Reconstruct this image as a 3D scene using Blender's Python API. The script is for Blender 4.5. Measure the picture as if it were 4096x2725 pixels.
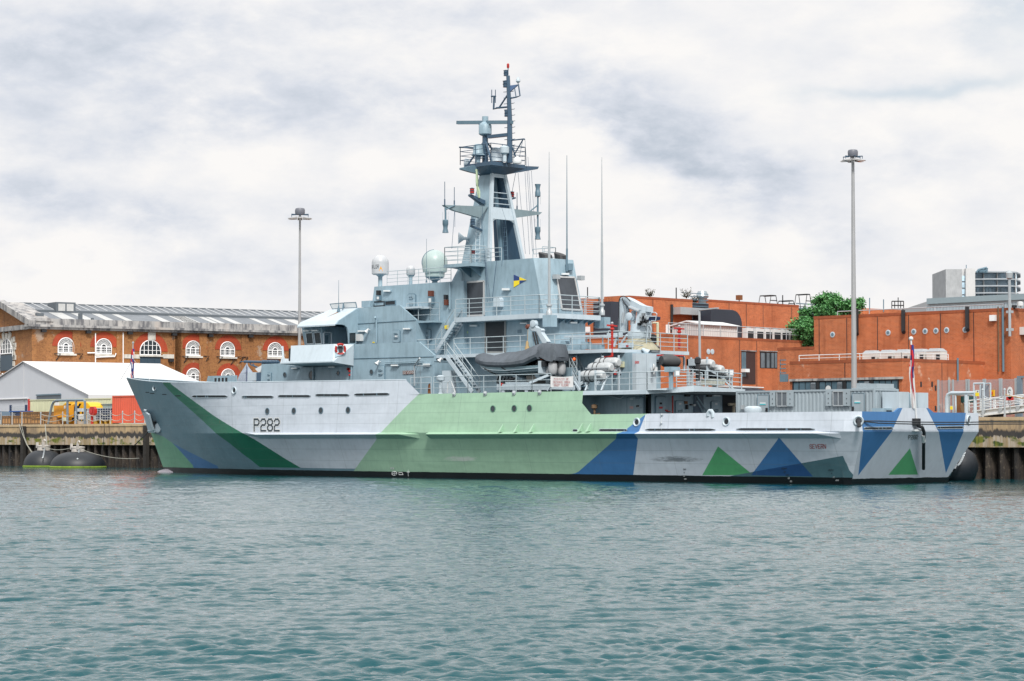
import bpy, bmesh, math, random
import numpy as np
from math import *
from mathutils import Vector as V3
random.seed(7)
for o in list(bpy.data.objects): bpy.data.objects.remove(o)
SC = bpy.context.scene
COL = SC.collection

# ---------------------------------------------------------------- camera
# World: X runs aft along the moored ship (stem head at 0, transom at 79.5), Y to starboard, Z up from the water.
CAMP = V3((163.5, -119.3, 2.63)); PSI = radians(44.84); FPX = 9697.0
TILT = atan((1012*4096/2357 - 1362.5)/FPX)
cam = bpy.data.cameras.new('camera'); cam.sensor_width = 36; cam.lens = 36*FPX/4096
cam.clip_start = 1; cam.clip_end = 6000
camo = bpy.data.objects.new('camera', cam); COL.objects.link(camo)
camo.location = CAMP; camo.rotation_euler = (pi/2 + TILT, 0, PSI)
SC.camera = camo
# ---------------------------------------------------------------- exposure
SC.view_settings.view_transform = 'Standard'; SC.view_settings.look = 'None'
SC.view_settings.exposure = 0.33; SC.view_settings.gamma = 1.0
# ---------------------------------------------------------------- sun
SUN_AZ = radians(-38); SUN_EL = radians(46)      # azimuth from +X towards +Y
sd = V3((cos(SUN_EL)*cos(SUN_AZ), cos(SUN_EL)*sin(SUN_AZ), sin(SUN_EL)))
sl = bpy.data.lights.new('sun', 'SUN'); sl.energy = 3.1; sl.angle = radians(12); sl.color = (1, .955, .89)
so = bpy.data.objects.new('sun', sl); COL.objects.link(so)
so.rotation_euler = (-sd).to_track_quat('-Z', 'Y').to_euler()
# ---------------------------------------------------------------- sky
W = bpy.data.worlds.new('World'); SC.world = W; W.use_nodes = True
def sky():
    nt = W.node_tree; N = nt.nodes; Lk = nt.links; N.clear()
    out = N.new('ShaderNodeOutputWorld'); bg = N.new('ShaderNodeBackground'); bg.inputs[1].default_value = .096
    Lk.new(bg.outputs[0], out.inputs[0])
    st = N.new('ShaderNodeTexSky'); st.sky_type = 'NISHITA'; st.sun_disc = False
    st.sun_elevation = SUN_EL; st.sun_rotation = pi/2 - SUN_AZ; st.dust_density = 2
    tc = N.new('ShaderNodeTexCoord')
    def mth(op, a, b=None, c=None, clamp=False):
        n = N.new('ShaderNodeMath'); n.operation = op; n.use_clamp = clamp
        for i, v in enumerate((a, b, c)):
            if v is None: continue
            if isinstance(v, (int, float)): n.inputs[i].default_value = v
            else: Lk.new(v, n.inputs[i])
        return n.outputs[0]
    def dot(vec):
        n = N.new('ShaderNodeVectorMath'); n.operation = 'DOT_PRODUCT'
        Lk.new(tc.outputs['Generated'], n.inputs[0]); n.inputs[1].default_value = vec; return n.outputs['Value']
    # clouds live in azimuth / elevation round the harbour (az 0 = north-west over the ship)
    f = dot((-sin(PSI), cos(PSI), 0)); r = dot((cos(PSI), sin(PSI), 0)); z = dot((0, 0, 1))
    az = mth('ARCTAN2', r, f); el = mth('ARCSINE', z)
    azd = mth('MULTIPLY', az, 180/pi); eld = mth('MULTIPLY', el, 180/pi)
    cmb = N.new('ShaderNodeCombineXYZ'); Lk.new(azd, cmb.inputs[0]); Lk.new(mth('MULTIPLY', eld, 2.0), cmb.inputs[1])
    def noise(sc, det, rough, dist=0, off=(0, 0, 0)):
        mp = N.new('ShaderNodeMapping'); mp.inputs['Location'].default_value = off; Lk.new(cmb.outputs[0], mp.inputs[0])
        n = N.new('ShaderNodeTexNoise'); n.inputs['Scale'].default_value = sc; n.inputs['Detail'].default_value = det
        n.inputs['Roughness'].default_value = rough; n.inputs['Distortion'].default_value = dist
        Lk.new(mp.outputs[0], n.inputs['Vector']); return n.outputs[0]
    n1 = noise(.16, 6, .55, .1, (3, 1, 0)); n2 = noise(.45, 6, .58, .1, (8, 3, 2)); n3 = noise(.09, 3, .5, 0, (1, 7, 3))
    wx = mth('MULTIPLY_ADD', n2, 4.2, -2.1); wy = mth('MULTIPLY_ADD', n1, 2.6, -1.3)
    def blob(a, e, sa, se, tilt=0):
        dx = mth('ADD', mth('SUBTRACT', azd, a), wx); dy = mth('ADD', mth('SUBTRACT', eld, e), wy)
        c, s = cos(tilt), sin(tilt)
        u = mth('DIVIDE', mth('ADD', mth('MULTIPLY', dx, c), mth('MULTIPLY', dy, s)), sa)
        v = mth('DIVIDE', mth('SUBTRACT', mth('MULTIPLY', dy, c), mth('MULTIPLY', dx, s)), se)
        q = mth('ADD', mth('MULTIPLY', u, u), mth('MULTIPLY', v, v))
        return mth('POWER', 2.718, mth('MULTIPLY', q, -1.0))
    dark = None
    for (a, e, sa, se, tl, w) in ((5.0, 6.7, 3.0, .75, -.55, 1.05), (2.9, 7.3, 1.3, .6, -.3, .6), (-10.6, 5.6, 1.7, .7, -.15, .75), (-8.0, 5.2, 1.0, .6, 0, .62),
                              (-10, 9.3, 4.0, .9, .1, .72), (-5.5, 8.0, 5.5, .8, 0, .6), (-1.5, 10.1, 5.0, .8, .12, .42), (-8, 7.1, 4.5, .55, .05, .4),
                              (-2.5, 5.4, 3.5, .5, .0, .4), (8.5, 6.5, 3.0, .5, 0, .35), (-6, 4.0, 4, .6, 0, .3), (0, 8.3, 3, .5, 0, .3)):
        b = mth('MULTIPLY', blob(a, e, sa, se, tl), w); dark = b if dark is None else mth('ADD', dark, b)
    base = mth('ADD', mth('MULTIPLY_ADD', n3, 1.5, -.66), mth('MULTIPLY_ADD', n1, 1.6, -.75))
    base = mth('ADD', base, mth('MULTIPLY_ADD', n2, 1.3, -.65)); n4 = noise(.8, 8, .6, .12, (4, 9, 2)); base = mth('ADD', base, mth('MULTIPLY_ADD', n4, .7, -.34))
    # away from the patch of sky over the ship the cover is the plain noise
    tex = mth('MULTIPLY', mth('SUBTRACT', n4, .25, clamp=True), 1.9)
    d = mth('ADD', mth('MULTIPLY', dark, mth('ADD', .30, tex)), mth('MULTIPLY', base, .5)); d = mth('MULTIPLY', d, mth('MULTIPLY_ADD', d, -.14, .96), clamp=True)
    cr = N.new('ShaderNodeValToRGB'); Lk.new(d, cr.inputs[0])
    E = cr.color_ramp; E.elements[0].position = 0; E.elements[0].color = (8.0, 7.85, 7.72, 1)
    E.elements[1].position = 1; E.elements[1].color = (4.3, 4.8, 5.5, 1)
    m = E.elements.new(.22); m.color = (7.15, 7.2, 7.4, 1); m = E.elements.new(.55); m.color = (5.85, 6.15, 6.75, 1)
    # overcast skies are brightest overhead
    zen = mth('MULTIPLY_ADD', mth('SMOOTH_MAX', mth('SUBTRACT', z, .22), 0, .1), .9, 1.0)
    ml = N.new('ShaderNodeVectorMath'); ml.operation = 'SCALE'; Lk.new(cr.outputs[0], ml.inputs[0]); Lk.new(zen, ml.inputs['Scale'])
    # clear gaps of blue upper right, high
    gap = mth('ADD', blob(9.6, 8.2, 2.6, .22, .02), mth('MULTIPLY', blob(11.9, 9.6, 1.1, .7, .4), .8))
    hi = mth('MULTIPLY', mth('SUBTRACT', n1, .60), 4.0, clamp=True)
    hi = mth('MULTIPLY', hi, mth('MULTIPLY', mth('SUBTRACT', z, .25), 3.0, clamp=True))
    gp = mth('MULTIPLY', mth('ADD', mth('MULTIPLY', gap, .85), hi, clamp=True), .55)
    mx = N.new('ShaderNodeMix'); mx.data_type = 'RGBA'; Lk.new(gp, mx.inputs[0]); Lk.new(ml.outputs[0], mx.inputs[6])
    nb = N.new('ShaderNodeVectorMath'); nb.operation = 'SCALE'; Lk.new(st.outputs[0], nb.inputs[0]); nb.inputs['Scale'].default_value = 1.0
    Lk.new(nb.outputs[0], mx.inputs[7]); Lk.new(mx.outputs[2], bg.inputs[0])
sky()

# ---------------------------------------------------------------- survey: a bearing in the photograph cut with a known plane of the place
FH = V3((-sin(PSI), cos(PSI), 0)); RT = V3((cos(PSI), sin(PSI), 0)); UP = V3((0, 0, 1))
FW = FH*cos(TILT) + UP*sin(TILT); UV = UP*cos(TILT) - FH*sin(TILT)
def ray(p): return (FW + RT*((p[0]-2048)/FPX) + UV*((1362.5-p[1])/FPX)).normalized()
def cut(p, P, n):
    d = ray(p); n = V3(n); return CAMP + d*((V3(P)-CAMP).dot(n)/d.dot(n))
def onY(p, y): return cut(p, (0, y, 0), (0, 1, 0))
def onX(p, x): return cut(p, (x, 0, 0), (1, 0, 0))
def onZ(p, z): return cut(p, (0, 0, z), (0, 0, 1))
def crop(ox, oy, s): return lambda x, y: (ox+x/s, oy+y/s)
c0 = crop(0, 0, 2357/4096)
c1 = crop(0,1150,1.96); c2 = crop(700,1150,1.96); c3 = crop(1100,950,2.24); c4 = crop(1700,950,2.24); c5 = crop(1650,250,1.96)
c6 = crop(2200,1100,2.614); c7 = crop(2900,1000,1.971); c8 = crop(3296,1450,2.851)
cA = crop(2300,1480,3.367); cB = crop(1750,1000,3.367); cC = crop(1850,1280,4.714); cD = crop(1780,600,5.2275); cE = crop(2300,1150,4.48)
cF = crop(1100,1180,4.714); cG = crop(500,1450,3.136); cH = crop(800,1350,5.238); cI = crop(1650,1550,3.367); cJ = crop(2250,1600,1.964)
cK = crop(3700,1450,5.227); cL = crop(0,1550,3.928); cM = crop(2900,1450,2.946)

# ---------------------------------------------------------------- materials
def lin(c): return tuple(((v/255)/12.92 if v <= 10 else (((v/255)+.055)/1.055)**2.4) for v in c)
MATS = {}
def new_mat(name):
    m = bpy.data.materials.new(name); m.use_nodes = True
    nt = m.node_tree; b = nt.nodes['Principled BSDF']; return m, nt, b
def nmath(nt, op, a, b=None, clamp=False):
    n = nt.nodes.new('ShaderNodeMath'); n.operation = op; n.use_clamp = clamp
    for i, v in enumerate((a, b)):
        if v is None: continue
        if isinstance(v, (int, float)): n.inputs[i].default_value = v
        else: nt.links.new(v, n.inputs[i])
    return n.outputs[0]
def nmix(nt, fac, a, b):
    n = nt.nodes.new('ShaderNodeMix'); n.data_type = 'RGBA'
    if isinstance(fac, (int, float)): n.inputs[0].default_value = fac
    else: nt.links.new(fac, n.inputs[0])
    for i, v in ((6, a), (7, b)):
        if isinstance(v, tuple): n.inputs[i].default_value = (v[0], v[1], v[2], 1)
        else: nt.links.new(v, n.inputs[i])
    return n.outputs[2]
def nnoise(nt, scale, det=4, rough=.55, vec=(1, 1, 1), loc=(0, 0, 0)):
    tc = nt.nodes.new('ShaderNodeTexCoord'); mp = nt.nodes.new('ShaderNodeMapping')
    mp.inputs['Scale'].default_value = vec; mp.inputs['Location'].default_value = loc
    nt.links.new(tc.outputs['Object'], mp.inputs[0])
    n = nt.nodes.new('ShaderNodeTexNoise'); n.inputs['Scale'].default_value = scale; n.inputs['Detail'].default_value = det; n.inputs['Roughness'].default_value = rough
    nt.links.new(mp.outputs[0], n.inputs['Vector']); return n.outputs[0]
def nramp(nt, fac, lo, hi):
    n = nt.nodes.new('ShaderNodeMapRange'); n.inputs[1].default_value = lo; n.inputs[2].default_value = hi
    nt.links.new(fac, n.inputs[0]); return n.outputs[0]
def weather(nt, b, col, amt=.12, rust=0., streak=.1):
    """patchy fading, vertical rain streaks and (optionally) small rust runs over a paint colour socket or tuple"""
    n = nnoise(nt, .55, 5, .6); n2 = nnoise(nt, 3.5, 4, .6, (1, 1, .3)); st = nnoise(nt, 2.2, 5, .7, (1, 1, .06))
    f = nmath(nt, 'MULTIPLY', nramp(nt, n, .35, .7), amt); f2 = nmath(nt, 'MULTIPLY', nramp(nt, n2, .45, .75), amt*.8)
    dk = (0.30, 0.30, 0.28)
    c = col
    m1 = nt.nodes.new('ShaderNodeMix'); m1.data_type = 'RGBA'; m1.blend_type = 'MULTIPLY'
    nt.links.new(nmath(nt, 'ADD', f, f2), m1.inputs[0])
    if isinstance(c, tuple): m1.inputs[6].default_value = (*c, 1)
    else: nt.links.new(c, m1.inputs[6])
    m1.inputs[7].default_value = (.35, .37, .38, 1)
    c = m1.outputs[2]
    if streak:
        m2 = nt.nodes.new('ShaderNodeMix'); m2.data_type = 'RGBA'; m2.blend_type = 'MULTIPLY'
        nt.links.new(nmath(nt, 'MULTIPLY', nramp(nt, st, .52, .75), streak), m2.inputs[0]); nt.links.new(c, m2.inputs[6]); m2.inputs[7].default_value = (.45, .42, .38, 1)
        c = m2.outputs[2]
    if rust:
        r = nnoise(nt, 1.3, 6, .75, (1, 1, .25), (5, 2, 1))
        c = nmix(nt, nmath(nt, 'MULTIPLY', nramp(nt, r, .68, .74), rust), c, (.22, .08, .02))
    nt.links.new(c, b.inputs['Base Color'])
def mat(name, rgb, rough=.5, metal=0., amt=.12, rust=0., streak=.1, bump=0., lin_in=False):
    if name in MATS: return MATS[name]
    m, nt, b = new_mat(name); c = rgb if lin_in else lin(rgb)
    b.inputs['Roughness'].default_value = rough; b.inputs['Metallic'].default_value = metal
    weather(nt, b, c, amt, rust, streak)
    if bump:
        bp = nt.nodes.new('ShaderNodeBump'); bp.inputs['Strength'].default_value = bump; bp.inputs['Distance'].default_value = .02
        nt.links.new(nnoise(nt, 8, 4), bp.inputs['Height']); nt.links.new(bp.outputs[0], b.inputs['Normal'])
    MATS[name] = m; return m
L3 = lambda *c: tuple(c)
GREY   = mat('ship_grey_paint', (.275, .39, .465), .45, 0, .34, .35, .28, lin_in=True)
GREYL  = mat('ship_pale_grey_paint', (.45, .53, .59), .45, 0, .16, .15, .14, lin_in=True)
GREYD  = mat('ship_blue_grey_paint', (.11, .185, .24), .45, 0, .2, .15, .12, lin_in=True)
MASTB  = mat('mast_dark_paint', (.045, .09, .145), .45, 0, .2, 0, .1, lin_in=True)
STEEL  = mat('galvanised_steel', (.42, .46, .49), .4, .35, .15, 0, .05, lin_in=True)
RAILM  = mat('railing_paint', (.38, .45, .49), .45, 0, .15, .1, .05, lin_in=True)
BLACK  = mat('black_rubber', (.012, .014, .018), .55, 0, .1, 0, 0, lin_in=True)
DARK   = mat('dark_recess', (.011, .016, .022), .7, 0, .1, 0, 0, lin_in=True)  # near-black: stands for shade inside slots and openings, also joints and grilles
WHITE  = mat('white_paint', (.62, .645, .66), .45, 0, .12, 0, .1, lin_in=True)
LAMPW  = mat('lamp_diffuser', (.72, .76, .78), .3, 0, .05, 0, 0, lin_in=True)
RED    = mat('red_paint', (.40, .022, .018), .45, 0, .15, 0, .05, lin_in=True)
ORANGE = mat('orange_paint', (.72, .12, .02), .45, 0, .1, 0, .05, lin_in=True)
YELLOW = mat('yellow_paint', (.75, .42, .015), .45, 0, .1, 0, .1, lin_in=True)
AMBER  = mat('amber_paint', (.62, .27, .012), .45, 0, .12, 0, .1, lin_in=True)
BLUE   = mat('blue_paint', (.02, .08, .28), .45, 0, .1, 0, .05, lin_in=True)
NAVY   = mat('navy_paint', (.012, .03, .085), .45, 0, .1, 0, .05, lin_in=True)
SIGNY  = mat('sign_yellow', (.80, .62, .02), .5, 0, .05, 0, 0, lin_in=True)
SIGNR  = mat('sign_red', (.45, .03, .03), .5, 0, .05, 0, 0, lin_in=True)
SIGNT  = mat('sign_teal', (.08, .42, .48), .5, 0, .05, 0, 0, lin_in=True)
SIGNG  = mat('sign_lime', (.45, .65, .25), .5, 0, .05, 0, 0, lin_in=True)
COVER  = mat('grey_canvas', (.10, .12, .145), .8, 0, .5, 0, .35, 1.0, lin_in=True)
BROWN  = mat('brown_board', (.13, .035, .02), .6, 0, .2, 0, .1, lin_in=True)
WOODM  = mat('crate_wood', (.40, .22, .09), .75, 0, .35, 0, .3, .3, lin_in=True)
TIMBER = mat('old_timber', (.16, .10, .055), .8, 0, .35, 0, .3, .4, lin_in=True)
ROPE   = mat('pale_rope', (.34, .34, .30), .85, 0, .2, 0, 0, lin_in=True)
ROPED  = mat('dark_rope', (.03, .035, .04), .85, 0, .2, 0, 0, lin_in=True)
RUSTY  = mat('rusty_steel', (.22, .09, .035), .75, .2, .3, .3, .2, lin_in=True)
PALEGRN= mat('radome_green', (.36, .455, .45), .4, 0, .1, 0, .06, lin_in=True)
CREAM  = mat('cream_container_paint', (.55, .56, .38), .5, 0, .15, .2, .2, lin_in=True)
REDCON = mat('red_container_paint', (.58, .10, .055), .5, 0, .18, .2, .25, lin_in=True)
GREYCON= mat('grey_container_paint', (.30, .36, .40), .5, 0, .14, .1, .16, lin_in=True)
TENTM  = mat('marquee_fabric', (.56, .57, .58), .6, 0, .05, 0, .06, lin_in=True)
TENTG  = mat('marquee_gable_fabric', (.52, .55, .60), .6, 0, .05, 0, .06, lin_in=True)
DGLASS = None
def glass(name, col, rough=.08):
    if name in MATS: return MATS[name]
    m, nt, b = new_mat(name); b.inputs['Roughness'].default_value = rough
    c = nmix(nt, nramp(nt, nnoise(nt, .8, 3, .6), .3, .7), col, tuple(v*1.9 for v in col)); nt.links.new(c, b.inputs['Base Color'])
    b.inputs['IOR'].default_value = 1.5; MATS[name] = m; return m
DGLASS = glass('dark_glazing', (.012, .02, .026)); BGLASS = glass('blue_glazing', (.05, .085, .11)); WGLASS = glass('pale_glazing', (.07, .085, .10), .15)

# ---------------------------------------------------------------- mesh builder
class MB:
    def __init__(s): s.v = []; s.f = []; s.m = []; s.sm = []
    def add(s, vs, fs, mi=0, smooth=False):
        k = len(s.v); s.v += [tuple(v) for v in vs]
        for f in fs: s.f.append(tuple(i+k for i in f)); s.m.append(mi); s.sm.append(smooth)
        return s
    def box(s, x0, x1, y0, y1, z0, z1, mi=0):
        x0, x1 = min(x0, x1), max(x0, x1); y0, y1 = min(y0, y1), max(y0, y1); z0, z1 = min(z0, z1), max(z0, z1)
        return s.add([(x0,y0,z0),(x1,y0,z0),(x1,y1,z0),(x0,y1,z0),(x0,y0,z1),(x1,y0,z1),(x1,y1,z1),(x0,y1,z1)],
              [(0,3,2,1),(4,5,6,7),(0,1,5,4),(1,2,6,5),(2,3,7,6),(3,0,4,7)], mi)
    def hexa(s, b, t, mi=0):          # two matching polygons, bottom and top
        n = len(b); fs = [tuple(range(n))[::-1], tuple(range(n, 2*n))] + [(i, (i+1) % n, n+(i+1) % n, n+i) for i in range(n)]
        return s.add(list(b)+list(t), fs, mi)
    def prism(s, poly, off, mi=0):    # planar polygon swept by a vector
        off = V3(off); p = [V3(q) for q in poly]
        nrm = V3((0, 0, 0))
        for i in range(len(p)): nrm += p[i].cross(p[(i+1) % len(p)])
        if nrm.dot(off) < 0: p = p[::-1]
        return s.hexa(p, [q+off for q in p], mi)
    def beam(s, a, b, w, h=None, w2=None, h2=None, mi=0, side=None):   # tapered bar from a to b
        a, b = V3(a), V3(b); h = h or w; w2 = w2 or w; h2 = h2 or h; d = (b-a).normalized()
        sd_ = V3(side) if side else (V3((0, 0, 1)) if abs(d.z) < .95 else V3((1, 0, 0)))
        u = d.cross(sd_).normalized(); v = u.cross(d).normalized()
        q = lambda c, w_, h_: [c-u*w_/2-v*h_/2, c+u*w_/2-v*h_/2, c+u*w_/2+v*h_/2, c-u*w_/2+v*h_/2]
        return s.hexa(q(a, w, h), q(b, w2, h2), mi)
    def tube(s, pts, r, n=6, mi=0, r2=None, cap=True):
        pts = [V3(p) for p in pts]; rings = []; u = None
        for i, p in enumerate(pts):
            d = (pts[min(i+1, len(pts)-1)] - pts[max(i-1, 0)]).normalized()
            if u is None: u = d.cross(V3((0, 0, 1)) if abs(d.z) < .9 else V3((1, 0, 0))).normalized()
            else: u = (u - d*u.dot(d)).normalized()
            w = d.cross(u); rr = r if r2 is None else r + (r2-r)*i/(len(pts)-1)
            rings.append([p + (u*cos(2*pi*k/n) + w*sin(2*pi*k/n))*rr for k in range(n)])
        vs = [q for R in rings for q in R]; fs = []
        for i in range(len(rings)-1):
            for k in range(n): fs.append((i*n+k, i*n+(k+1) % n, (i+1)*n+(k+1) % n, (i+1)*n+k))
        if cap: fs += [tuple(range(n))[::-1], tuple(range((len(rings)-1)*n, len(rings)*n))]
        return s.add(vs, fs, mi, n > 5)
    def lathe(s, o, ax, prof, n=16, mi=0):   # profile of (radius, along)
        o = V3(o); ax = V3(ax).normalized(); u = ax.cross(V3((0, 0, 1)) if abs(ax.z) < .9 else V3((1, 0, 0))).normalized(); w = ax.cross(u)
        vs = []; fs = []
        for (r, h) in prof: vs += [o + ax*h + (u*cos(2*pi*k/n)+w*sin(2*pi*k/n))*max(r, 1e-4) for k in range(n)]
        for i in range(len(prof)-1):
            for k in range(n): fs.append((i*n+k, i*n+(k+1) % n, (i+1)*n+(k+1) % n, (i+1)*n+k))
        fs += [tuple(range(n))[::-1], tuple(range((len(prof)-1)*n, len(prof)*n))]
        return s.add(vs, fs, mi, True)
    def quad(s, a, b, c, d, mi=0): return s.add([a, b, c, d], [(0, 1, 2, 3)], mi)
    def plate(s, pts, t, mi=0):       # any planar polygon with thickness t along its normal, both ways
        p = [V3(q) for q in pts]; n = V3((0, 0, 0))
        for i in range(1, len(p)-1): n += (p[i]-p[0]).cross(p[i+1]-p[0])
        n.normalize(); return s.hexa([q-n*t/2 for q in p], [q+n*t/2 for q in p], mi)
    def mir(s):                       # mirror copy across the ship's centreline
        k = len(s.v); nf = len(s.f); s.v += [(x, -y, z) for (x, y, z) in s.v]
        s.f += [tuple(i+k for i in f[::-1]) for f in s.f[:nf]]; s.m += s.m[:nf]; s.sm += s.sm[:nf]; return s
    def pair(s, name, mats, parent):   # one part to port and its twin to starboard
        a = s.build(name, mats, parent); k = MB(); k.v = [(x, -y, z) for (x, y, z) in s.v]; k.f = [f[::-1] for f in s.f]; k.m = s.m; k.sm = s.sm; k.build(name, mats, parent); return a
    def build(s, name, mats, parent=None, base=None, fix=True):
        mats = mats if isinstance(mats, (list, tuple)) else [mats]
        root = parent
        while root is not None and root.parent: root = root.parent
        off = V3(root.location) if root is not None else V3(base or (0, 0, 0))
        me = bpy.data.meshes.new(name); me.from_pydata([tuple(V3(v)-off) for v in s.v], [], s.f)
        for m in mats: me.materials.append(m)
        me.polygons.foreach_set('material_index', s.m); me.polygons.foreach_set('use_smooth', s.sm)
        me.update()
        if any(s.sm): me.set_sharp_from_angle(angle=radians(38))
        if fix and len(me.polygons) < 20000:
            bm = bmesh.new(); bm.from_mesh(me); bmesh.ops.recalc_face_normals(bm, faces=bm.faces); bm.to_mesh(me); bm.free()
        o = bpy.data.objects.new(name, me); COL.objects.link(o)
        if parent is not None: o.parent = parent
        else: o.location = off
        return o
def tag(o, label=None, cat=None, group=None, kind=None):
    if label: o['label'] = label
    if cat: o['category'] = cat
    if group: o['group'] = group
    if kind: o['kind'] = kind
    return o
def thing(name, loc, label, cat, group=None):
    o = bpy.data.objects.new(name, None); COL.objects.link(o); o.location = loc; o.empty_display_size = .3
    return tag(o, label, cat, group)
def dup(root, loc, rz=0, label=None, group=None):
    def cp(o, par):
        c = o.copy(); COL.objects.link(c); c.parent = par
        for k in list(o.children): cp(k, c)
        return c
    r = cp(root, None); r.location = loc; r.rotation_euler = (0, 0, rz)
    if label: r['label'] = label
    if group: r['group'] = group
    return r
def lerp(a, b, t): return V3(a)*(1-t) + V3(b)*t
def rail(parent, pts, h=1.05, n=3, sp=1.5, r=.024, closed=False, mat_=None, name='railing'):
    m = MB(); pts = [V3(p) for p in pts]
    for j in range(n): m.tube([p+UP*h*(j+1)/n for p in pts], r if j == n-1 else r*.75, 5)
    for a, b in zip(pts[:-1], pts[1:]):
        k = max(1, round((b-a).length/sp))
        for i in range(k+1):
            q = lerp(a, b, i/k); m.tube([q, q+UP*h], r, 5)
    return m.build(name, mat_ or RAILM, parent)
# stroke lettering -------------------------------------------------------------
GL = {'P':[[(0,0),(0,6),(3,6),(4,5),(4,4),(3,3),(0,3)]], '2':[[(0,5),(1,6),(3,6),(4,5),(4,4),(3,3),(1,3),(0,2),(0,0),(4,0)]],
 '8':[[(1,3),(0,4),(0,5),(1,6),(3,6),(4,5),(4,4),(3,3),(1,3),(0,2),(0,1),(1,0),(3,0),(4,1),(4,2),(3,3)]],
 'S':[[(4,5),(3,6),(1,6),(0,5),(0,4),(1,3),(3,3),(4,2),(4,1),(3,0),(1,0),(0,1)]], 'E':[[(4,6),(0,6),(0,0),(4,0)],[(0,3),(3,3)]],
 'V':[[(0,6),(2,0),(4,6)]], 'R':[[(0,0),(0,6),(3,6),(4,5),(4,4),(3,3),(0,3)],[(2,3),(4,0)]], 'N':[[(0,0),(0,6),(4,0),(4,6)]],
 'M':[[(0,0),(0,6),(2,3),(4,6),(4,0)]], 'I':[[(2,0),(2,6)]], 'T':[[(0,6),(4,6)],[(2,6),(2,0)]], 'Y':[[(0,6),(2,3),(4,6)],[(2,3),(2,0)]],
 'O':[[(1,0),(0,1),(0,5),(1,6),(3,6),(4,5),(4,1),(3,0),(1,0)]], 'F':[[(4,6),(0,6),(0,0)],[(0,3),(3,3)]], 'D':[[(0,0),(0,6),(3,6),(4,5),(4,1),(3,0),(0,0)]],
 'C':[[(4,5),(3,6),(1,6),(0,5),(0,1),(1,0),(3,0),(4,1)]], 'A':[[(0,0),(0,4),(2,6),(4,4),(4,0)],[(0,2),(4,2)]], 'K':[[(0,0),(0,6)],[(4,6),(0,3),(4,0)]],
 'L':[[(0,6),(0,0),(4,0)]], '4':[[(3,0),(3,6),(0,2),(4,2)]], '6':[[(4,5),(3,6),(1,6),(0,5),(0,1),(1,0),(3,0),(4,1),(4,2),(3,3),(0,3)]],
 '0':[[(1,0),(0,1),(0,5),(1,6),(3,6),(4,5),(4,1),(3,0),(1,0)]], '1':[[(1,5),(2,6),(2,0)]], 'G':[[(4,5),(3,6),(1,6),(0,5),(0,1),(1,0),(3,0),(4,1),(4,3),(2,3)]], 'W':[[(0,6),(1,0),(2,4),(3,0),(4,6)]], 'U':[[(0,6),(0,1),(1,0),(3,0),(4,1),(4,6)]], 'B':[[(0,0),(0,6),(3,6),(4,5),(4,4),(3,3),(0,3)],[(3,3),(4,2),(4,1),(3,0),(0,0)]],
 '3':[[(0,6),(4,6),(2,3.5),(3,3.5),(4,2.5),(4,1),(3,0),(1,0),(0,1)]], "'":[[(2,6),(2,4.6)]], '.':[[(1.8,0),(2.3,0)]], 'H':[[(0,0),(0,6)],[(4,0),(4,6)],[(0,3),(4,3)]], '9':[[(4,3),(1,3),(0,4),(0,5),(1,6),(3,6),(4,5),(4,1),(3,0),(1,0)]], '7':[[(0,6),(4,6),(1.5,0)]], '5':[[(4,6),(0,6),(0,3.4),(3,3.4),(4,2.6),(4,1),(3,0),(0,0)]]}
def letters(m, text, fn, w=.7, mi=0, gap=1.6, lay=0):
    """fn(u, v) -> 3D, u and v in 0..1 over the whole word; w is the stroke width in glyph units (glyph 4 x 6)"""
    tot = len(text)*4 + (len(text)-1)*gap
    for i, ch in enumerate(text):
        for st in GL.get(ch, []):
            pts = [(x + i*(4+gap), y) for x, y in st]
            for a, b in zip(pts[:-1], pts[1:]):
                dx, dy = b[0]-a[0], b[1]-a[1]; l = sqrt(dx*dx+dy*dy); ex, ey = dx/l*w/2, dy/l*w/2
                q = [(a[0]-ex-ey, a[1]-ey+ex), (a[0]-ex+ey, a[1]-ey-ex), (b[0]+ex+ey, b[1]+ey-ex), (b[0]+ex-ey, b[1]+ey+ex)]
                m.add([fn(x/tot, y/6) for x, y in q], [(0, 1, 2, 3)], mi)
def pxbox(c, x0, y0, x1, y1, fn, y0r=None, y1r=None):   # map 0..1 x 0..1 over a photo rectangle, cut with fn
    y0r = y0 if y0r is None else y0r; y1r = y1 if y1r is None else y1r
    return lambda u, v: fn(c(x0+(x1-x0)*u, (y1+(y1r-y1)*u)*(1-v) + (y0+(y0r-y0)*u)*v))
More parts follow.
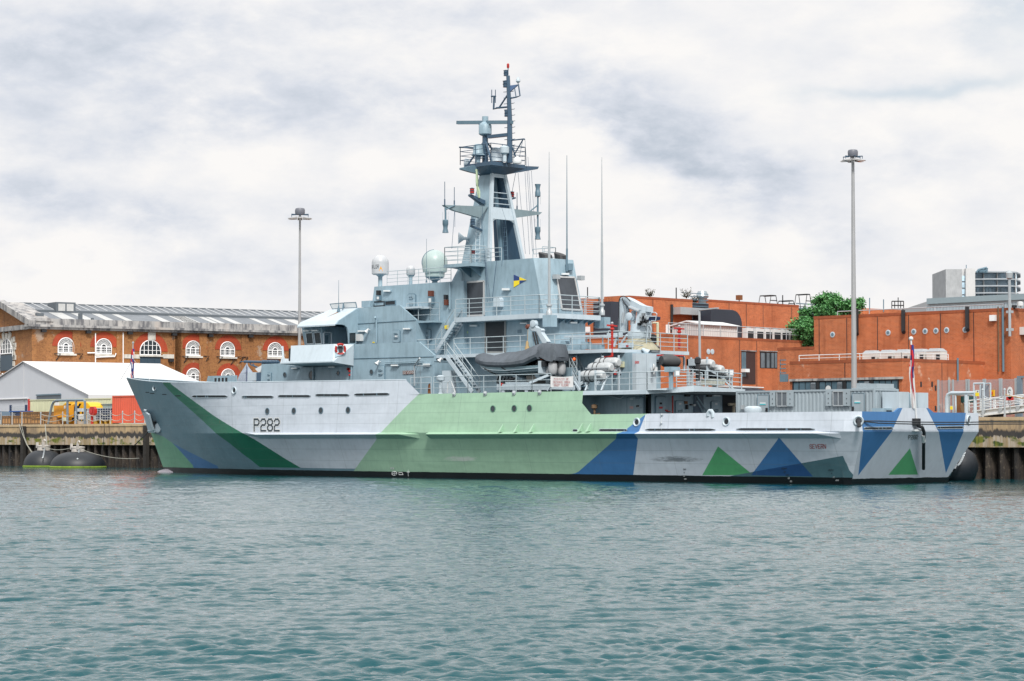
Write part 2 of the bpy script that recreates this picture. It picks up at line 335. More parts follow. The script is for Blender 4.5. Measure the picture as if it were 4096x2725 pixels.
# ================================================================ the patrol ship
SHIP = thing('patrol_ship', (40, 0, 0), 'grey naval patrol ship with green and blue dazzle camouflage moored at the quay', 'ship')
XI = [24, 32, 40, 60, 72, 79.5]
def stem(z): return float(np.interp(z, [-1.5, 0, .52, 3.27, 7.71], [6.0, 5.3, 5.0, 3.36, 0]))
def ztop(x): return float(np.interp(x, [0, 3, 7, 12, 18, 23, 41.03, 42.43, 57.66, 57.67, 58.56, 80], [7.71, 7.5, 7.25, 7.03, 6.9, 6.83, 6.7, 5.73, 5.73, 4.95, 4.23, 4.25]))
def half(x, z, zt=None):
    """half breadth of the hull at station x, height z"""
    if x < 24:
        s = stem(z); t = min(1, max(0, (x-s)/(24-s)))
        bd, bk, bw = 6.35*(1-(1-t)**2.1), 6.3*(1-(1-t)**1.75), 4.7*(1-(1-t)**1.3)
        zt = ztop(24*t); f = min(1, max(0, (t-.35)/.6)); f = f*f*(3-2*f)   # the knuckle only forms abaft the flare of the bow
        bk = bk*f + (bw+(bd-bw)*(3.1/zt)**.9)*(1-f)
    else:
        bd = np.interp(x, XI, [6.35, 6.45, 6.45, 6.42, 6.38, 6.32]); bk = np.interp(x, XI, [6.3, 6.7, 6.82, 6.82, 6.75, 6.6])
        bw = np.interp(x, XI, [4.7, 5.45, 5.85, 5.85, 5.55, 5.1]); zt = 5.73 if x > 42 else 6.75
    if z <= 3.1: b = bw + (bk-bw)*(max(z, -1.2))/3.1
    else: b = bk + (bd-bk)*(z-3.1)/(zt-3.1)
    xs_, xt_ = xside(z), XT(z)
    if x > xs_: b += (4.7+1.2*min(1, max(z, 0)/3.1)-b)*min(1, (x-xs_)/(xt_-xs_))
    return float(b)
def hull(p, off=0.):
    """where the line of sight of a photograph point meets the port side plating, stood off by `off`"""
    d = ray(p); f = lambda t: -(CAMP+d*t).y - half((CAMP+d*t).x, (CAMP+d*t).z)
    t0 = (-8.2-CAMP.y)/d.y; t1 = (1.0-CAMP.y)/d.y; n = 60; prev = t0
    for i in range(1, n+1):
        t = t0+(t1-t0)*i/n
        if f(t) < 0:
            for _ in range(24):
                m = (prev+t)/2
                if f(m) > 0: prev = m
                else: t = m
            break
        prev = t
    q = CAMP + d*prev
    return q - d*off
def hside(x, z, off=0.): return V3((x, -half(x, z)-off, z))
XT = lambda z: 79.2 - 1.7*min(3.1, max(0, 3.1-z))/3.1
def xside(z): return XT(z) - .8*min(1, .15+max(z, 0)/2.2)
def build_hull():
    m = MB()
    ts = [i/40 for i in range(0, 41)]
    xs = [24+i*1.0 for i in range(1, 17)] + [41.03, 42.43] + [43+i for i in range(0, 15)] + [57.66, 57.67, 58.1, 58.56] + [59.5+i for i in range(0, 17)] + [76, 77] + [78.7]
    cols = [('t', t) for t in ts] + [('x', x) for x in xs] + [('e', 0)]
    low = [-1.2, 0, .5, 1.2, 2.0, 2.7, 3.1]; k = 7
    def pt(c, z):
        if c[0] == 't': s = stem(z); x = s + (24-s)*c[1]
        elif c[0] == 'x': x = c[1] if c[1] < 76 else 76+(c[1]-76)/2.7*(xside(z)-76)
        else: x = XT(z)
        b = half(x, z)
        if c == ('t', 0.0): b = 0.0
        return (x, b, z)
    def zt(c): return ztop(24*c[1]) if c[0] == 't' else ztop(c[1] if c[0] == 'x' else 79.5)
    for sg in (-1, 1):
        for zs in ('low', 'up'):
            vs = []; fs = []; nl = len(low) if zs == 'low' else k
            for c in cols:
                L_ = low if zs == 'low' else [3.1+(zt(c)-3.1)*j/(k-1) for j in range(k)]
                vs += [(x, sg*b, z) for (x, b, z) in (pt(c, z) for z in L_)]
            for i in range(len(cols)-1):
                for j in range(nl-1):
                    f = (i*nl+j, (i+1)*nl+j, (i+1)*nl+j+1, i*nl+j+1); fs.append(f if sg < 0 else f[::-1])
            base = len(m.v); m.add(vs, fs, 0, True)
            n0 = len(m.f) - (nl-1)
            for q in range(n0, len(m.f)): m.sm[q] = False     # quarter chamfer is a flat plate
    # transom: port edge to starboard edge, raised bulwark in the middle
    e = ('e', 0); zl = low + [3.1+(4.25-3.1)*j/4 for j in range(1, 5)]
    for a, b in zip(zl[:-1], zl[1:]):
        A_, B_ = pt(e, a), pt(e, b)
        m.add([(A_[0], -A_[1], A_[2]), (A_[0], A_[1], A_[2]), (B_[0], B_[1], B_[2]), (B_[0], -B_[1], B_[2])], [(0, 1, 2, 3)], 1)
    p = [onX(c8(*q), 79.2) for q in ((805,555),(860,520),(1190,520),(1250,555))]
    m.prism([(79.2, p[0].y, 4.25), (79.2, p[1].y, p[1].z), (79.2, p[2].y, p[2].z), (79.2, p[3].y, 4.25)], (-.12, 0, 0), 1)
    # decks
    def deck(x0, x1, z, inset=.06, n=12):
        xx = [x0+(x1-x0)*i/n for i in range(n+1)]; vs = []
        for x in xx: b = half(x, min(z, 6))-inset; vs += [(x, -b, z), (x, b, z)]
        m.add(vs, [(2*i, 2*i+2, 2*i+3, 2*i+1) for i in range(n)], 2)
    deck(1.9, 41.5, 5.75, .1, 30); deck(41.5, 64.0, 5.70, .02); deck(57.0, 78.3, 3.2, .08)
    # bulb forward, just breaking the surface
    prof = [(.02, 0), (.28, .05), (.52, .25), (.72, .7), (.85, 1.4), (.9, 2.4), (.85, 3.6)]
    m.lathe((4.2, 0, -.52), (1, 0, -.02), prof, 16, 3)
    return m
# --- dazzle paint: straight-edged patches of real paint, given as lines on the plating
def hull_paint():
    m, nt, b = new_mat('hull_dazzle_paint'); b.inputs['Roughness'].default_value = .42
    tc = nt.nodes.new('ShaderNodeTexCoord'); sx = nt.nodes.new('ShaderNodeSeparateXYZ'); nt.links.new(tc.outputs['Object'], sx.inputs[0])
    x = nmath(nt, 'ADD', sx.outputs[0], 40.0); z = sx.outputs[2]
    port = nmath(nt, 'LESS_THAN', sx.outputs[1], 0)
    def fc(pts):      # broken line z = f(x)
        pts = sorted((q.x, q.z) for q in pts); g = nt.nodes.new('ShaderNodeValToRGB'); cr = g.color_ramp
        cr.interpolation = 'LINEAR'
        while len(cr.elements) > 1: cr.elements.remove(cr.elements[0])
        for i, (px, pz) in enumerate(pts):
            e = cr.elements[0] if i == 0 else cr.elements.new(px/80)
            e.position = px/80; v = (pz+2)/12; e.color = (v, v, v, 1)
        nt.links.new(nmath(nt, 'DIVIDE', x, 80), g.inputs[0])
        s_ = nt.nodes.new('ShaderNodeSeparateColor'); nt.links.new(g.outputs[0], s_.inputs[0])
        return nmath(nt, 'SUBTRACT', nmath(nt, 'MULTIPLY', s_.outputs[0], 12), 2)
    def AND(*a):
        r = a[0]
        for q in a[1:]: r = nmath(nt, 'MULTIPLY', r, q)
        return r
    def side(p, q, left=True):   # half plane in (x, z): left of the line p->q
        v = nmath(nt, 'SUBTRACT', nmath(nt, 'MULTIPLY', nmath(nt, 'SUBTRACT', z, p.z), q.x-p.x), nmath(nt, 'MULTIPLY', nmath(nt, 'SUBTRACT', x, p.x), q.z-p.z))
        return nmath(nt, 'GREATER_THAN' if left else 'LESS_THAN', v, 0)
    def poly(pts):
        a = sum(p.x*q.z-q.x*p.z for p, q in zip(pts, pts[1:]+pts[:1]))
        return AND(*[side(p, q, a > 0) for p, q in zip(pts, pts[1:]+pts[:1])])
    h = lambda c, pts: [hull(c(*q)) for q in pts]
    LT, MID, DGR, LGR, BL, DGY = (.52, .575, .65), (.145, .24, .30), (.009, .14, .08), (.30, .475, .345), (.05, .165, .375), (.07, .145, .175)
    GR2, LG3 = (.085, .34, .15), (.14, .35, .22)
    q0_ = hull(cG(555,256)); q1_ = hull(cG(462,254)); stp = lambda q: [V3((0, 0, 9.9)), V3((q.x-.03, 0, 9.9))]
    up = fc(stp(q0_) + h(cG, [(555,256),(800,440),(1100,660),(1300,785)]) + h(c2, [(570,1160),(700,1240),(850,1335),(990,1418)]))
    lo = fc(stp(q1_) + h(cG, [(462,254),(600,400),(800,575),(1100,850),(1300,1005),(1560,1208)]) + h(c2, [(560,1328),(665,1410)]))
    col = nmix(nt, AND(nmath(nt, 'LESS_THAN', z, up), nmath(nt, 'LESS_THAN', x, 40)), LT, DGR)
    col = nmix(nt, AND(nmath(nt, 'LESS_THAN', z, lo), nmath(nt, 'LESS_THAN', x, 40)), col, MID)
    gb = fc([V3((3.0, 0, 3.6))] + h(cG, [(330,872),(480,930),(600,1015),(700,1120),(850,1288)]))
    bb = fc(h(cG, [(600,1012),(760,1100),(950,1195),(1160,1300)]))
    col = nmix(nt, AND(nmath(nt, 'LESS_THAN', z, bb), nmath(nt, 'LESS_THAN', x, hull(cG(1160,1300)).x)), col, BL)
    col = nmix(nt, AND(nmath(nt, 'LESS_THAN', z, gb), nmath(nt, 'LESS_THAN', x, hull(cG(850,1288)).x)), col, LG3)
    g0 = hull(c3(1290,1408)); g1 = hull(c3(1130,1568)); g2 = hull(c0(818,1083))
    a0, a1, a2 = hull(cA(945,600)), hull(cJ(655,112)), hull(cJ(115,573))
    # big pale green field between the two slanting edges
    le = [hull(c3(1292,1402)), hull(c2(1568,1210)), hull(c2(1412,1425))]
    m1 = side(le[0], le[1], True); m2 = side(le[1], le[2], True)
    upz = nmath(nt, 'GREATER_THAN', z, le[1].z)
    gmask = nmath(nt, 'ADD', AND(upz, m1), AND(nmath(nt, 'SUBTRACT', 1.0, upz), m2), True)
    bl_e = h(cJ, [(652,114),(430,297),(115,573)]); bx = fc([V3((40, 0, -1.9))] + bl_e + [V3((72, 0, 6.3))])
    gmask = AND(gmask, nmath(nt, 'GREATER_THAN', z, bx), nmath(nt, 'GREATER_THAN', x, 28), nmath(nt, 'LESS_THAN', z, 5.9))
    col = nmix(nt, gmask, col, LGR)
    blue = [hull(cJ(655,112)), hull(cJ(598,262)), hull(cJ(600,295)), hull(cJ(557,580))]
    b1 = side(blue[0], blue[1], False); b2 = side(blue[1], V3((blue[3].x, 0, blue[3].z)), False)
    bup = nmath(nt, 'GREATER_THAN', z, blue[1].z)
    bm_ = nmath(nt, 'ADD', AND(bup, b1), AND(nmath(nt, 'SUBTRACT', 1.0, bup), b2), True)
    bm_ = AND(bm_, nmath(nt, 'LESS_THAN', z, bx), nmath(nt, 'GREATER_THAN', x, 45))
    col = nmix(nt, bm_, col, BL)
    col = nmix(nt, poly(h(cJ, [(1222,365),(1098,592),(1500,592)])), col, GR2)
    tri = poly(h(cJ, [(1702,295),(1482,592),(1968,602)])); col = nmix(nt, tri, col, BL)
    d_ = h(cJ, [(1150,628),(2207,440),(2300,655),(1300,700)]); dg = AND(side(d_[0], d_[1], False), side(d_[1], d_[2], False), nmath(nt, 'GREATER_THAN', x, 60))
    col = nmix(nt, dg, col, DGY); col = nmix(nt, AND(dg, tri), col, (.02, .075, .21))
    # scuffs where launches come alongside
    sc = nnoise(nt, 1.6, 8, .8, (.35, 1, 1.6)); c_ = [hull(cI(620,960)), hull(cJ(880,465))]
    for q, w, hgt, k in ((c_[0], 3.2, .35, (.50, .54, .52)), (c_[1], 3.6, .35, (.10, .115, .13))):
        dx = nmath(nt, 'DIVIDE', nmath(nt, 'SUBTRACT', x, q.x), w); dz = nmath(nt, 'DIVIDE', nmath(nt, 'SUBTRACT', z, q.z), hgt)
        e = nmath(nt, 'SUBTRACT', 1.0, nmath(nt, 'ADD', nmath(nt, 'MULTIPLY', dx, dx), nmath(nt, 'MULTIPLY', dz, dz)), True)
        col = nmix(nt, nmath(nt, 'MULTIPLY', nramp(nt, nmath(nt, 'MULTIPLY', sc, e), .34, .5), .75), col, k)
    # plate seams (strakes and butts) and the black boot-topping
    for zz in (1.15, 1.95, 3.75, 4.45, 5.1): 
        col = nmix(nt, nmath(nt, 'MULTIPLY', nmath(nt, 'LESS_THAN', nmath(nt, 'ABSOLUTE', nmath(nt, 'SUBTRACT', z, zz)), .02), .22), col, (.12, .15, .16))
    fr = nmath(nt, 'ABSOLUTE', nmath(nt, 'SUBTRACT', nmath(nt, 'FRACT', nmath(nt, 'DIVIDE', x, 6.2)), .5))
    col = nmix(nt, nmath(nt, 'MULTIPLY', nmath(nt, 'LESS_THAN', fr, .004), .25), col, (.12, .15, .16))
    pan = nnoise(nt, .9, 2, .5, (.35, 1, 1)); 
    bt = nmath(nt, 'LESS_THAN', nmath(nt, 'ADD', z, nmath(nt, 'MULTIPLY', nnoise(nt, 1.2, 4), .05)), .44)
    col = nmix(nt, bt, col, (.006, .007, .009))
    weather(nt, b, col, .17, .4, .13)
    bp = nt.nodes.new('ShaderNodeBump'); bp.inputs['Strength'].default_value = .6; bp.inputs['Distance'].default_value = .09
    nt.links.new(pan, bp.inputs['Height']); nt.links.new(bp.outputs[0], b.inputs['Normal'])
    # transom
    m2_, nt2, b2_ = new_mat('transom_dazzle_paint'); b2_.inputs['Roughness'].default_value = .42
    tc = nt2.nodes.new('ShaderNodeTexCoord'); sx = nt2.nodes.new('ShaderNodeSeparateXYZ'); nt2.links.new(tc.outputs['Object'], sx.inputs[0])
    yy, zz = sx.outputs[1], sx.outputs[2]
    def trn(p):   # the raked transom
        q = onX(p, 79.5)
        for _ in range(6): q = onX(p, XT(q.z))
        return q
    def pol2(pts):
        pts = [trn(c8(*q)) for q in pts]; a = sum(p.y*q.z-q.y*p.z for p, q in zip(pts, pts[1:]+pts[:1])); r = None
        for p, q in zip(pts, pts[1:]+pts[:1]):
            v = nmath(nt2, 'SUBTRACT', nmath(nt2, 'MULTIPLY', nmath(nt2, 'SUBTRACT', zz, p.z), q.y-p.y), nmath(nt2, 'MULTIPLY', nmath(nt2, 'SUBTRACT', yy, p.y), q.z-p.z))
            s_ = nmath(nt2, 'GREATER_THAN' if a > 0 else 'LESS_THAN', v, 0); r = s_ if r is None else nmath(nt2, 'MULTIPLY', r, s_)
        return r
    col = (.52, .575, .65)
    for pts in (((412,500),(905,500),(780,770),(440,770)), ((440,771),(780,769),(390,1290)), ((1155,500),(1630,500),(1590,760),(1290,760)), ((1290,761),(1590,759),(1390,1265))):
        col = nmix(nt2, pol2(pts), col, BL)
    col = nmix(nt2, pol2(((980,980),(735,1282),(1072,1280))), col, GR2)
    bt = nmath(nt2, 'LESS_THAN', nmath(nt2, 'ADD', zz, nmath(nt2, 'MULTIPLY', nnoise(nt2, 1.2, 4), .12)), .40); col = nmix(nt2, bt, col, (.012, .014, .016))
    weather(nt2, b2_, col, .14, .1, .12)
    return m, m2_, trn
HULLM, TRANM, trn = hull_paint()
DECKM = mat('deck_paint', (.075, .10, .115), .7, 0, .25, .1, 0, lin_in=True); BULBM = mat('bulb_paint', (.30, .28, .33), .5, 0, .25, 0, 0, lin_in=True)
HULL = build_hull().build('hull', [HULLM, TRANM, DECKM, BULBM], SHIP, fix=False)
# rubbing strake along the knuckle: sloped top, undercut face; a short gap amidships
def strake(x0, x1, e0, e1):
    m = MB(); n = max(4, int((x1-x0)/1.5)); rings = []
    for i in range(n+1):
        t = i/n; x = x0+(x1-x0)*t; o = .40*min(1, t*(x1-x0)/max(e0, .01)+ (0 if e0 > .01 else 1), (1-t)*(x1-x0)/max(e1, .01) + (0 if e1 > .01 else 1))
        rings.append([(x, -half(x, 3.13)+.05, 3.13), (x, -half(x, 3.13)-.012, 3.13), (x, -half(x, 2.99)-o-.012, 2.99), (x, -half(x, 2.70)-.012-(.02 if o > .02 else 0), 2.70), (x, -half(x, 2.70)+.05, 2.70)])
    k = 5; vs = [q for r in rings for q in r]; fs = [(i*k+j, (i+1)*k+j, (i+1)*k+j+1, i*k+j+1) for i in range(n) for j in range(k-1)]
    fs += [tuple(range(k))[::-1], tuple(range(n*k, n*k+k))]; m.add(vs, fs); return m
xa, xb, xc, xd = hull(c2(560,1160)).x, hull(cI(85,640)).x, hull(cI(230,640)).x, 78.1
for a, b, e0, e1 in ((xa, xb, 2.0, .5), (xc, xd, .01, 1.0)):
    strake(a, b, e0, e1).build('rubbing_strake', HULLM, SHIP)
m = MB(); strake(xa, xd, 2, 1).build('rubbing_strake', HULLM, SHIP).data.transform(__import__('mathutils').Matrix.Scale(-1, 4, (0, 1, 0)))
# bow bulwark cap and the stanchions of the forecastle
m = MB(); t_ = [hside(x, ztop(x)) for x in [.3, 1, 2, 4, 6, 8, 11, 14, 18, 23, 30, 36, 41]]
m.tube([q+V3((0, .03, .03)) for q in t_], .05, 6); m.pair('bulwark_rail', GREYL, SHIP)
# freeing ports: slots low in the bulwark, framed; a dark pane stands for the shaded inside
def slot(c, x0, x1, y, hgt, y1=None, fn=hull):
    y1 = y if y1 is None else y1; n = 16; nn = V3((0, -1, 0)) if fn is hull else V3((1, 0, 0)); r = hgt/2; T_, B_ = [], []
    for i in range(n+1):
        u = i/n; x = x0+(x1-x0)*u; yc = y+(y1-y)*u; e = min(x-x0, x1-x); w = r*(.25 if e <= 0 else min(1, sqrt(max(.06, 1-(1-min(e, r)/r)**2))))
        T_.append(fn(c(x, yc-w))); B_.append(fn(c(x, yc+w)))
    S = lambda L_, o, k=0: [q+nn*o+UP*k for q in L_]
    m = MB(); k = n+1; m.add(S(T_, .012)+S(B_, .012), [(i, i+1, k+i+1, k+i) for i in range(n)], 0)
    fw_ = .0 if hgt < 15 else .022
    m.add(S(T_, .012)+S(T_, .012+fw_)+S(T_, .012+fw_, fw_*1.3)+S(T_, .0, fw_*1.3), [(j*k+i, j*k+i+1, (j+1)*k+i+1, (j+1)*k+i) for j in range(3) for i in range(n)], 1)
    m.add(S(B_, .012)+S(B_, .012+fw_)+S(B_, .012+fw_, -fw_)+S(B_, .0, -fw_), [(j*k+i, j*k+i+1, (j+1)*k+i+1, (j+1)*k+i) for j in range(3) for i in range(n)], 1)
    for j in range(max(1, int((x1-x0)/90))):     # a glimpse of frames and deck gear through the slot
        i = random.randrange(1, n-1); f = random.uniform(.15, .5); a, b, c_, d_ = T_[i], lerp(T_[i], T_[i+1], f), lerp(B_[i], B_[i+1], f), B_[i]; m.add([q+nn*.018 for q in (a, b, c_, d_)], [(0, 1, 2, 3)], 2)
    m.build('freeing_port', [DARK, GREYL, GREYD], SHIP)
for x0, x1, y in ((133,411,855),(525,773,859),(808,1064,853),(1102,1367,845)): slot(c2, x0, x1, y, 17)
slot(c3, 712, 1026, 1410, 20, 1404)
for x0, x1, y in ((258,305,376),(312,372,388),(465,525,402),(630,704,419)): slot(cG, x0, x1, y, 11)
slot(cI, 2160, 2226, 580, 28)
slot(cJ, 287, 511, 238, 17); slot(cJ, 652, 1202, 235, 17); slot(cJ, 1367, 1983, 231, 17)
slot(c8, 450, 785, 752, 22, 750, fn=trn); slot(c8, 1285, 1592, 744, 22, 740, fn=trn)
# portholes
def porthole(q, n, r, name='porthole', g=None):
    n = V3(n).normalized(); m = MB()
    m.lathe(q+n*.005, n, [(r*1.22, 0), (r*1.22, .03), (r, .035), (r*.98, .012)], 18, 0); m.lathe(q+n*.004, n, [(r*.98, 0), (r*.97, .016)], 18, 1)
    return m.build(name, [GREYL if g is None else g, DGLASS], SHIP)
PHG = mat('porthole_rim_green', (.10, .22, .17), .5, 0, .1, 0, 0, lin_in=True)
for c, pts, g in ((c2, ((725,970),(933,968),(1145,965),(1358,962)), GREYD), (cI, ((1085,290),(1372,285),(1577,281)), PHG)):
    for q in pts: porthole(hull(c(*q)), (0, -1, .05), .2, g=g)
# fairleads (trumpet mouths) in the bulwark
def fairlead(q, n, r=.27):
    n = V3(n).normalized(); m = MB(); m.lathe(q-n*.02, n, [(r*1.05, 0), (r*1.02, .07), (r*.9, .11), (r*.75, .09), (r*.62, .03), (r*.5, .025)], 18, 0)
    m.lathe(q+n*.002, n, [(r*.6, 0), (r*.55, .03)], 14, 1); m.build('fairlead', [GREYL, DARK], SHIP)
for c, p in ((c2, (466,808)), (cA, (833,705)), (cA, (2040,697)), (cG, (372,325))): fairlead(hull(c(*p)), (0, -1, .06), .27 if c is not cG else .22)
QC = V3((.66, -.75, 0)).normalized()
pq = cut(cM(1572,690), (78.8, -6.27, 3.6), QC); fairlead(pq, QC, .30)
fairlead(trn(cK(905,1200)) + V3((.0, 0, 0)), (1, .2, 0), .28)
# gusset brackets standing on the strake
for c, x, y0, y1 in ((cI,1213,497,600),(cI,1418,495,600),(cI,1628,493,600),(cA,92,722,830),(cA,203,720,828)):
    b_, t_ = hull(c(x-8, y1)), hull(c(x+8, y0)); m = MB()
    m.hexa([b_+V3((-.09, .1, 0)), b_+V3((.09, .1, 0)), b_+V3((.09, -.32, 0)), b_+V3((-.09, -.32, 0))], [t_+V3((-.03, .1, 0)), t_+V3((.03, .1, 0)), t_+V3((.03, -.03, 0)), t_+V3((-.03, -.03, 0))])
    m.build('gusset_bracket', HULLM, SHIP)
# name, pennant numbers, draught marks
def hullword(c, text, x0, y0, x1, y1, col, w, y0r=None, y1r=None, name='hull_number', outline=None, fn=None):
    m = MB(); base = fn or (lambda p: hull(p))
    nn = V3((1, 0, 0)) if fn else V3((0, -1, 0))
    if outline: letters(m, text, lambda u, v: pxbox(c, x0, y0, x1, y1, base, y0r, y1r)(u, v)+nn*.012, w*1.9, 1)
    letters(m, text, lambda u, v: pxbox(c, x0, y0, x1, y1, base, y0r, y1r)(u, v)+nn*.02, w, 0)
    o = m.build(name, [col, outline or col], SHIP, fix=False); return o
INK = mat('hull_lettering_ink', (.03, .045, .06), .5, 0, .05, 0, 0, lin_in=True); MAROON = mat('hull_lettering_red', (.35, .02, .02), .5, 0, .05, 0, 0, lin_in=True)
hullword(c2, 'P282', 622, 1034, 818, 1124, INK, .95, outline=WHITE)
hullword(cJ, 'SEVERN', 1943, 351, 2070, 381, MAROON, .8, 349, 382, 'ship_name')
def trw(p): return trn(p)
hullword(c8, 'P282', 962, 832, 1068, 876, INK, .8, 829, 873, 'hull_number', WHITE, trw)
for c, txt, x, y, wd, hg, col in ((cJ,'6M',960,546,20,11,INK),(cJ,'4',957,572,8,11,INK),(cJ,'2',958,597,9,11,WHITE),(cJ,'4M',965,622,16,11,WHITE),
                     (cJ,'6M',1742,540,34,11,INK),(cJ,'2',1747,565,12,11,INK),(cJ,'5M',1768,590,24,11,INK),(cJ,'8',1779,615,12,11,WHITE),(cJ,'6',1797,640,14,11,WHITE),
                     (cJ,'6M',2110,552,34,11,INK),(cJ,'4',2115,578,10,11,INK),(cJ,'2',2133,607,12,9,WHITE),(cJ,'4M',2158,632,24,11,WHITE),
                     (cI,'8',-270,1090,40,22,WHITE)):
    hullword(c, txt, x-wd/2, y-hg/2, x+wd/2, y+hg/2, col, 1.0, name='draught_mark')
m = MB(); nn = V3((0, -1, 0)); f = lambda x, y: hull(c0(x, y))+nn*.015
m.tube([f(908+6*cos(a), 1090+4.5*sin(a)) for a in np.linspace(0, 2*pi, 13)], .022, 4); m.tube([f(902,1090), f(914,1090)], .02, 4); m.tube([f(908,1085.5), f(908,1094.5)], .02, 4); m.build('thruster_mark', WHITE, SHIP); m = MB()
m.tube([f(918,1088), f(926,1088), f(928,1093), f(919,1093), f(918,1088)], .02, 4); m.build('bulb_mark', WHITE, SHIP); m = MB(); m.tube([f(940,1082), f(940,1096)], .022, 4); m.tube([f(937,1087), f(943,1087)], .022, 4); m.build('draught_mark', WHITE, SHIP)
# pale weld lines / gate seams on the aft bulwark
g = lambda c, x, y, o=.012: hull(c(x, y))+V3((0, -o, 0))
for c, pts in ((cA, ((950,605),(950,800))), (cA, ((1170,600),(1166,800)))): m = MB(); m.tube([g(c, *p) for p in pts], .025, 4); m.build('bulwark_gate_seam', STEEL, SHIP)
for p in ((1175,605),(1168,716)): m = MB(); m.lathe(g(cA, *p), (0, -1, 0), [(.06, 0), (.09, .05), (.05, .12)], 8); m.build('gate_catch', STEEL, SHIP)
for p in ((565,92),(983,82),(1370,76),(1716,68)):
    m = MB(); q = hull(cI(*p)); m.lathe(q, (0, -1, .1), [(.16, 0), (.17, .05), (.10, .07), (.06, .16), (.02, .18)], 12); m.build('scupper_fitting', STEEL, SHIP)
# roller fairlead standing on the aft bulwark, and a small mushroom vent
m = MB(); q0 = onY(cA(1795,625), -6.6); q1 = onY(cA(1858,625), -6.6); zt_ = onY(cA(1825,552), -6.6).z
m.tube([q0, V3((q0.x, q0.y, zt_-.12)), V3(((q0.x*.7+q1.x*.3), q0.y, zt_)), V3((q0.x*.3+q1.x*.7, q0.y, zt_)), V3((q1.x, q1.y, zt_-.15)), V3((q1.x, q1.y, zt_-.4))], .12, 8)
m.build('vent_pipe', GREYL, SHIP)
q = onY(cM(330,590), -5.9); m = MB(); m.lathe((q.x, q.y, 3.2), (0, 0, 1), [(.35, 0), (.35, q.z-3.3), (.52, q.z-3.22), (.55, q.z-3.05), (.5, q.z-2.9), (.3, q.z-2.82)], 16); m.build('mushroom_vent', GREYL, SHIP)
# anchor stowed in its pocket, port bow
m = MB(); P = lambda x, y, o: hull(cG(x, y)) + V3((0, -o, 0))
m.plate([P(262,615,.25), P(330,640,.25), P(330,600,.5), P(300,595,.5)], .12)
m.plate([P(312,640,.3), P(400,850,.3), P(345,860,.3), P(275,625,.3)], .22); m.plate([P(315,615,.5), P(370,655,.5), P(420,850,.5), P(395,855,.45), P(345,680,.5)], .14)
m.plate([P(335,850,.25), P(425,850,.25), P(420,868,.5), P(350,872,.5)], .2); m.lathe(P(425,820,0), (0, -1, 0), [(.38, 0), (.4, .12), (.3, .16)], 14)
an = m.build('anchor', [GREYL], SHIP); m = MB(); m.plate([P(372,735,.1), P(395,745,.1), P(405,850,.1), P(385,845,.1)], .15); m.build('shackle_recess', DARK, an)
# flagstaffs
JS0 = onY(cG(95,195), 0); JS0.z = 7.5; JS1 = onY(c1(1043,440), 0)
m = MB(); m.tube([(JS0.x, 0, 7.3), JS1], .045, 6); m.tube([(JS0.x, 0, 9.2), (JS0.x-1.0, -.5, 7.5)], .02, 4); m.tube([(JS0.x, 0, 9.3), (JS0.x+3.6, -.9, 7.4)], .02, 4); m.lathe(JS1, (0, 0, 1), [(.08, 0), (.09, .1), (.02, .16)], 8); m.build('jackstaff', STEEL, SHIP)
ES0 = onX(c8(1015,520), 79.3); ES1 = onX(c7(1467,712), 79.0)
m = MB(); m.tube([(79.3, ES0.y+.35, ES0.z-.8), (79.0, ES1.y, ES1.z)], .05, 6); m.lathe((79.0, ES1.y, ES1.z), (0, 0, 1), [(.06, 0), (.13, .05), (.13, .15), (.04, .22)], 8); m.build('ensign_staff', WHITE, SHIP)
# stern housing on the transom and the overboard chute
a, b_, c_, d_ = [onX(c8(x, y), 78.9) for x, y in ((855,335),(970,335),(1075,335),(1188,335))]; zb = 4.5
m = MB(); m.box(77.7, 78.9, a.y, b_.y, 3.2, a.z); m.box(77.7, 78.9, c_.y, d_.y, 3.2, a.z-.02); m.build('stern_housing', GREYL, SHIP)
m = MB(); m.box(77.7, 78.3, b_.y, c_.y, 3.2, a.z-.05); m.build('stern_recess', GREY, SHIP)
q0, q1 = onX(c8(640,335), 77.5), onX(c8(855,520), 77.5); m = MB(); m.box(76.4, 77.5, q0.y, q1.y+.1, 3.2, q0.z-.03); m.build('stern_locker', GREYCON, SHIP)
q0, q1 = onX(c8(642,522), 78.4), onX(c8(800,553), 78.4); m = MB(); m.box(77.8, 78.4, q0.y, q1.y, 4.0, q0.z, 0); m.box(78.0, 78.45, q0.y+.6, q1.y-.3, 4.0, q0.z-.12, 1); m.build('deck_box', [GREY, DARK], SHIP)
P = lambda x, y, o=.1: trn(c8(x, y)) + V3((o, 0, 0))
m = MB(); m.tube([P(1037,640,.05), P(1037,720,.05)], .30, 12); m.build('stern_chute', BLACK, SHIP)
m = MB(); m.tube([P(1020,720,.3), P(1060,745,.4), P(1078,800,.4), P(1080,960,.35), P(1088,1215,.3)], .10, 8, 0); m.build('stern_hose', BLACK, SHIP)
m = MB(); m.box(*(lambda q, r: (79.15, 79.45, q.y, r.y, q.z-.12, q.z))(trn(c8(1000,762)), trn(c8(1085,762)))); m.tube([P(1065,700,.3), P(1090,750,.3), P(1085,850,.3), P(1075,900,.3)], .03, 5); m.build('chute_bracket', WHITE, SHIP)
m = MB(); m.tube([P(1075,825,.36), P(1078,905,.36)], .125, 8); m.build('hose_sleeve', WHITE, SHIP)
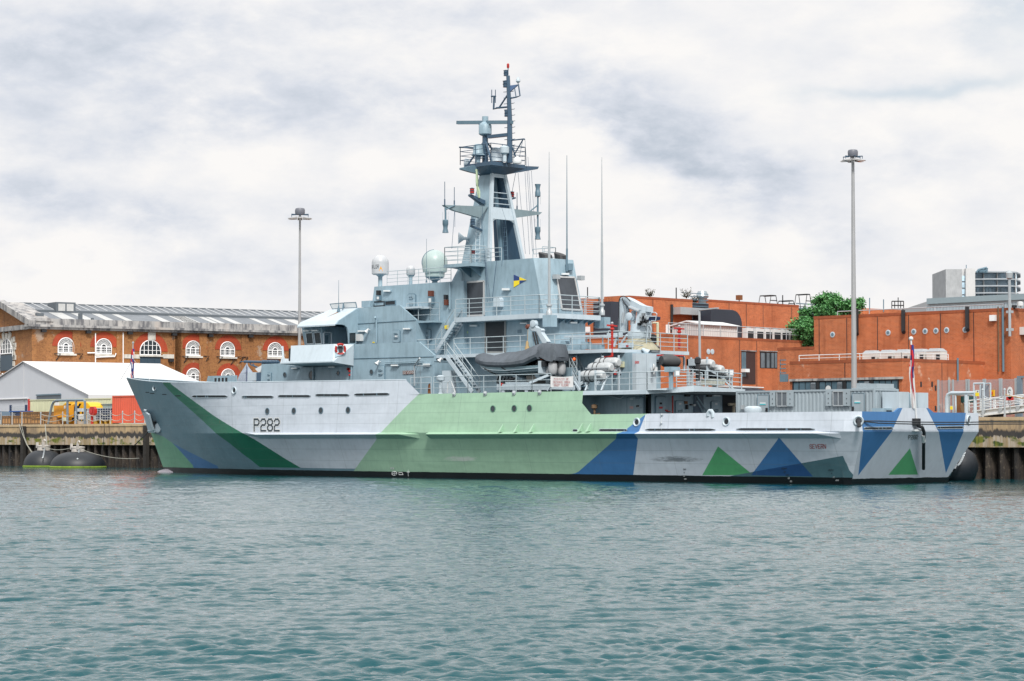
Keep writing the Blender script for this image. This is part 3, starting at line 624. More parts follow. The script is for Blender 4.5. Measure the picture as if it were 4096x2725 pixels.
# ================================================================ superstructure
def PY(c, pts, y): return [onY(c(*q), y) for q in pts]
def wallY(m, pts3, y2, mi=0): return m.prism(pts3, (0, y2-pts3[0].y, 0), mi)
def lampbox(c, x0, y0, x1, y1, pl, parent=None, n=V3((0, -1, 0))):    # bulkhead light: pale tube in a tray
    a, b = pl(c(x0, (y0+y1)/2)), pl(c(x1, (y0+y1)/2)); h = (pl(c(x0, y0))-pl(c(x0, y1))).length*.5
    m = MB(); d = (b-a).normalized(); m.beam(a+n*.05, b+n*.05, .10, h*1.6, mi=1, side=(0, 0, 1)); m.beam(a+d*.05+n*.14, b-d*.08+n*.14, .14, h*1.7, mi=0, side=(0, 0, 1))
    return m.build('deck_light', [LAMPW, GREY], SHIP)
def door(c, x0, y0, x1, y1, pl, n, vents=(.25, .55), marks=(), name='steel_door'):
    f = pxbox(c, x0, y0, x1, y1, pl); m = MB(); n = V3(n); r = .10
    pts = [(r*1.6, 0), (1-r*1.6, 0), (1, r*.6), (1, 1-r*.6), (1-r*1.6, 1), (r*1.6, 1), (0, 1-r*.6), (0, r*.6)]
    big = [( .5+(u-.5)*1.12, .5+(v-.5)*1.06) for u, v in pts]
    m.hexa([f(u, v) for u, v in big], [f(u, v)+n*.05 for u, v in big], 1); m.hexa([f(u, v)+n*.05 for u, v in pts], [f(u, v)+n*.09 for u, v in pts], 0)
    o = m.build(name, [GREY, GREYD], SHIP, fix=True)
    for v in vents:
        h = MB(); h.tube([f(.22, v)+n*.11, f(.30, v+.05)+n*.13, f(.70, v+.05)+n*.13, f(.78, v)+n*.11, f(.7, v-.05)+n*.12, f(.3, v-.05)+n*.12, f(.22, v)+n*.11], .02, 4); h.build('stiffening_bead', GREYD, o)
    for (u, v, w, hh, mm) in marks:
        h = MB(); h.hexa([f(u, v)+n*.092, f(u+w, v)+n*.092, f(u+w, v+hh)+n*.092, f(u, v+hh)+n*.092], [f(u, v)+n*.105, f(u+w, v)+n*.105, f(u+w, v+hh)+n*.105, f(u, v+hh)+n*.105]); h.build('door_notice', mm, o)
    h = MB(); h.tube([f(.9, .5)+n*.1, f(.9, .5)+n*.16, f(.7, .5)+n*.16], .018, 5); h.build('door_handle', STEEL, o)
    return o
def panel(c, pts, pl, n, t, mt, name, frame=None, fw=.06, parent=None):
    p = [pl(c(*q)) for q in pts]; n = V3(n); m = MB(); m.hexa([q+n*.002 for q in p], [q+n*t for q in p], 0)
    if frame:
        k = len(p)
        for i in range(k): m.beam(p[i]+n*(t/2+.01), p[(i+1) % k]+n*(t/2+.01), fw, t+.05, mi=1, side=tuple(n))
        return m.build(name, [mt, frame], parent or SHIP)
    return m.build(name, mt, parent or SHIP)
def pipe(pts, r=.04, mt=None, name='pipe', n=6):
    m = MB(); m.tube(pts, r, n); return m.build(name, mt or GREY, SHIP)
NP = V3((0, -1, 0))
# ---- first level house, set in from the bulwark
Y1 = -5.0; F1 = lambda p: onY(p, Y1)
pts = [F1(cH(1262,990)), F1(cH(1290,560)), F1(cH(1690,545)), F1(cF(330,1340)), F1(cF(1470,1270)), F1(cF(1495,930)), F1(c3(1290,936)), F1(c3(1430,1056)), F1(c3(1425,1420))]
for q in pts: q.y = Y1
pts[0].z = 5.7; pts[-1].z = 5.7
m = MB(); wallY(m, [pts[0], pts[1], pts[2], pts[3], V3((pts[8].x, Y1, pts[3].z)), pts[8]], -Y1)
wallY(m, [V3((pts[4].x, Y1, pts[3].z+.001)), pts[5], pts[6], pts[7], V3((pts[7].x, Y1, pts[3].z+.001))], Y1+.15); H1 = m
m.box(pts[4].x, pts[7].x, Y1+.15, -Y1, pts[3].z, pts[3].z+.06)
k = [V3((q.x, 0, q.z)) for q in (V3((pts[4].x, 0, pts[3].z+.001)), pts[5], pts[6], pts[7], V3((pts[7].x, 0, pts[3].z+.001)))]
m.prism([V3((q.x, -Y1, q.z)) for q in k], (0, -.15, 0)); m.build('lower_deckhouse', GREY, SHIP)
LV2 = pts[3].z+.06
pipe([F1(c3(712,1086))+NP*.02, F1(c3(1425,1068))+NP*.02], .03, GREYD, 'weld_seam', 4)
for q, r in ((cH(1780,782), .20), (cH(2345,795), .36), (c3(567,1217), .17), (c3(866,1207), .2)): porthole(F1(q), NP, r*.85, g=GREYD)
door(c3, 922, 1152, 985, 1285, F1, NP, (.7, .4))
door(cH, 1420, 735, 1500, 950, F1, NP, (.75, .3))
for a in ((1052,1140,1118,1154),(1340,1130,1405,1144),(158,1167,218,1180),(492,1156,552,1169)): lampbox(c3, *a, F1)
panel(c3, ((1148,1228),(1255,1224),(1255,1192),(1148,1196)), F1, NP, .05, BROWN, 'name_board')
m = MB(); letters(m, 'SEVERN', lambda u, v: pxbox(c3, 1152, 1199, 1250, 1224, F1, 1196, 1220)(u, v)+NP*.06, .8); m.build('name_lettering', WHITE, [o for o in SHIP.children if o.name.startswith('name_board')][0], fix=False)
m = MB(); [m.tube([F1(c3(995,y))+NP*.1, F1(c3(1325,y-12))+NP*.1], .03, 5) for y in (1120, 1133)]; m.build('handrail_pair', GREY, SHIP)
pipe([F1(c3(695,1150))+NP*.1, F1(c3(690,1290))+NP*.1], .06); pipe([F1(c3(350,1150))+NP*.1, F1(c3(350,1298))+NP*.1], .07)
for x, y in ((662,1180),(678,1200),(680,1235)): m = MB(); q = F1(c3(x, y)); m.lathe(q, NP, [(.09, 0), (.11, .08), (.05, .2)], 8); m.build('hydrant_valve', RED, SHIP)
def horn(c, x, y, pl, d=(.3, -.9, -.3), s=1.):
    m = MB(); q = pl(c(x, y)); d = V3(d).normalized(); m.tube([q, q+NP*.25*s], .035, 5); m.lathe(q+NP*.22*s-d*.1, d, [(.05*s, 0), (.07*s, .12*s), (.17*s, .34*s), (.15*s, .345*s)], 12); return m.build('loudspeaker_horn', WHITE, SHIP)
horn(c3, 945, 1115, F1, (-.2, -.6, -.8))
# small boat boom / davit against the house and its wires
m = MB(); a, b_, c_ = F1(c3(1278,1330))+NP*.3, F1(c3(1278,1150))+NP*.3, F1(c3(1392,1085))+NP*1.0
m.tube([a, b_, c_], .06, 6); m.tube([c_, F1(c3(1360,1240))+NP*.6, F1(c3(1300,1330))+NP*.3], .018, 4); m.tube([c_, F1(c3(1285,1215))+NP*.3], .018, 4); m.tube([b_, F1(c3(1410,1155))+NP*.2], .03, 5)
m.build('hand_davit', STEEL, SHIP)
# ---- second level: wheelhouse, visor roof, plating aft of it
Y2 = -3.7; F2 = lambda p: onY(p, Y2)
xa_ = onY(cF(1545,600), Y2).x; FA = lambda p: onX(p, xa_)
w0, w1, w2 = F2(c3(770,630)), F2(c3(1115,608)), F2(c3(1265,738)); wt = FA(cF(1545,245))
RZ = wt.z
m = MB(); wallY(m, [V3((xa_, Y2, LV2)), V3((xa_, Y2, RZ)), w0, w1, w2, V3((w2.x, Y2, LV2))], Y2+.15)
m.prism([V3((xa_, -Y2, LV2)), V3((xa_, -Y2, RZ)), V3((w0.x, -Y2, w0.z)), V3((w1.x, -Y2, w1.z)), V3((w2.x, -Y2, w2.z)), V3((w2.x, -Y2, LV2))], (0, -.15, 0))
m.box(w2.x-.15, w2.x, Y2+.15, -Y2-.15, LV2, w2.z-.05); m.box(xa_+.1, w2.x-.15, Y2+.15, -Y2-.15, w2.z-.5, w2.z-.35); m.build('upper_deckhouse', GREY, SHIP)
LV3 = w2.z-.35
pipe([F2(c3(735,775))+NP*.02, F2(c3(1262,742))+NP*.02], .03, GREYD, 'weld_seam', 4)
eb, el = FA(cF(1190,480)), FA(cF(1130,555))        # visor break and lip, aft ends
wf = onY(cF(480,540), eb.y); lf = onY(cF(415,595), el.y); rf = onY(cF(1040,270), Y2+.25)
m = MB()
def roofhalf(s):
    k = lambda q: V3((q.x, q.y*s, q.z))
    ra = V3((xa_, Y2+.25, RZ)); r0 = V3((rf.x, Y2+.25, RZ)); bA = V3((xa_, eb.y, eb.z)); b0 = V3((wf.x, eb.y, eb.z)); lA = V3((xa_, el.y, el.z)); l0 = V3((lf.x, el.y, el.z))
    th = V3((0, 0, -.10))
    for q in ([ra, r0, b0, bA], [bA, b0, l0, lA]):
        m.hexa([k(p+th) for p in q], [k(p) for p in q])
    # forward slope to the centreline
    r0c, b0c, l0c = V3((rf.x, 0, RZ)), V3((wf.x-.8, 0, eb.z)), V3((lf.x-.9, 0, el.z))
    m.hexa([k(p+th) for p in (r0, r0c, b0c, b0)], [k(p) for p in (r0, r0c, b0c, b0)]); m.hexa([k(p+th) for p in (b0, b0c, l0c, l0)], [k(p) for p in (b0, b0c, l0c, l0)])
roofhalf(1); roofhalf(-1); m.hexa([V3((rf.x, Y2+.25, RZ-.1)), V3((xa_, Y2+.25, RZ-.1)), V3((xa_, -Y2-.25, RZ-.1)), V3((rf.x, -Y2-.25, RZ-.1))], [V3((rf.x, Y2+.25, RZ)), V3((xa_, Y2+.25, RZ)), V3((xa_, -Y2-.25, RZ)), V3((rf.x, -Y2-.25, RZ))])
m.box(xa_, w0.x+6, Y2+.15, -Y2-.15, RZ-.25, RZ-.12); m.build('wheelhouse_roof', GREYL, SHIP)
m = MB(); fin = [FA(cF(*q)) for q in ((1130,557),(1190,482),(1545,248),(1545,922),(1375,922),(1362,720),(1338,620),(1290,572),(1240,560))]
m.prism(fin, (.14, 0, 0)); m.pair('wheelhouse_side_frame', GREY, SHIP)
# glazed house under the visor
YW = el.y+.75; FWH = lambda p: onY(p, YW); wx0, wx1 = FWH(cF(500,600)).x, FWH(cF(885,760)).x; zt_ = el.z
yi = -2.6; FI = lambda p: onY(p, yi)
m = MB(); lean = .38
for s in (1, -1):
    m.hexa([V3((wx0+lean, s*(YW+.3), LV2)), V3((wx1, s*(YW+.3), LV2)), V3((wx1, s*yi, LV2)), V3((wx0+lean, s*yi, LV2))], [V3((wx0, s*YW, zt_-.05)), V3((wx1, s*YW, zt_-.05)), V3((wx1, s*yi, zt_-.05)), V3((wx0, s*yi, zt_-.05))])
m.box(wx0-.3, xa_+.1, yi-.001, -yi+.001, LV2, RZ-.15); WH = m.build('wheelhouse', GREY, SHIP)
FWw = lambda p: cut(p, (0, YW+.3, LV2), (0, zt_-.05-LV2, .3))
def window(c, pts, pl, n, gm=None, parent=None, fr=GREY): 
    p = [pl(c(*q)) for q in pts]; n = V3(n); m = MB(); m.hexa([q+n*.004 for q in p], [q+n*.02 for q in p], 0); k = len(p)
    for i in range(k): m.beam(p[i]+n*.03, p[(i+1) % k]+n*.03, .07, .07, mi=1, side=tuple(n))
    return m.build('window', [gm or DGLASS, fr], parent or SHIP)
for pts in (((588,725),(712,712),(738,925),(612,930)), ((742,712),(862,700),(890,920),(768,926))): window(cF, pts, FWw, (0, -1, .13), parent=WH, fr=GREYL)
for a in ((558,665,690,695),(708,660,848,690)): lampbox(cF, *a, FWw)
FX1 = lambda p: onX(p, wx1); 
window(cF, ((925,755),(1010,745),(1010,920),(925,922)), FX1, (1, 0, 0), BGLASS, WH); m = MB(); m.tube([FX1(cF(*q))+V3((.12, 0, 0)) for q in ((898,920),(898,725),(915,708),(1025,708),(1042,725),(1042,920))], .06, 6); m.build('door_frame', GREYL, WH)
for pts in (((1112,722),(1192,718),(1192,915),(1112,920)), ((1255,708),(1325,704),(1325,918),(1255,920))): window(cF, pts, FI, (0, -1, 0), parent=WH)
window(cF, ((1385,712),(1518,706),(1518,918),(1385,920)), lambda p: onX(p, xa_+.14), (1, 0, 0), parent=WH)
lampbox(cF, 1060, 637, 1190, 665, FI); lampbox(cF, 1590, 668, 1718, 698, F2); horn(cF, 1790, 660, F2, (-.3, -.5, -.8))
m = MB(); f = pxbox(cF, 1583, 742, 1668, 870, F2); m.hexa([f(0,0), f(1,0), f(1,1), f(0,1)], [f(0,0)+NP*.3, f(1,0)+NP*.3, f(1,1)+NP*.3, f(0,1)+NP*.3]); m.build('junction_box', WHITE, SHIP)
door(c3, 1062, 832, 1122, 940, F2, NP, (.35, .7), ((.35,.4,.35,.16,WHITE),)); lampbox(c3, 1160, 812, 1226, 826, F2)
pipe([F2(c3(915,945))+NP*.08, F2(c3(915,760))+NP*.08, F2(c3(912,730))+NP*.12, F2(c3(925,715))+NP*.3, F2(c3(935,728))+NP*.4], .06)
m = MB(); f = pxbox(c3, 878, 936, 893, 946, F2); m.hexa([f(0,0)+NP*.01, f(1,0)+NP*.01, f(1,1)+NP*.01, f(0,1)+NP*.01], [f(0,0)+NP*.05, f(1,0)+NP*.05, f(1,1)+NP*.05, f(0,1)+NP*.05]); m.build('warning_notice', SIGNY, SHIP)
# windscreens, whip and rust run on the roof
for pts in (((1038,172),(1280,152),(1300,252),(1085,266)), ((1296,150),(1522,140),(1545,240),(1312,250))):
    p = [onY(cF(*q), Y2+.5) for q in pts]; m = MB(); m.plate(p, .03, 0)
    for i in range(4): m.beam(p[i], p[(i+1) % 4], .05, .05, mi=1)
    m.build('windscreen_panel', [mat('pale_perspex', (.55, .58, .60), .3, 0, .1, 0, 0, lin_in=True), GREYD], SHIP)
m = MB(); m.plate([onY(cF(1287,150), Y2+.5), onY(cF(1312,250), Y2+.5), onY(cF(1265,275), Y2-.1)], .05); m.build('windscreen_bracket', GREYD, SHIP)
q = cut(cF(1200,320), eb, (0, -(RZ-eb.z), Y2+.25-eb.y)); t_ = onY(c3(562,382), q.y)
m = MB(); m.lathe(q, (0, 0, 1), [(.14, 0), (.12, .1), (.05, .35), (.03, .5)], 8, 0); m.tube([q+UP*.4, V3((q.x, q.y, t_.z))], .025, 5, 0, .012); m.build('whip_antenna', [GREYD], SHIP)
m = MB(); sl_ = (V3((0, eb.y, eb.z))-V3((0, Y2+.25, RZ))).normalized(); p0 = q+V3((0, 0, .015)); m.add([p0+V3((.1, 0, 0)), p0+sl_*.25+V3((.06, 0, 0)), p0+sl_*1.1+V3((-.35, 0, .0)), p0+sl_*.35+V3((-.14, 0, 0)), p0+V3((-.1, 0, 0))], [(0, 1, 2, 3, 4)]); m.build('rust_run', mat('rust_stain', (.33, .17, .07), .7, 0, .3, .5, 0, lin_in=True), SHIP)
# ---- bridge wing, port and starboard
yt, yb = -6.35, -6.95
T = lambda x, y: onY(cF(x, y), yt); Bt = lambda x, y: onY(cF(x, y), yb); Wm = lambda x, y: onY(cF(x, y), Y1-.02)
t0, t1, b0, b1 = T(300,955), T(1110,930), Bt(90,1300), Bt(1085,1270); tz = t0.z; zbm = b0.z
for v in (t0, t1): v.z = T(700,942).z
for v in (b0, b1): v.z = Bt(600,1285).z
fr0 = lerp(t0, b0, 0); m = MB(); th = V3((0, .1, 0))
bl = Bt(270,1250); br = lerp(b1, t1, (bl.z-b1.z)/(t1.z-b1.z))
bl = V3((bl.x, lerp(b0, t0, (bl.z-b0.z)/(t0.z-b0.z)).y, bl.z)); br = V3((br.x, bl.y, bl.z))
fl = V3((Bt(125,1250).x, bl.y, bl.z)); ft = V3((T(118,968).x, yt, t0.z))
m.hexa([t0, t1, br, bl], [q+th for q in (t0, t1, br, bl)]); m.hexa([V3((b0.x, bl.y, bl.z)), br, b1, b0], [q+th for q in (V3((b0.x, bl.y, bl.z)), br, b1, b0)])
m.hexa([ft, ft+V3((.12, 0, 0)), fl+V3((.12, 0, 0)), fl], [q+th for q in (ft, ft+V3((.12, 0, 0)), fl+V3((.12, 0, 0)), fl)])
aT, aB = Wm(1490,925), Wm(1480,1335); aT.z = t1.z; 
m.hexa([t1, aT, aB, b1], [q+V3((-.1, .06, 0)) for q in (t1, aT, aB, b1)])
u0 = V3((b0.x+.3, Y1, b0.z-.15)); m.hexa([b0, b1, aB, V3((aB.x, Y1, aB.z)), u0], [q+UP*.08 for q in (b0, b1, aB, V3((aB.x, Y1, aB.z)), u0)])
m.box(b0.x+.2, aB.x-.5, Y1, -4.3, aB.z, aB.z+.06); m.hexa([V3((b0.x, b0.y+.05, b0.z)), V3((b0.x+.1, b0.y+.05, b0.z)), V3((b0.x+.1, Y1+.3, b0.z)), V3((b0.x, Y1+.3, b0.z))], [V3((ft.x, yt, t0.z-.9)), V3((ft.x+.1, yt, t0.z-.9)), V3((ft.x+.1, Y1+.3, t0.z-.9)), V3((ft.x, Y1+.3, t0.z-.9))])
m.pair('bridge_wing', GREYL, SHIP)  # paler paint carries the sky light on the leaning plates
m = MB(); m.box(ft.x+.15, t0.x+1.0, -5.35, -5.25, b0.z+.1, t0.z-.02, 0); m.box(ft.x+.3, ft.x+.75, -5.9, -5.4, b0.z+.1, b0.z+1.15, 1); m.build('wing_console_and_shade', [MASTB, BLACK], SHIP)  # dark back plate paints the shaded inside of the wing; console before it
# lifebuoy recess on the aft face of the wing
nW = (aT-t1).cross(b1-t1).normalized(); nW = nW if nW.dot(CAMP-t1) > 0 else -nW
FWg = lambda p: cut(p, t1, nW)
p = [FWg(cF(*q)) for q in ((1132,965),(1290,965),(1290,1130),(1132,1185))]; m = MB(); m.hexa([q+nW*.03 for q in p], [q+nW*.06 for q in p], 0); pp = [FWg(cF(*q)) for q in ((1180,972),(1272,972),(1272,1110),(1205,1130))]; m.hexa([q+nW*.062 for q in pp], [q+nW*.08 for q in pp], 1)
m.build('lifebuoy_recess', [GREY, DARK], SHIP)
m = MB(); o = FWg(cF(1222,1052))+nW*.2; ux = nW.cross(UP).normalized(); R_ = .34
ring = [o + ux*(R_*cos(a)) + UP*(R_*1.05*sin(a)) for a in np.linspace(0, 2*pi, 25)]; m.tube(ring[:-1]+[ring[0]], .085, 8, 0)
for a in (.7, 2.3, 3.9, 5.5): m.tube([o+ux*(R_*cos(a+d))+UP*(R_*1.05*sin(a+d)) for d in (-.12, 0, .12)], .095, 8, 1)
tag(m.build('lifebuoy', [RED, WHITE], None, base=tuple(o)), 'orange-red ring lifebuoy with white bands hung on the bridge wing of the grey ship', 'lifebuoy')
# ---- third level: electronics house with the radomes
Y3 = -2.35; F3 = lambda p: onY(p, Y3)
p = [F3(c3(*q)) for q in ((842,640),(890,441),(1600,396),(1600,740))]; p[0].z = LV3; p[3].z = LV3-2.5; p = [p[0], p[1], V3((p[2].x+1.0, Y3, F3(c3(1250,418)).z)), V3((p[3].x+1.0, Y3, p[3].z)), V3((w2.x-.3, Y3, p[3].z)), V3((w2.x-.3, Y3, LV3))]
p[1].z = p[2].z; HZ = p[2].z
m = MB(); wallY(m, p, -Y3); m.build('electronics_house', GREY, SHIP)
q0 = F3(c3(890,441)); rail(SHIP, [V3((F3(c3(995,410)).x, Y3+.1, HZ)), V3((F3(c3(1568,398)).x, Y3+.1, HZ))], 1.05, 4, 1.1)
panel(c3, ((892,618),(985,612),(985,576),(892,580)), F3, NP, .06, GREY, 'vent_cover', BLACK, .08); panel(c3, ((990,610),(1082,604),(1082,566),(990,572)), F3, NP, .03, DARK, 'vent_opening', GREYD, .05)
door(c3, 1195, 510, 1262, 735, F3, NP, (.85, .6, .35, .15)); lampbox(c3, 985, 472, 1048, 488, F3)
def speakerbox(c, x0, y0, x1, y1, pl, mt): f = pxbox(c, x0, y0, x1, y1, pl); m = MB(); m.hexa([f(0,0), f(1,0), f(1,1), f(0,1)], [f(0,0)+NP*.22, f(1,0)+NP*.22, f(1,1)+NP*.22, f(0,1)+NP*.22]); return m.build('equipment_box', mt, SHIP)
for a, mt in (((926,476,950,518), BLACK), ((930,520,956,564), GREYD), ((1390,478,1425,528), BROWN), ((1392,532,1430,600), GREYD), ((1530,515,1552,555), BLACK), ((1533,558,1558,608), BROWN)): speakerbox(c3, *a, F3, mt)
for a in ((934,532,952,556),(1398,546,1420,588)): f = pxbox(c3, *a, F3); m = MB(); m.hexa([f(0,0)+NP*.225, f(1,0)+NP*.225, f(1,1)+NP*.225, f(0,1)+NP*.225], [f(0,0)+NP*.24, f(1,0)+NP*.24, f(1,1)+NP*.24, f(0,1)+NP*.24]); m.build('notice_plate', WHITE, SHIP)
m = MB(); q = [onY(c3(*k), -2.8) for k in ((775,570),(858,566),(848,624),(775,627))]; m.prism(q, (0, 1.2, 0)); m.build('ready_use_locker', GREY, SHIP)
z_ = F2(c3(1265,738)).z-.1; rail(SHIP, [V3((w2.x-1.3, -3.4, z_)), V3((w2.x+1.1, -3.4, z_)), V3((w2.x+1.1, -2.5, z_))], 1.3, 3, 1.2)
# deck slab aft of the upper house at level 3 and door below it
m = MB(); m.box(w2.x, w2.x+1.5, -3.5, 3.5, z_-.12, z_); m.build('side_deck', GREY, SHIP)
YB = -2.6; FB_ = lambda p: onY(p, YB)
m = MB(); m.box(w2.x-.02, onY(c3(1400,850), YB).x+2.2, YB, -YB, 5.7, z_-.12); m.build('after_deckhouse', GREY, SHIP)
door(c3, 1320, 825, 1398, 935, FB_, NP, (.3, .7))
# radomes
def radome(cx, cz0, pl, c, xm, ytop, ybot, xl, xr, mt, style):
    o = pl(c(xm, ybot)); R = (xr-xl)/2/2.24/FPX*(o-CAMP).dot(FH); zt_ = pl(c(xm, ytop)).z; h = zt_-o.z
    m = MB()
    if style == 'dome': prof = [(R*.85, 0), (R, .06), (R, h-R*.95)] + [(R*cos(a), h-R*.95+R*.95*sin(a)) for a in np.linspace(.1, pi/2, 9)]
    else: prof = [(R*.75, 0), (R*.78, h*.16), (R*.93, h*.18), (R*1.0, h*.38)] + [(R*cos(a), h-R+R*sin(a)) for a in np.linspace(-.12, pi/2, 10)]
    m.lathe(o, (0, 0, 1), prof, 24); return m.build('radome', mt, SHIP), o, R, h
FR = lambda p: onY(p, -1.6)
def pole_under(o, r, zb, par, name='radome_pedestal'):
    m = MB(); m.lathe((o.x, o.y, zb), (0, 0, 1), [(r*1.3, 0), (r, .08), (r, o.z-zb-.15), (r*2.2, o.z-zb)], 12); m.build(name, GREY, par)
RGREY = mat('radome_grey', (.45, .47, .50), .4, 0, .12, 0, .12, lin_in=True)
r1, o1, R1, h1 = radome(0, 0, FR, c3, 943, 157, 335, 867, 1020, RGREY, 'dome'); pole_under(o1, .16, HZ, r1)
r2, o2, R2, h2 = radome(0, 0, FR, c3, 1216, 252, 340, 1177, 1255, RGREY, 'dome'); pole_under(o2, .13, HZ, r2)
r3, o3, R3, h3 = radome(0, 0, lambda p: onY(p, 0), c3, 1432, 112, 355, 1318, 1548, PALEGRN, 'globe'); 
m = MB(); m.lathe((o3.x, 0, HZ), (0, 0, 1), [(.25, 0), (.2, .3), (.2, o3.z-HZ-.3), (.7, o3.z-HZ)], 12); m.build('radome_pedestal', [GREYD], r3)
m = MB(); m.tube([o3+V3((R3*1.01*cos(-2.2+.0*k)*cos(a), R3*1.01*sin(-2.2)*cos(a), h3-R3+R3*1.01*sin(a))) for k, a in enumerate(np.linspace(-.7, 1.5, 12))], .035, 5); m.build('radome_seam', GREYD, r3)
def domeface(o, R, u, z):   # a point on the radome's skin, u radians round from the camera side
    a = atan2(CAMP.y-o.y, CAMP.x-o.x) + u; return V3((o.x+R*cos(a), o.y+R*sin(a), z))
m = MB(); letters(m, 'SAILOR', lambda u, v: domeface(o1, R1*1.012, -1.5+1.32*u, o1.z+.30*h1+v*.17*h1), .85, 0); m.build('radome_lettering', INK, r1, fix=False)
m = MB(); pz = o1.z+.16*h1; m.add([domeface(o1, R1*1.012, -.18, pz), domeface(o1, R1*1.012, .32, pz), domeface(o1, R1*1.012, .07, pz+.36)], [(0, 1, 2)]); m.build('warning_triangle', mat('sign_orange', (.75, .33, .02), .5, 0, .05, 0, 0, lin_in=True), r1, fix=False)
# slim aerials on the roof
def whip(c, x, yb, yt, y, r=.03, base=.0):
    p0, p1 = onY(c(x, yb), y), onY(c(x, yt), y); m = MB(); m.tube([p0, V3((p0.x, y, p1.z))], r, 5, 0, r*.45)
    if base: m.lathe(p0, (0, 0, 1), [(r*3, 0), (r*2.4, base*.5), (r*1.2, base)], 8)
    return m.build('whip_antenna', GREYD, SHIP)
whip(c3, 1357, 405, 12, -1.9, .025, .2)
# ---- funnel casing
YC = -1.95; FC = lambda p: onY(p, YC)
PZ = onY(cB(1450,850), -3.0).z; PZb = onY(cB(1450,915), -3.0).z
fb0, ft0 = FC(cB(200,880)), FC(cB(285,250)); cb, ct = FC(cB(1430,850)), FC(cB(1290,110)); TZ = ct.z; ch = .7
fk = FC(cB(190,425)); ftm = FC(cB(640,165))
def oct_(x0, x1, z, y=-YC, c=ch): return [V3((x0, -y, z)), V3((x1, -y, z)), V3((x1+c, -y+c, z)), V3((x1+c, y-c, z)), V3((x1, y, z)), V3((x0, y, z))]
shift = (FC(cB(280,250)).x-fk.x)/(FC(cB(280,250)).z-fk.z)
m = MB(); m.hexa(oct_(fb0.x, cb.x, PZ), oct_(fk.x, cb.x+(ct.x-cb.x)*(fk.z-PZ)/(TZ-PZ), fk.z)); m.hexa(oct_(fk.x, cb.x+(ct.x-cb.x)*(fk.z-PZ)/(TZ-PZ), fk.z), oct_(fk.x+shift*(TZ-fk.z), ct.x, TZ))
CAS = m.build('funnel_casing', GREY, SHIP)
m = MB(); m.hexa(oct_(fb0.x-4.8, cb.x+.15, 5.7), oct_(fb0.x-4.8, cb.x+.15, PZb)); m.build('casing_base', GREY, SHIP)
slopeN = V3((TZ-PZ, 0, -(ct.x-cb.x))).normalized(); xaft = cb.x+ch
FS = lambda p: cut(p, (xaft, 0, PZ), slopeN)
def chn(p): return cut(p, (cb.x, YC, PZ), V3((.7, -.7, -.7*(ct.x-cb.x)/(TZ-PZ))))
LOUV = mat('louvre_mesh', (.05, .06, .075), .6, 0, .5, 0, .4, lin_in=True); SILV = mat('louvre_frame', (.50, .51, .52), .4, .3, .15, .1, .1, lin_in=True)
panel(cB, ((378,890),(632,880),(632,420),(378,440)), FC, NP, .05, LOUV, 'louvre', SILV, .12)
panel(cB, ((1668,800),(1925,815),(1840,375),(1598,365)), FS, slopeN, .05, LOUV, 'louvre', SILV, .12)
for x, y in ((1562,372),(1893,388)): m = MB(); q = FS(cB(x, y))+slopeN*.15; m.box(q.x-.05, q.x+.3, q.y-.2, q.y+.2, q.z-.15, q.z+.15); m.build('floodlight', STEEL, SHIP)
lampbox(cB, 888, 515, 995, 548, FC); lampbox(cB, 226, 525, 338, 552, FC); lampbox(cB, 1650, 320, 1757, 345, FS, n=slopeN)
f = pxbox(cB, 1722, 200, 1785, 290, FS); m = MB(); m.hexa([f(0,0), f(1,0), f(1,1), f(0,1)], [q+slopeN*.3 for q in (f(0,0), f(1,0), f(1,1), f(0,1))]); m.build('aerial_tuner', GREYD, SHIP)
# funnel badge: quartered blue and yellow pennant
fp = lambda x, y: FC(cB(x, y))+NP*.03
P0, P1, P2, P3, P4, P5 = fp(1030,334), fp(1030,417), fp(1030,505), fp(1107,412), fp(1200,408), fp(1107,367)
P6 = fp(1107,458)
for q, mm in (((P0,P1,P3,P5), BLUE), ((P1,P2,P6,P3), SIGNY), ((P5,P3,P4), SIGNY), ((P3,P6,P4), BLUE)):
    m = MB(); m.prism(list(q), (0, .025, 0)); m.build('funnel_badge_panel', mm if mm is not BLUE else mat('badge_blue', (.015, .045, .17), .4, 0, .05, 0, 0, lin_in=True), CAS)
f = pxbox(cB, 800, 640, 890, 770, FC); m = MB(); m.hexa([f(0,0), f(1,0), f(1,.8), f(.8,1), (f(.2,1)), f(0,.8)], [q+NP*.35 for q in (f(0,0), f(1,0), f(1,.8), f(.8,1), f(.2,1), f(0,.8))]); m.build('winch_cover', GREYL, SHIP)
pipe([FC(cB(345,900))+NP*.12, FC(cB(345,300))+NP*.12, FC(cB(330,262))+NP*.2, FC(cB(230,240))+NP*.3], .05); pipe([onY(cB(165,800), Y3-.12), onY(cB(165,430), Y3-.12)], .07)
# exhausts
for x0, x1 in ((1393,1535),(1600,1728)):
    q = [onX(cB(x, 105), ct.x-.3) for x in (x0, x1)]; zt_ = onX(cB(x0+20,15), ct.x-.3).z; cy = (q[0].y+q[1].y)/2; r = (q[1].y-q[0].y)/2*.9; m = MB()
    n = 14; b_ = [V3((ct.x-.3+r*cos(a), cy+r*sin(a), TZ-.05)) for a in np.linspace(0, 2*pi, n, endpoint=False)]; t_ = [v+V3((-.1, 0, (zt_-TZ)*(.8-.25*cos(a)))) for v, a in zip(b_, np.linspace(0, 2*pi, n, endpoint=False))]
    m.hexa(b_, t_); m.build('exhaust_pipe', BLACK, SHIP)
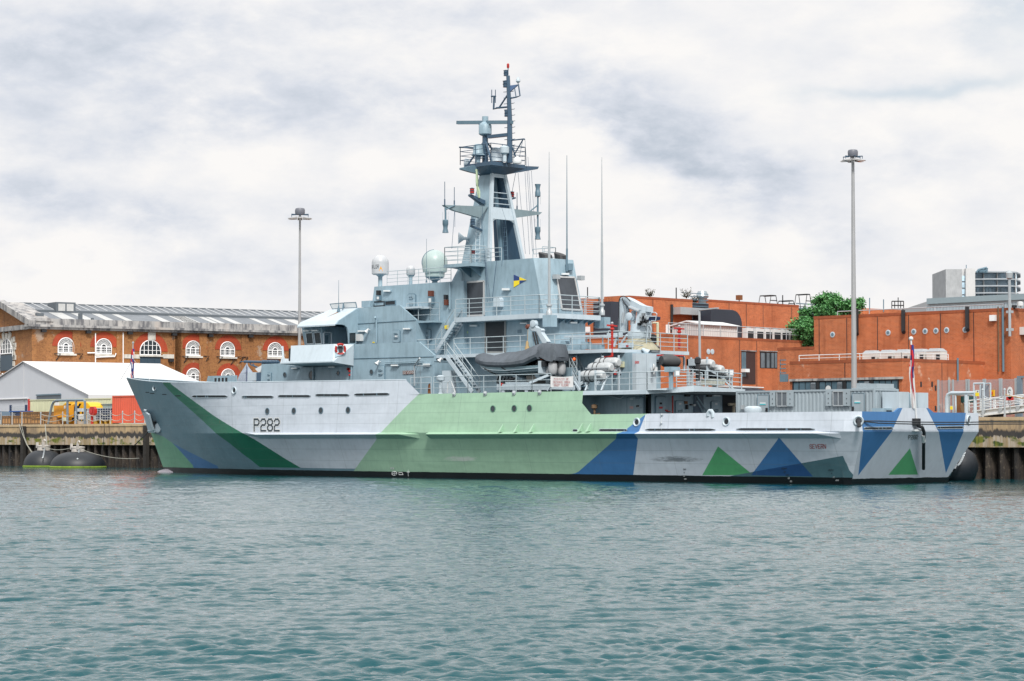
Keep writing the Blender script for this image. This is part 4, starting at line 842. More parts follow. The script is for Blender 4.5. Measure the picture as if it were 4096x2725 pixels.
# platform round the casing
PX0 = onY(cB(230,905), -3.0).x; PXA = onX(cB(1600,880), cb.x+1.6).x
yS = 3.0; pl = [V3((PX0, -yS, PZb)), V3((cb.x+.6, -yS, PZb)), V3((cb.x+1.5, -yS+.9, PZb)), V3((cb.x+1.5, yS-.9, PZb)), V3((cb.x+.6, yS, PZb)), V3((PX0, yS, PZb))]
m = MB(); m.hexa(pl, [q+UP*(PZ-PZb) for q in pl]); m.build('casing_platform', GREYL, SHIP)
rail(SHIP, [q+UP*(PZ-PZb)+V3((.05 if i == 0 or i == 5 else -.06, 0, 0))+V3((0, .06 if q.y < 0 else -.06, 0)) for i, q in enumerate(pl)], 1.25, 4, 1.35, .03)
for i in range(7):
    m = MB(); x = lerp(pl[2], pl[3], (i+.3)/7.)
    m.prism([V3((pl[2].x-.05, x.y, PZb)), V3((pl[2].x-.9, x.y, PZb)), V3((pl[2].x-.8, x.y, PZb-.35))], (0, .06, 0)); m.build('platform_bracket', GREYD, SHIP)
# big whip aerials on boxes at the platform's quarters
for (cx, yb_, yt_, yy, bx0, bx1, by0, by1) in ((1505,870,-1950+1150,-3.35,1450,1562,877,1040), (2216,860,-1850+1150,3.35,2150,2282,905,1060)):
    q = onY(cB(cx, yb_), yy); top = onY((1750+cx/3.367, {1505:608, 2216:630}[cx]), yy); m = MB()
    m.lathe(q-UP*.1, (0, 0, 1), [(.2, 0), (.2, .3), (.12, .42), (.13, .6), (.2, .65), (.2, .75), (.09, .8)], 10); m.tube([q+UP*.65, lerp(q+UP*.65, V3((q.x, q.y, top.z)), .42)], .095, 8, 0, .08); m.tube([lerp(q+UP*.65, V3((q.x, q.y, top.z)), .42), V3((q.x, q.y, top.z))], .065, 6, 0, .018)
    a = m.build('whip_antenna', STEEL, SHIP); m = MB(); b0_ = onY(cB(bx0, by1), yy); b1_ = onY(cB(bx1, by0), yy); m.box(b0_.x, b1_.x, yy-.25, yy+.35, b0_.z, b1_.z); m.build('tuner_box', GREY, a)
q = FS(cB(1715,300)); t_ = onX((2252, 622), q.x); m = MB(); m.tube([q+slopeN*.2, V3((q.x+.2, q.y, q.z+1.6))], .07, 6); m.tube([V3((q.x+.2, q.y, q.z+1.6)), V3((q.x+.2, q.y, t_.z))], .05, 6, 0, .016); m.build('whip_antenna', GREYD, SHIP)
# platform below the mast on the port side
MZ = onY(cB(300,185), -3.2).z
p = [onY(cB(125,200), -3.0), onY(cB(460,170), -3.2), onY(cB(645,180), YC), onY(cB(290,232), YC)]
m = MB(); p = [V3((p[0].x, -3.3, MZ)), V3((p[1].x, -3.3, MZ)), V3((p[2].x, YC+.05, MZ)), V3((p[0].x+1.2, YC+.05, MZ)), V3((p[0].x, Y3, MZ))]; m.hexa([q-UP*.22 for q in p], p); m.pair('mast_platform', GREY, SHIP)
rail(SHIP, [p[3], p[0]+V3((.05, .05, 0)), p[1]+V3((0, .05, 0)), p[2]], 1.2, 4, 1.2, .03); 
m = MB(); [m.prism([V3((x, YC, MZ-.22)), V3((x, -3.1, MZ-.22)), V3((x, YC, MZ-.9))], (.06, 0, 0)) for x in (p[0].x+1.3, p[1].x-.4)]; m.build('platform_bracket', GREYD, SHIP)
rail(SHIP, [V3((fk.x+shift*(TZ-fk.z)+.8, YC+.15, TZ)), V3((ct.x-3.2, YC+.15, TZ))], .9, 3, 1.0, .025); rail(SHIP, [V3((ct.x-3.6, 1.7, TZ)), V3((ct.x-1.4, 1.7, TZ)), V3((ct.x-1.4, .4, TZ))], 1.0, 3, 1.0, .03)
# ================================================================ mast
ym, yt_ = -1.7, -.62
ax, fx = onY(cB(690,150), ym).x, onY(c5(385,1560), ym).x; zb = onY(c5(600,1562), ym).z
zt_ = onY(c5(620,872), yt_).z; axt, fxt = onY(c5(620,872), yt_).x, onY(c5(525,885), yt_).x
mp = lambda f, s, z, a=True: V3((( (ax if a else fx)*(1-f)+(axt if a else fxt)*f), s*(ym*(1-f)+yt_*f), z))
m = MB(); m.hexa([mp(0,1,zb,False), mp(0,1,zb), mp(0,1,zb)+V3((0,.09,0)), mp(0,1,zb,False)+V3((0,.09,0))], [mp(1,1,zt_,False), mp(1,1,zt_), mp(1,1,zt_)+V3((0,.09,0)), mp(1,1,zt_,False)+V3((0,.09,0))])
m.build('mast', GREY, SHIP); MAST = [o for o in SHIP.children if o.name == 'mast'][0]
m = MB(); m.hexa([mp(0,-1,zb,False), mp(0,-1,zb), mp(0,-1,zb)-V3((0,.09,0)), mp(0,-1,zb,False)-V3((0,.09,0))], [mp(1,-1,zt_,False), mp(1,-1,zt_), mp(1,-1,zt_)-V3((0,.09,0)), mp(1,-1,zt_,False)-V3((0,.09,0))]); m.build('mast_plate', MASTB, MAST)
fz = lambda z: (z-zb)/(zt_-zb)
m = MB()
for s in (1, -1): m.beam(mp(0, s, zb)+V3((.06, 0, 0)), mp(1, s, zt_)+V3((.06, 0, 0)), .24, .22, .22, .2, side=(1, 0, 0))
zc0, zc1 = onY(c5(605,1225), -1.2).z, onY(c5(615,1132), -1.1).z
q = [mp(fz(zc0),1,zc0), mp(fz(zc0),-1,zc0), mp(fz(zc1),-1,zc1), mp(fz(zc1),1,zc1)]; m.hexa(q, [p+V3((.12, 0, 0)) for p in q])
for s in (1, -1):      # rounded haunches under the cross plate
    for k in range(4):
        a0 = .55*(1-k/4); m.prism([mp(fz(zc0),s,zc0)+V3((.01, 0, 0)), mp(fz(zc0),s,zc0)+V3((.01, s*a0, 0)), mp(fz(zc0-.15*k-.15),s,zc0-.15*k-.15)+V3((.01, 0, 0))], (.1, 0, 0))
q = [mp(.96,1,zt_-.25), mp(.96,-1,zt_-.25), mp(1,-1,zt_), mp(1,1,zt_)]; m.hexa(q, [p+V3((.12, 0, 0)) for p in q]); m.build('mast_portal', GREYL, MAST)
for yy in (1022, 1066, 1110): z = onY(c5(700,yy), 0).z; m = MB(); m.tube([mp(fz(z),1,z), mp(fz(z),-1,z)], .035, 5); m.build('cross_bar', GREYL, MAST)
m = MB()   # ladders and cable trays
def ladder(m, a, b, w=.4, step=.3, side=V3((0, 1, 0)), r=.022):
    a, b = V3(a), V3(b); n = int((b-a).length/step); m.tube([a-side*w/2, b-side*w/2], r, 4); m.tube([a+side*w/2, b+side*w/2], r, 4)
    for i in range(1, n): q = lerp(a, b, i/n); m.tube([q-side*w/2, q+side*w/2], r*.8, 4)
l0, l1 = mp(0,1,zb), mp(1,1,zt_); ladder(m, V3((lerp(mp(0,1,zb,False), l0, .62).x, ym-.12, zb)), V3((lerp(mp(.55,1,0,False), mp(.55,1,0), .45).x, mp(.55,1,0).y-.12, zb+.55*(zt_-zb))), side=V3((1, 0, 0))); m.build('mast_ladder', GREYL, MAST)
m = MB(); ladder(m, (ax-1.0, 1.0, zb), (ax-1.0, .75, zc1), side=V3((1, 0, 0))); m.tube([(ax-1.3, .9, zb), (axt-.8, .45, zt_)], .16, 8, 0); m.build('cable_trunk', GREYD, MAST)
# top platform, flared out from the head of the mast
O = lambda p: onY(p, 0)
zP = onY(c5(640,790), -1.0).z; px0, px1 = O(c5(520,780)).x, O(c5(790,790)).x
b_ = [mp(1,1,zt_-.05,False), mp(1,1,zt_-.05), mp(1,-1,zt_-.05), mp(1,-1,zt_-.05,False)]
yP = 1.7; t_ = [V3((px0, -yP*.8, zP-.2)), V3((px1-.5, -yP, zP-.2)), V3((px1-.5, yP, zP-.2)), V3((px0, yP*.8, zP-.2))]
m = MB(); m.hexa(b_, t_); m.hexa(t_, [q+UP*.26 for q in t_]); m.build('mast_head_platform', MASTB, MAST)
xm_ = (axt+fxt)/2
def yardplate(c, pts, x, mt, th=.28): m = MB(); m.prism([onX(c(*q), x) for q in pts], (-th, 0, 0)); return m.build('yard', mt, MAST)
YARDM = mat('yard_paint', (.20, .27, .30), .5, 0, .25, .1, .1, lin_in=True)
yardplate(cD, ((1235,525),(1480,328),(1968,350),(1940,402)), xm_+.4, MASTB); yardplate(cD, ((360,372),(625,320),(730,505),(560,468),(360,410)), xm_+.2, GREYD)
xz = lambda z: (mp(fz(z),1,z,False).x+mp(fz(z),1,z).x)/2
zy = onY(c5(600,1150), -1).z; yardplate(cD, ((1395,1228),(2035,1305),(1980,1352),(1440,1428)), xz(zy)+.9, YARDM); yardplate(cD, ((-10,1150),(900,1185),(730,1418),(200,1268),(20,1180)), xz(zy)+.7, YARDM)
rp = [V3((px0-.3, -yP*.9, zP+.06)), V3((px1-.5, -yP, zP+.06)), V3((px1-.5, yP, zP+.06)), V3((px0-.3, yP*.9, zP+.06)), V3((px0-.3, -yP*.9, zP+.06))]
rail(MAST, rp, 1.25, 4, 1.3, .03, mat_=MASTB)
# pole, radars, aerial brackets on the centreline
zp = zP+.06
pt, pb = O(c5(749,105)), O(c5(762,785)); m = MB(); m.tube([V3((pb.x, 0, zp)), V3((pb.x, 0, zp+3.2)), V3((pt.x, 0, pt.z))], .21, 8, 0, .13)
m.tube([V3((pb.x-.2, -.1, zp)), V3((pb.x-.1, 0, zp+2))], .05, 5); m.tube([V3((pb.x+.5, .3, zp)), V3((pb.x, 0, zp+1.6))], .05, 5)
POLE = m.build('pole_mast', MASTB, MAST)
m = MB()
for i in range(int((pt.z-zp-.7)/.42)): z = zp+.4+i*.42; x = pb.x+(pt.x-pb.x)*max(0, (z-zp-3.2)/(pt.z-zp-3.2)); m.tube([(x-.52, 0, z), (x-.2, .2, z+.02), (x+.2, .2, z), (x+.52, 0, z-.02)], .022, 4)
m.build('mast_steps', MASTB, POLE)
def cl(c, pts, r, name='aerial_bracket', mt=MASTB, y=0, par=None, n=6): m = MB(); m.tube([onY(c(*q), y) for q in pts], r, n); return m.build(name, mt, par or POLE)
cl(c5, ((749,100),(749,40)), .035, 'aerial_rod'); m = MB(); q = O(c5(749,45)); m.lathe(q, (0,0,1), [(.07,0),(.09,.06),(.09,.28),(.03,.34)], 8); m.build('masthead_light', RED, POLE)
def lantern(c, x, y0, y1, y=0, mt=MASTB, cap=MASTB, w=.17, par=None):
    a, b = onY(c(x, y1), y), onY(c(x, y0), y); h = b.z-a.z; m = MB(); m.lathe(a, (0,0,1), [(w,0),(w,h*.08)], 10, 1); 
    for k in (0.08, .5): m.lathe(a+UP*h*k, (0,0,1), [(w*.8,0),(w*.95,h*.06),(w*.95,h*.30),(w*.8,h*.34)], 10, 0); m.lathe(a+UP*h*(k+.34), (0,0,1), [(w*1.1,0),(w*1.1,h*.06)], 10, 1)
    m.lathe(a+UP*h*.9, (0,0,1), [(w,0),(w*.3,h*.1)], 10, 1); return m.build('signal_lantern', [mt, cap], par or POLE)
lantern(c5, 733, 58, 106); lantern(c5, 733, 140, 195, w=.22); lantern(c5, 738, 372, 425, w=.16)
m = MB(); m.prism([O(c5(*q)) for q in ((757,182),(830,172),(760,232))], (0, .1, 0)); m.build('aerial_plate', mat('mast_blue_plate', (.09, .16, .30), .5, 0, .1, 0, 0, lin_in=True), POLE)
cl(c5, ((830,172),(843,262),(815,272),(765,283)), .05); cl(c5, ((800,200),(812,272)), .035); cl(c5, ((828,170),(828,150)), .03); m = MB(); m.lathe(O(c5(828,160)), (0,0,1), [(.08,0),(.16,.1),(.14,.25),(.03,.4)], 8); m.build('gps_aerial', GREYL, POLE)
cl(c5, ((640,262),(636,368),(660,357),(745,350)), .07); cl(c5, ((745,255),(676,360)), .06)
for x in (621, 650): cl(c5, ((x,318),(x,214)), .03, 'dipole_aerial')
cl(c5, ((618,266),(652,266)), .06)
m = MB(); m.beam(O(c5(352,472)), O(c5(782,469)), .22, .24, side=(0,0,1)); m.beam(O(c5(530,482)), O(c5(600,481)), .3, .2); RAD = m.build('radar_scanner', GREYD, MAST)
q = O(c5(570,574)); m = MB(); m.lathe(q, (0,0,1), [(.3,0),(.46,.1),(.46,.7),(.36,.85),(.22,.95),(.22,1.35)], 14); m.beam(O(c5(585,498)), O(c5(606,494)), .25); m.build('radar_turning_unit', GREY, MAST)
m = MB(); r0 = V3((q.x, 0, zp)); m.tube([r0, q], .22, 8, 0, .2); m.tube([V3((q.x-1.0, -.8, zp)), q-UP*.3], .07, 5); m.tube([V3((q.x+1.5, -.8, zp)), q-UP*.3], .09, 5); m.tube([V3((q.x+.8, 1.2, zp)), q-UP*.3], .07, 5); m.build('radar_tripod', MASTB, MAST)
m = MB(); m.beam(O(c5(595,584)), O(c5(752,567)), .3, .22); m.build('cat_walk', MASTB, MAST)
cl(c5, ((368,665),(520,670)), .06, 'navigation_radar_scanner', MASTB, -.6, MAST); m = MB(); q = onY(c5(515,742), -.6); m.lathe(q, (0,0,1), [(.15,-.4),(.18,0),(.5,.12),(.38,.25),(.34,.8),(.22,.9)], 12); m.build('navigation_radar', GREY, MAST)
m = MB(); q = onY(c5(660,778), .8); m.lathe(q, (0,0,1), [(.5,0),(.45,.2),(.42,.9),(.2,1.0)], 10); m.build('aerial_cone', GREYL, MAST); m = MB(); q = onY(c5(722,778), -.5); m.lathe(q, (0,0,1), [(.15,0),(.15,.5),(.32,.6),(.34,1.0),(.2,1.1)], 10); m.build('searchlight', GREYL, MAST)
m = MB(); q = O(c5(424,778))-UP*.1; m.tube([q-UP*.6, q], .05, 5); m.lathe(q, (-.7,-.7,.1), [(.2,-.25),(.32,-.1),(.34,.15),(.1,.2)], 12); m.build('searchlight', GREYL, MAST)
m = MB(); q = O(c5(820,792)); m.lathe(q, (0,0,1), [(.30,0),(.32,.08),(.28,.3),(.16,.43),(.02,.48)], 12); m.build('satellite_dome', WHITE, MAST)
cl(c5, ((768,612),(876,600),(880,606)), .05, 'gaff', MASTB, 0, POLE); cl(c5, ((866,605),(795,728)), .045, 'gaff', MASTB, 0, POLE)
# lamps on brackets
lantern(c5, 467, 982, 1030, -2.3, RED, MASTB, .16, MAST); m = MB(); q = onY(c5(467,1034), -2.3); m.beam(q+V3((-.25,0,-.03)), V3((xz(q.z)+.2, -1.1, q.z-.5)), .3, .12, .5, .3); m.build('lamp_bracket', MASTB, MAST)
lantern(c5, 780, 1010, 1058, 1.9, RED, MASTB, .16, MAST); m = MB(); q = onY(c5(780,1060), 1.9); m.beam(q+V3((.2,.1,-.03)), V3((xz(q.z), 1.0, q.z-.4)), .25, .1); m.build('lamp_bracket', MASTB, MAST)
lantern(c5, 472, 1225, 1275, -2.4, MASTB, MASTB, .17, MAST); m = MB(); q = onY(c5(472,1278), -2.4); m.beam(q+V3((-.2,0,-.03)), V3((xz(q.z)+.3, -1.35, q.z-.25)), .16, .12); m.build('lamp_bracket', MASTB, MAST)
lantern(cB, 478, 0, 60, -2.6, mat('dark_red_lamp', (.16,.02,.02), .4, 0, .05, 0, 0, lin_in=True), MASTB, .16, MAST)
q = onY(c5(400,1382), -1.6); m = MB(); m.lathe(q+V3((.3,.1,0)), (-.62,-.75,.05), [(.1,0),(.12,.25),(.2,.35),(.42,.62),(.40,.64),(.12,.45)], 16); m.tube([q+V3((.2,.1,-.1)), q+V3((.5,.3,-.5))], .06, 5); m.build('ship_horn', GREYL, MAST)
# aerials on the yards
for x, y0, y1, yy in ((253,1118,935,-4.6),(328,1118,978,-3.6),(820,1160,1020,2.3)): 
    p0, p1 = onX(c5(x, y0), xz(zy)+.7), onX(c5(x, y1), xz(zy)+.7); m = MB(); m.tube([p0, V3((p0.x, p0.y, p0.z+(p1.z-p0.z)*.25))], .05, 5); m.tube([p0, p1], .025, 5); m.build('whip_antenna', MASTB, MAST)
def esm(c, x, y0, y1, yk, up):     # dipole arrays with caps at their ends
    X_ = xz(zy)+.75; a, b = onX(c(x, y1), X_), onX(c(x, y0), X_); m = MB(); m.tube([a, b], .07, 6); d = V3((0,0,1))
    for e, s in ((a, 1), (b, -1)) if up else ((a, 1),):
        m.lathe(e, d*s, [(.22,0),(.15,.3),(.17,.5),(.2,.55),(.2,.85),(.15,.9)], 10, 0)
        for k in range(4): w = V3((.2*cos(k*pi/2+.5), .2*sin(k*pi/2+.5), 0)); m.tube([e+d*s*.85+w, e+d*s*1.45+w], .018, 4, 1)
    m.tube([lerp(a, b, .62 if up else .9), lerp(a, b, .45 if up else 1)+V3((0, -.9 if up else .9, .1 if up else .2))], .05, 5); m.build('direction_finding_aerial', [GREYD, STEEL], MAST)
esm(c5, 982, 955, 1388, 0, True); esm(c5, 258, 1135, 1336, 0, False)
# halyards
X_ = xm_+.3
for x0, y0, x1, y1 in ((828,868,885,1500),(882,860,918,1505),(905,740,950,1500),(932,850,972,1525),(882,610,940,1480),(862,620,835,760),(808,870,782,1010)):
    a, b = onX(c5(x0, y0), X_), onX(c5(x1, y1), X_+.5); m = MB(); m.tube([a, b], .018, 4); m.build('halyard', MASTB, MAST)
for x0, y0, x1, y1, yy in ((330,1160,308,1460,-3.3),(332,1160,332,1290,-3.3)): m = MB(); m.tube([onX(c5(x0, y0), xz(zy)+.7), onX(c5(x1, y1), xz(zy)+.7)], .02, 4); m.build('halyard', MASTB, MAST)
for pts in (((550,1130),(545,1250),(580,1750)), ((700,1140),(730,1230),(700,1600))): m = MB(); m.tube([onY(c5(*q), -1.95) for q in pts], .018, 4); m.build('halyard', MASTB, MAST)
for a in ((640,0,672,705),(650,165,712,690),(795,150,735,690)): m = MB(); m.tube([onY(cB(a[0], a[1]), -2.15), onY(cB(a[2], a[3]), -2.15)], .025, 4); m.build('halyard', MASTB, SHIP)
# pale green signal flag hanging slack from the port yard
m = MB(); rows = [(492,835,506,838),(492,880,512,885),(494,925,522,930),(503,970,520,975),(508,1010,526,1012),(514,1060,526,1062)]
vs = []
for i, r in enumerate(rows):
    for j in range(5): q = onY(c5(r[0]+(r[2]-r[0])*j/4, r[1]+(r[3]-r[1])*j/4), -1.75); q.y += .08*sin(j*2.1+i*1.3); vs.append(q)
m.add(vs, [(i*5+j, i*5+j+1, (i+1)*5+j+1, (i+1)*5+j) for i in range(5) for j in range(4)], 0, True); o = m.build('signal_flag', mat('pale_green_flag', (.42,.52,.36), .8, 0, .3, 0, .1, lin_in=True), None, base=tuple(vs[0])); tag(o, 'slack pale green signal flag hoisted beside the mast of the grey ship', 'flag')

# ================================================================ boat deck, stairs, after house, crane deck
YD = -3.6; FD = lambda p: onY(p, YD)
zd = FD(cC(2200,566)).z; zdb = FD(cC(2200,632)).z; xd0 = FD(c4(85,1055)).x; xD = FD(cE(690,1092)).x
rD = onX(cE(2045,1140), xD); yR = rD.y
m = MB(); pl = [V3((xd0, YD, zdb)), V3((xD-.5, YD, zdb)), V3((xD, YD+.5, zdb)), V3((xD, yR, zdb)), V3((xd0, yR, zdb))]; m.hexa(pl, [q+UP*(zd-zdb) for q in pl]); m.build('crane_deck', GREYL, SHIP)
xs_ = FD(c4(180,930)).x; rl = [V3((FD(c4(255,930)).x, YD+.05, zd)), V3((xD-.5, YD+.05, zd)), V3((xD-.05, YD+.5, zd)), V3((xD-.05, yR-.1, zd))]
rail(SHIP, rl[:2], 1.1, 3, 1.6, .03); rail(SHIP, rl[1:], 1.15, 4, 1.45, .034); rail(SHIP, [V3((FD(c4(-120,940)).x, YD, zd)), V3((FD(c4(178,930)).x, YD, zd))], 1.1, 3, 1.4, .03)
m = MB(); m.box(FD(c4(-150,1060)).x, xd0, YD, -2.7, zdb, zd); m.build('side_deck', GREY, SHIP)
YH = -2.5; FH_ = lambda p: onY(p, YH); xH = onY(cE(1022,1400), YH).x; AX = lambda p: onX(p, xH)
m = MB(); m.box(xd0-.6, xH, YH, AX(cE(1535,1350)).y, 5.7, zdb); m.build('boat_deck_house', GREY, SHIP)
m = MB(); p0, p1, p2 = AX(cE(1025,1180)), AX(cE(1205,1180)), AX(cE(1385,1185)); m.box(xH+.004, xH+.35, p0.y, p1.y-.02, 5.75, zdb-.06); m.build('deck_cabinet', GREYL, SHIP)
m = MB(); m.box(xH+.004, xH+.35, p1.y+.02, p2.y, 5.75, zdb-.06); m.build('deck_cabinet', GREYL, SHIP)
XA_ = lambda p: onX(p, xH+.36)
for a in ((1070,1322,1150,1365),): 
    m = MB()
    for k in range(3): f = pxbox(cE, a[0], a[1]+k*16, a[2], a[1]+k*16+9, XA_); m.add([f(0,0), f(1,0), f(1,1), f(0,1)], [(0,1,2,3)])
    m.build('warning_lettering', SIGNR, SHIP, fix=False)
m = MB(); f = pxbox(cE, 1348, 1432, 1415, 1505, XA_); m.hexa([q+V3((.05,0,0)) for q in (f(0,0),f(1,0),f(1,1),f(0,1))], [q+V3((.3,0,0)) for q in (f(0,0),f(1,0),f(1,1),f(0,1))]); m.build('junction_box', WHITE, SHIP)
m = MB(); m.tube([XA_(cE(1310,1560))+V3((.5,0,0)), XA_(cE(1320,1440))+V3((.5,0,0))], .03, 5); m.lathe(XA_(cE(1305,1435))+V3((.5,0,0)), (-.6,-.75,.1), [(.05,-.1),(.22,.0),(.24,.06),(.1,.03)], 14); m.build('dish_lamp', WHITE, SHIP)
for a in ((1325,1128,1465,1156),): lampbox(cE, *a, lambda p: onX(p, xD), n=V3((1,0,0)))
m = MB(); q = onX(cE(1195,1110), xD); m.tube([q, q+V3((.2,0,.05))], .04, 5); m.lathe(q+V3((.2,0,-.05)), (.5,.4,-.45), [(.08,-.15),(.12,0),(.24,.32),(.2,.34)], 12); m.build('floodlight', GREYL, SHIP)
for yy, y2 in ((1300, 1345),): 
    for k in range(3): m = MB(); m.tube([AX(cE(1390,yy+k*24))+V3((.12,0,0)), AX(cE(1495,yy+k*24))+V3((.12,0,0)), AX(cE(1520,yy+k*18))+V3((.1,0,.2))], .05, 6); m.build('pipe', GREY if k < 2 else BLACK, SHIP)
pipe([AX(cE(1390,1222))+V3((.4,0,0)), AX(cE(1860,1228))+V3((.4,0,0))], .06, RED); pipe([onX(cE(1860,1228), xD-.6), onX(cE(1935,1235), xD-.6), onX(cE(1955,1260), xD-.6), onX(cE(1955,1500), xD-.6)], .09, GREYL)
m = MB(); q = onX(cE(1640,1330), xH+.8); m.lathe(onX(cE(1545,1310), xH+.6), (.25,1,-.06), [(.3,0),(.42,.3),(.44,.9),(.3,1.35),(.12,1.5)], 14); m.build('covered_searchlight', mat('sheer_black_cover', (.05,.055,.06), .6, 0, .3, 0, .2, lin_in=True), SHIP)
pipe([FH_(cE(525,1165))+NP*.6, FH_(cE(580,1180))+NP*.6, FH_(cE(590,1200))+NP*.6, FH_(cE(590,1270))+NP*.6], .06, GREYL)
panel(cE, ((780,1330),(890,1330),(890,1432),(780,1432)), FH_, NP, .2, CREAM, 'equipment_box'); panel(cE, ((625,1255),(832,1255),(832,1545),(625,1545)), FH_, NP, .12, GREYL, 'equipment_box')
pipe([FH_(cE(765,1568))+NP*.25, FH_(cE(765,1380))+NP*.25], .1, RED)
# fire monitors
for x, yb_, yt_2, yy, c in ((665,1240,690,YD+.25,cE),(1868,1100,740,None,cE)):
    pl_ = (lambda p: onY(p, yy)) if yy else (lambda p: onX(p, xD-.3))
    a, b = pl_(c(x, yb_)), pl_(c(x, yt_2+70)); m = MB(); m.tube([a, b], .085, 8); m.lathe(b-UP*.02, (0,0,1), [(.14,0),(.16,.08),(.09,.16),(.14,.24),(.16,.3),(.08,.36)], 12); m.beam(b+V3((-.28,-.2,.3)), b+V3((.28,.2,.24)), .13, .12, .08, .08); m.lathe(b+UP*.36, (0,0,1), [(.06,0),(.10,.08),(.03,.16)], 8, 1)
    if yy: m.tube([a, a+V3((-.7,0,-.04))], .08, 7)
    m.build('fire_monitor', [RED, STEEL], SHIP)
# equipment racked along the deck rail
for x0, y0, x1, y1 in ((-260,960,-190,1085),(-130,1020,95,1110),(110,975,205,1105),(240,1020,440,1105)): f = pxbox(cE, x0, y0, x1, y1, lambda p: onY(p, YD+.7)); m = MB(); m.hexa([f(0,0), f(1,0), f(1,1), f(0,1)], [q+V3((0,.5,0)) for q in (f(0,0), f(1,0), f(1,1), f(0,1))]); m.build('equipment_box', GREY, SHIP)
m = MB(); a, b = onY(cE(-150,885), YD+.9), onY(cE(570,870), YD+.9); m.beam(a, b, .5, .14); m.beam(b-UP*.0, onY(cE(560,910), YD+.9), .1, .1); [m.beam(lerp(a, b, k), lerp(a, b, k)-UP*.55, .07) for k in (.1,.5,.9)]; m.build('gangway_stowage', GREYL, SHIP)
# ---- knuckle-boom crane
q0 = O(cE(1150,1092)); CX_ = q0.x
m = MB(); m.lathe((CX_, 0, zd), (0,0,1), [(1.4,0),(1.35,.1),(.85,.62),(.8,.75)], 20); CR = m.build('crane', mat('crane_base_paint', (.38,.36,.26), .55, 0, .5, .6, .4, lin_in=True), SHIP)
m = MB(); m.lathe((CX_, 0, zd+.75), (0,0,1), [(.75,0),(.8,.15),(.8,.42),(.6,.5),(.55,1.0)], 20); m.build('slewing_ring', GREYL, CR)
P = lambda x, y, yy=0: onY(cE(x, y), yy)
m = MB(); m.beam(P(1225,800), P(1240,360), .95, .75, .7, .5, side=(0,1,0)); m.beam(P(1270,600), P(1290,350), .4, .8, .3, .6, side=(0,1,0)); m.build('crane_column', GREYL, CR)
m = MB(); m.prism([P(*k, -.28) for k in ((1300,345),(1300,440),(1180,410),(960,345),(880,250),(800,230),(820,175),(880,170),(960,200),(1180,320))], (0, .56, 0)); m.build('crane_boom', GREYL, CR)
m = MB(); m.prism([P(*k, -.34) for k in ((795,215),(860,200),(870,330),(850,810),(790,820),(770,780),(790,300))], (0, .3, 0)); m.prism([P(*k, .08) for k in ((860,230),(960,340),(900,420),(880,800),(850,810),(860,330))], (0, .28, 0)); m.build('crane_jib', GREYL, CR)
m = MB(); m.tube([P(1060,600), P(1050,420)], .13, 8); m.tube([P(1030,680), P(1058,420)], .17, 8); m.build('crane_ram', STEEL, CR)
m = MB(); m.tube([P(975,355,-.35), P(1150,425,-.35)], .11, 8); m.tube([P(870,450,-.4), P(850,640,-.4)], .09, 8); m.tube([P(930,420,.4), P(890,790,.4)], .07, 8); m.build('crane_ram', STEEL, CR)
m = MB(); m.tube([P(790,800,-.45), P(790,240,-.45), P(815,175,-.45), P(860,155,-.45), P(930,180,-.45), P(990,250,-.45)], .035, 5); m.build('hydraulic_hose', BLACK, CR); m = MB(); m.tube([P(845,190,-.42), P(880,290,-.42), P(950,350,-.42), P(970,430,-.42), P(940,480,-.42)], .04, 5); m.build('hydraulic_hose', BLACK, CR)
m = MB(); m.lathe(P(955,520,-.5), (0,1,0), [(.2,0),(.27,.03),(.27,.1),(.14,.12),(.14,.3),(.27,.32),(.27,.4)], 16); m.build('crane_winch', GREYL, CR)
m = MB(); random.seed(3)
for k in range(16): a = P(random.uniform(1150,1290), random.uniform(530,690), -.55); m.box(a.x-.09, a.x+.09, a.y-.1, a.y+.1, a.z-.07, a.z+.1, k % 2)
for k in range(7): x = 1195+k*11; m.tube([P(x,460,-.45), P(x+random.uniform(-14,14),560,-.5)], .018, 4, 1)
m.build('crane_valve_block', [STEEL, BLACK], CR)
m = MB(); m.prism([P(*k, -.3) for k in ((1300,595),(1340,510),(1425,525),(1415,580),(1330,600))], (0,.6,0)); m.build('crane_seat', NAVY, CR)
for yy in (-.35, .35): m = MB(); m.tube([P(*k, yy) for k in ((1275,520),(1460,520),(1470,480),(1440,450),(1370,450),(1345,510))], .035, 5); m.tube([P(*k, yy) for k in ((1300,620),(1350,640),(1370,600),(1440,605),(1455,520))], .035, 5); m.tube([P(*k, yy) for k in ((1300,680),(1355,695),(1365,740),(1350,900))], .035, 5); m.tube([P(1305,690,yy), P(1300,900,yy)], .035, 5); m.build('seat_guard', GREYL, CR)
m = MB(); m.box(*(lambda a, b: (a.x, b.x, -1.1, -.7, b.z, a.z))(P(770,830), P(985,900))); m.tube([P(750,900,-.9), P(700,1060,-.9)], .09, 6); m.tube([P(930,850,-.9), P(780,1080,-.9)], .07, 6); m.build('jib_rest', GREYL, SHIP)
m = MB(); m.box(*(lambda a, b: (a.x, b.x, -1.5, -1.2, b.z, a.z))(P(1050,1010), P(1270,1085))); m.build('equipment_box', GREYL, SHIP); m = MB(); m.lathe(P(955,1068,-1.4), (0,0,1), [(.15,0),(.16,.15),(.05,.2)], 8); m.build('deck_lamp', RED, SHIP)
m = MB(); q = onX(cE(1385,980), xD-.4); m.lathe(onX(cE(1395,1000), xD-.4), (0,0,1), [(.22,0),(.26,.2),(.26,.5),(.1,.6)], 10); m.tube([onX(cE(1310,1090), xD-.4), q], .06, 5); m.tube([onX(cE(1510,1090), xD-.4), q], .06, 5); m.build('capstan', BLACK, SHIP)
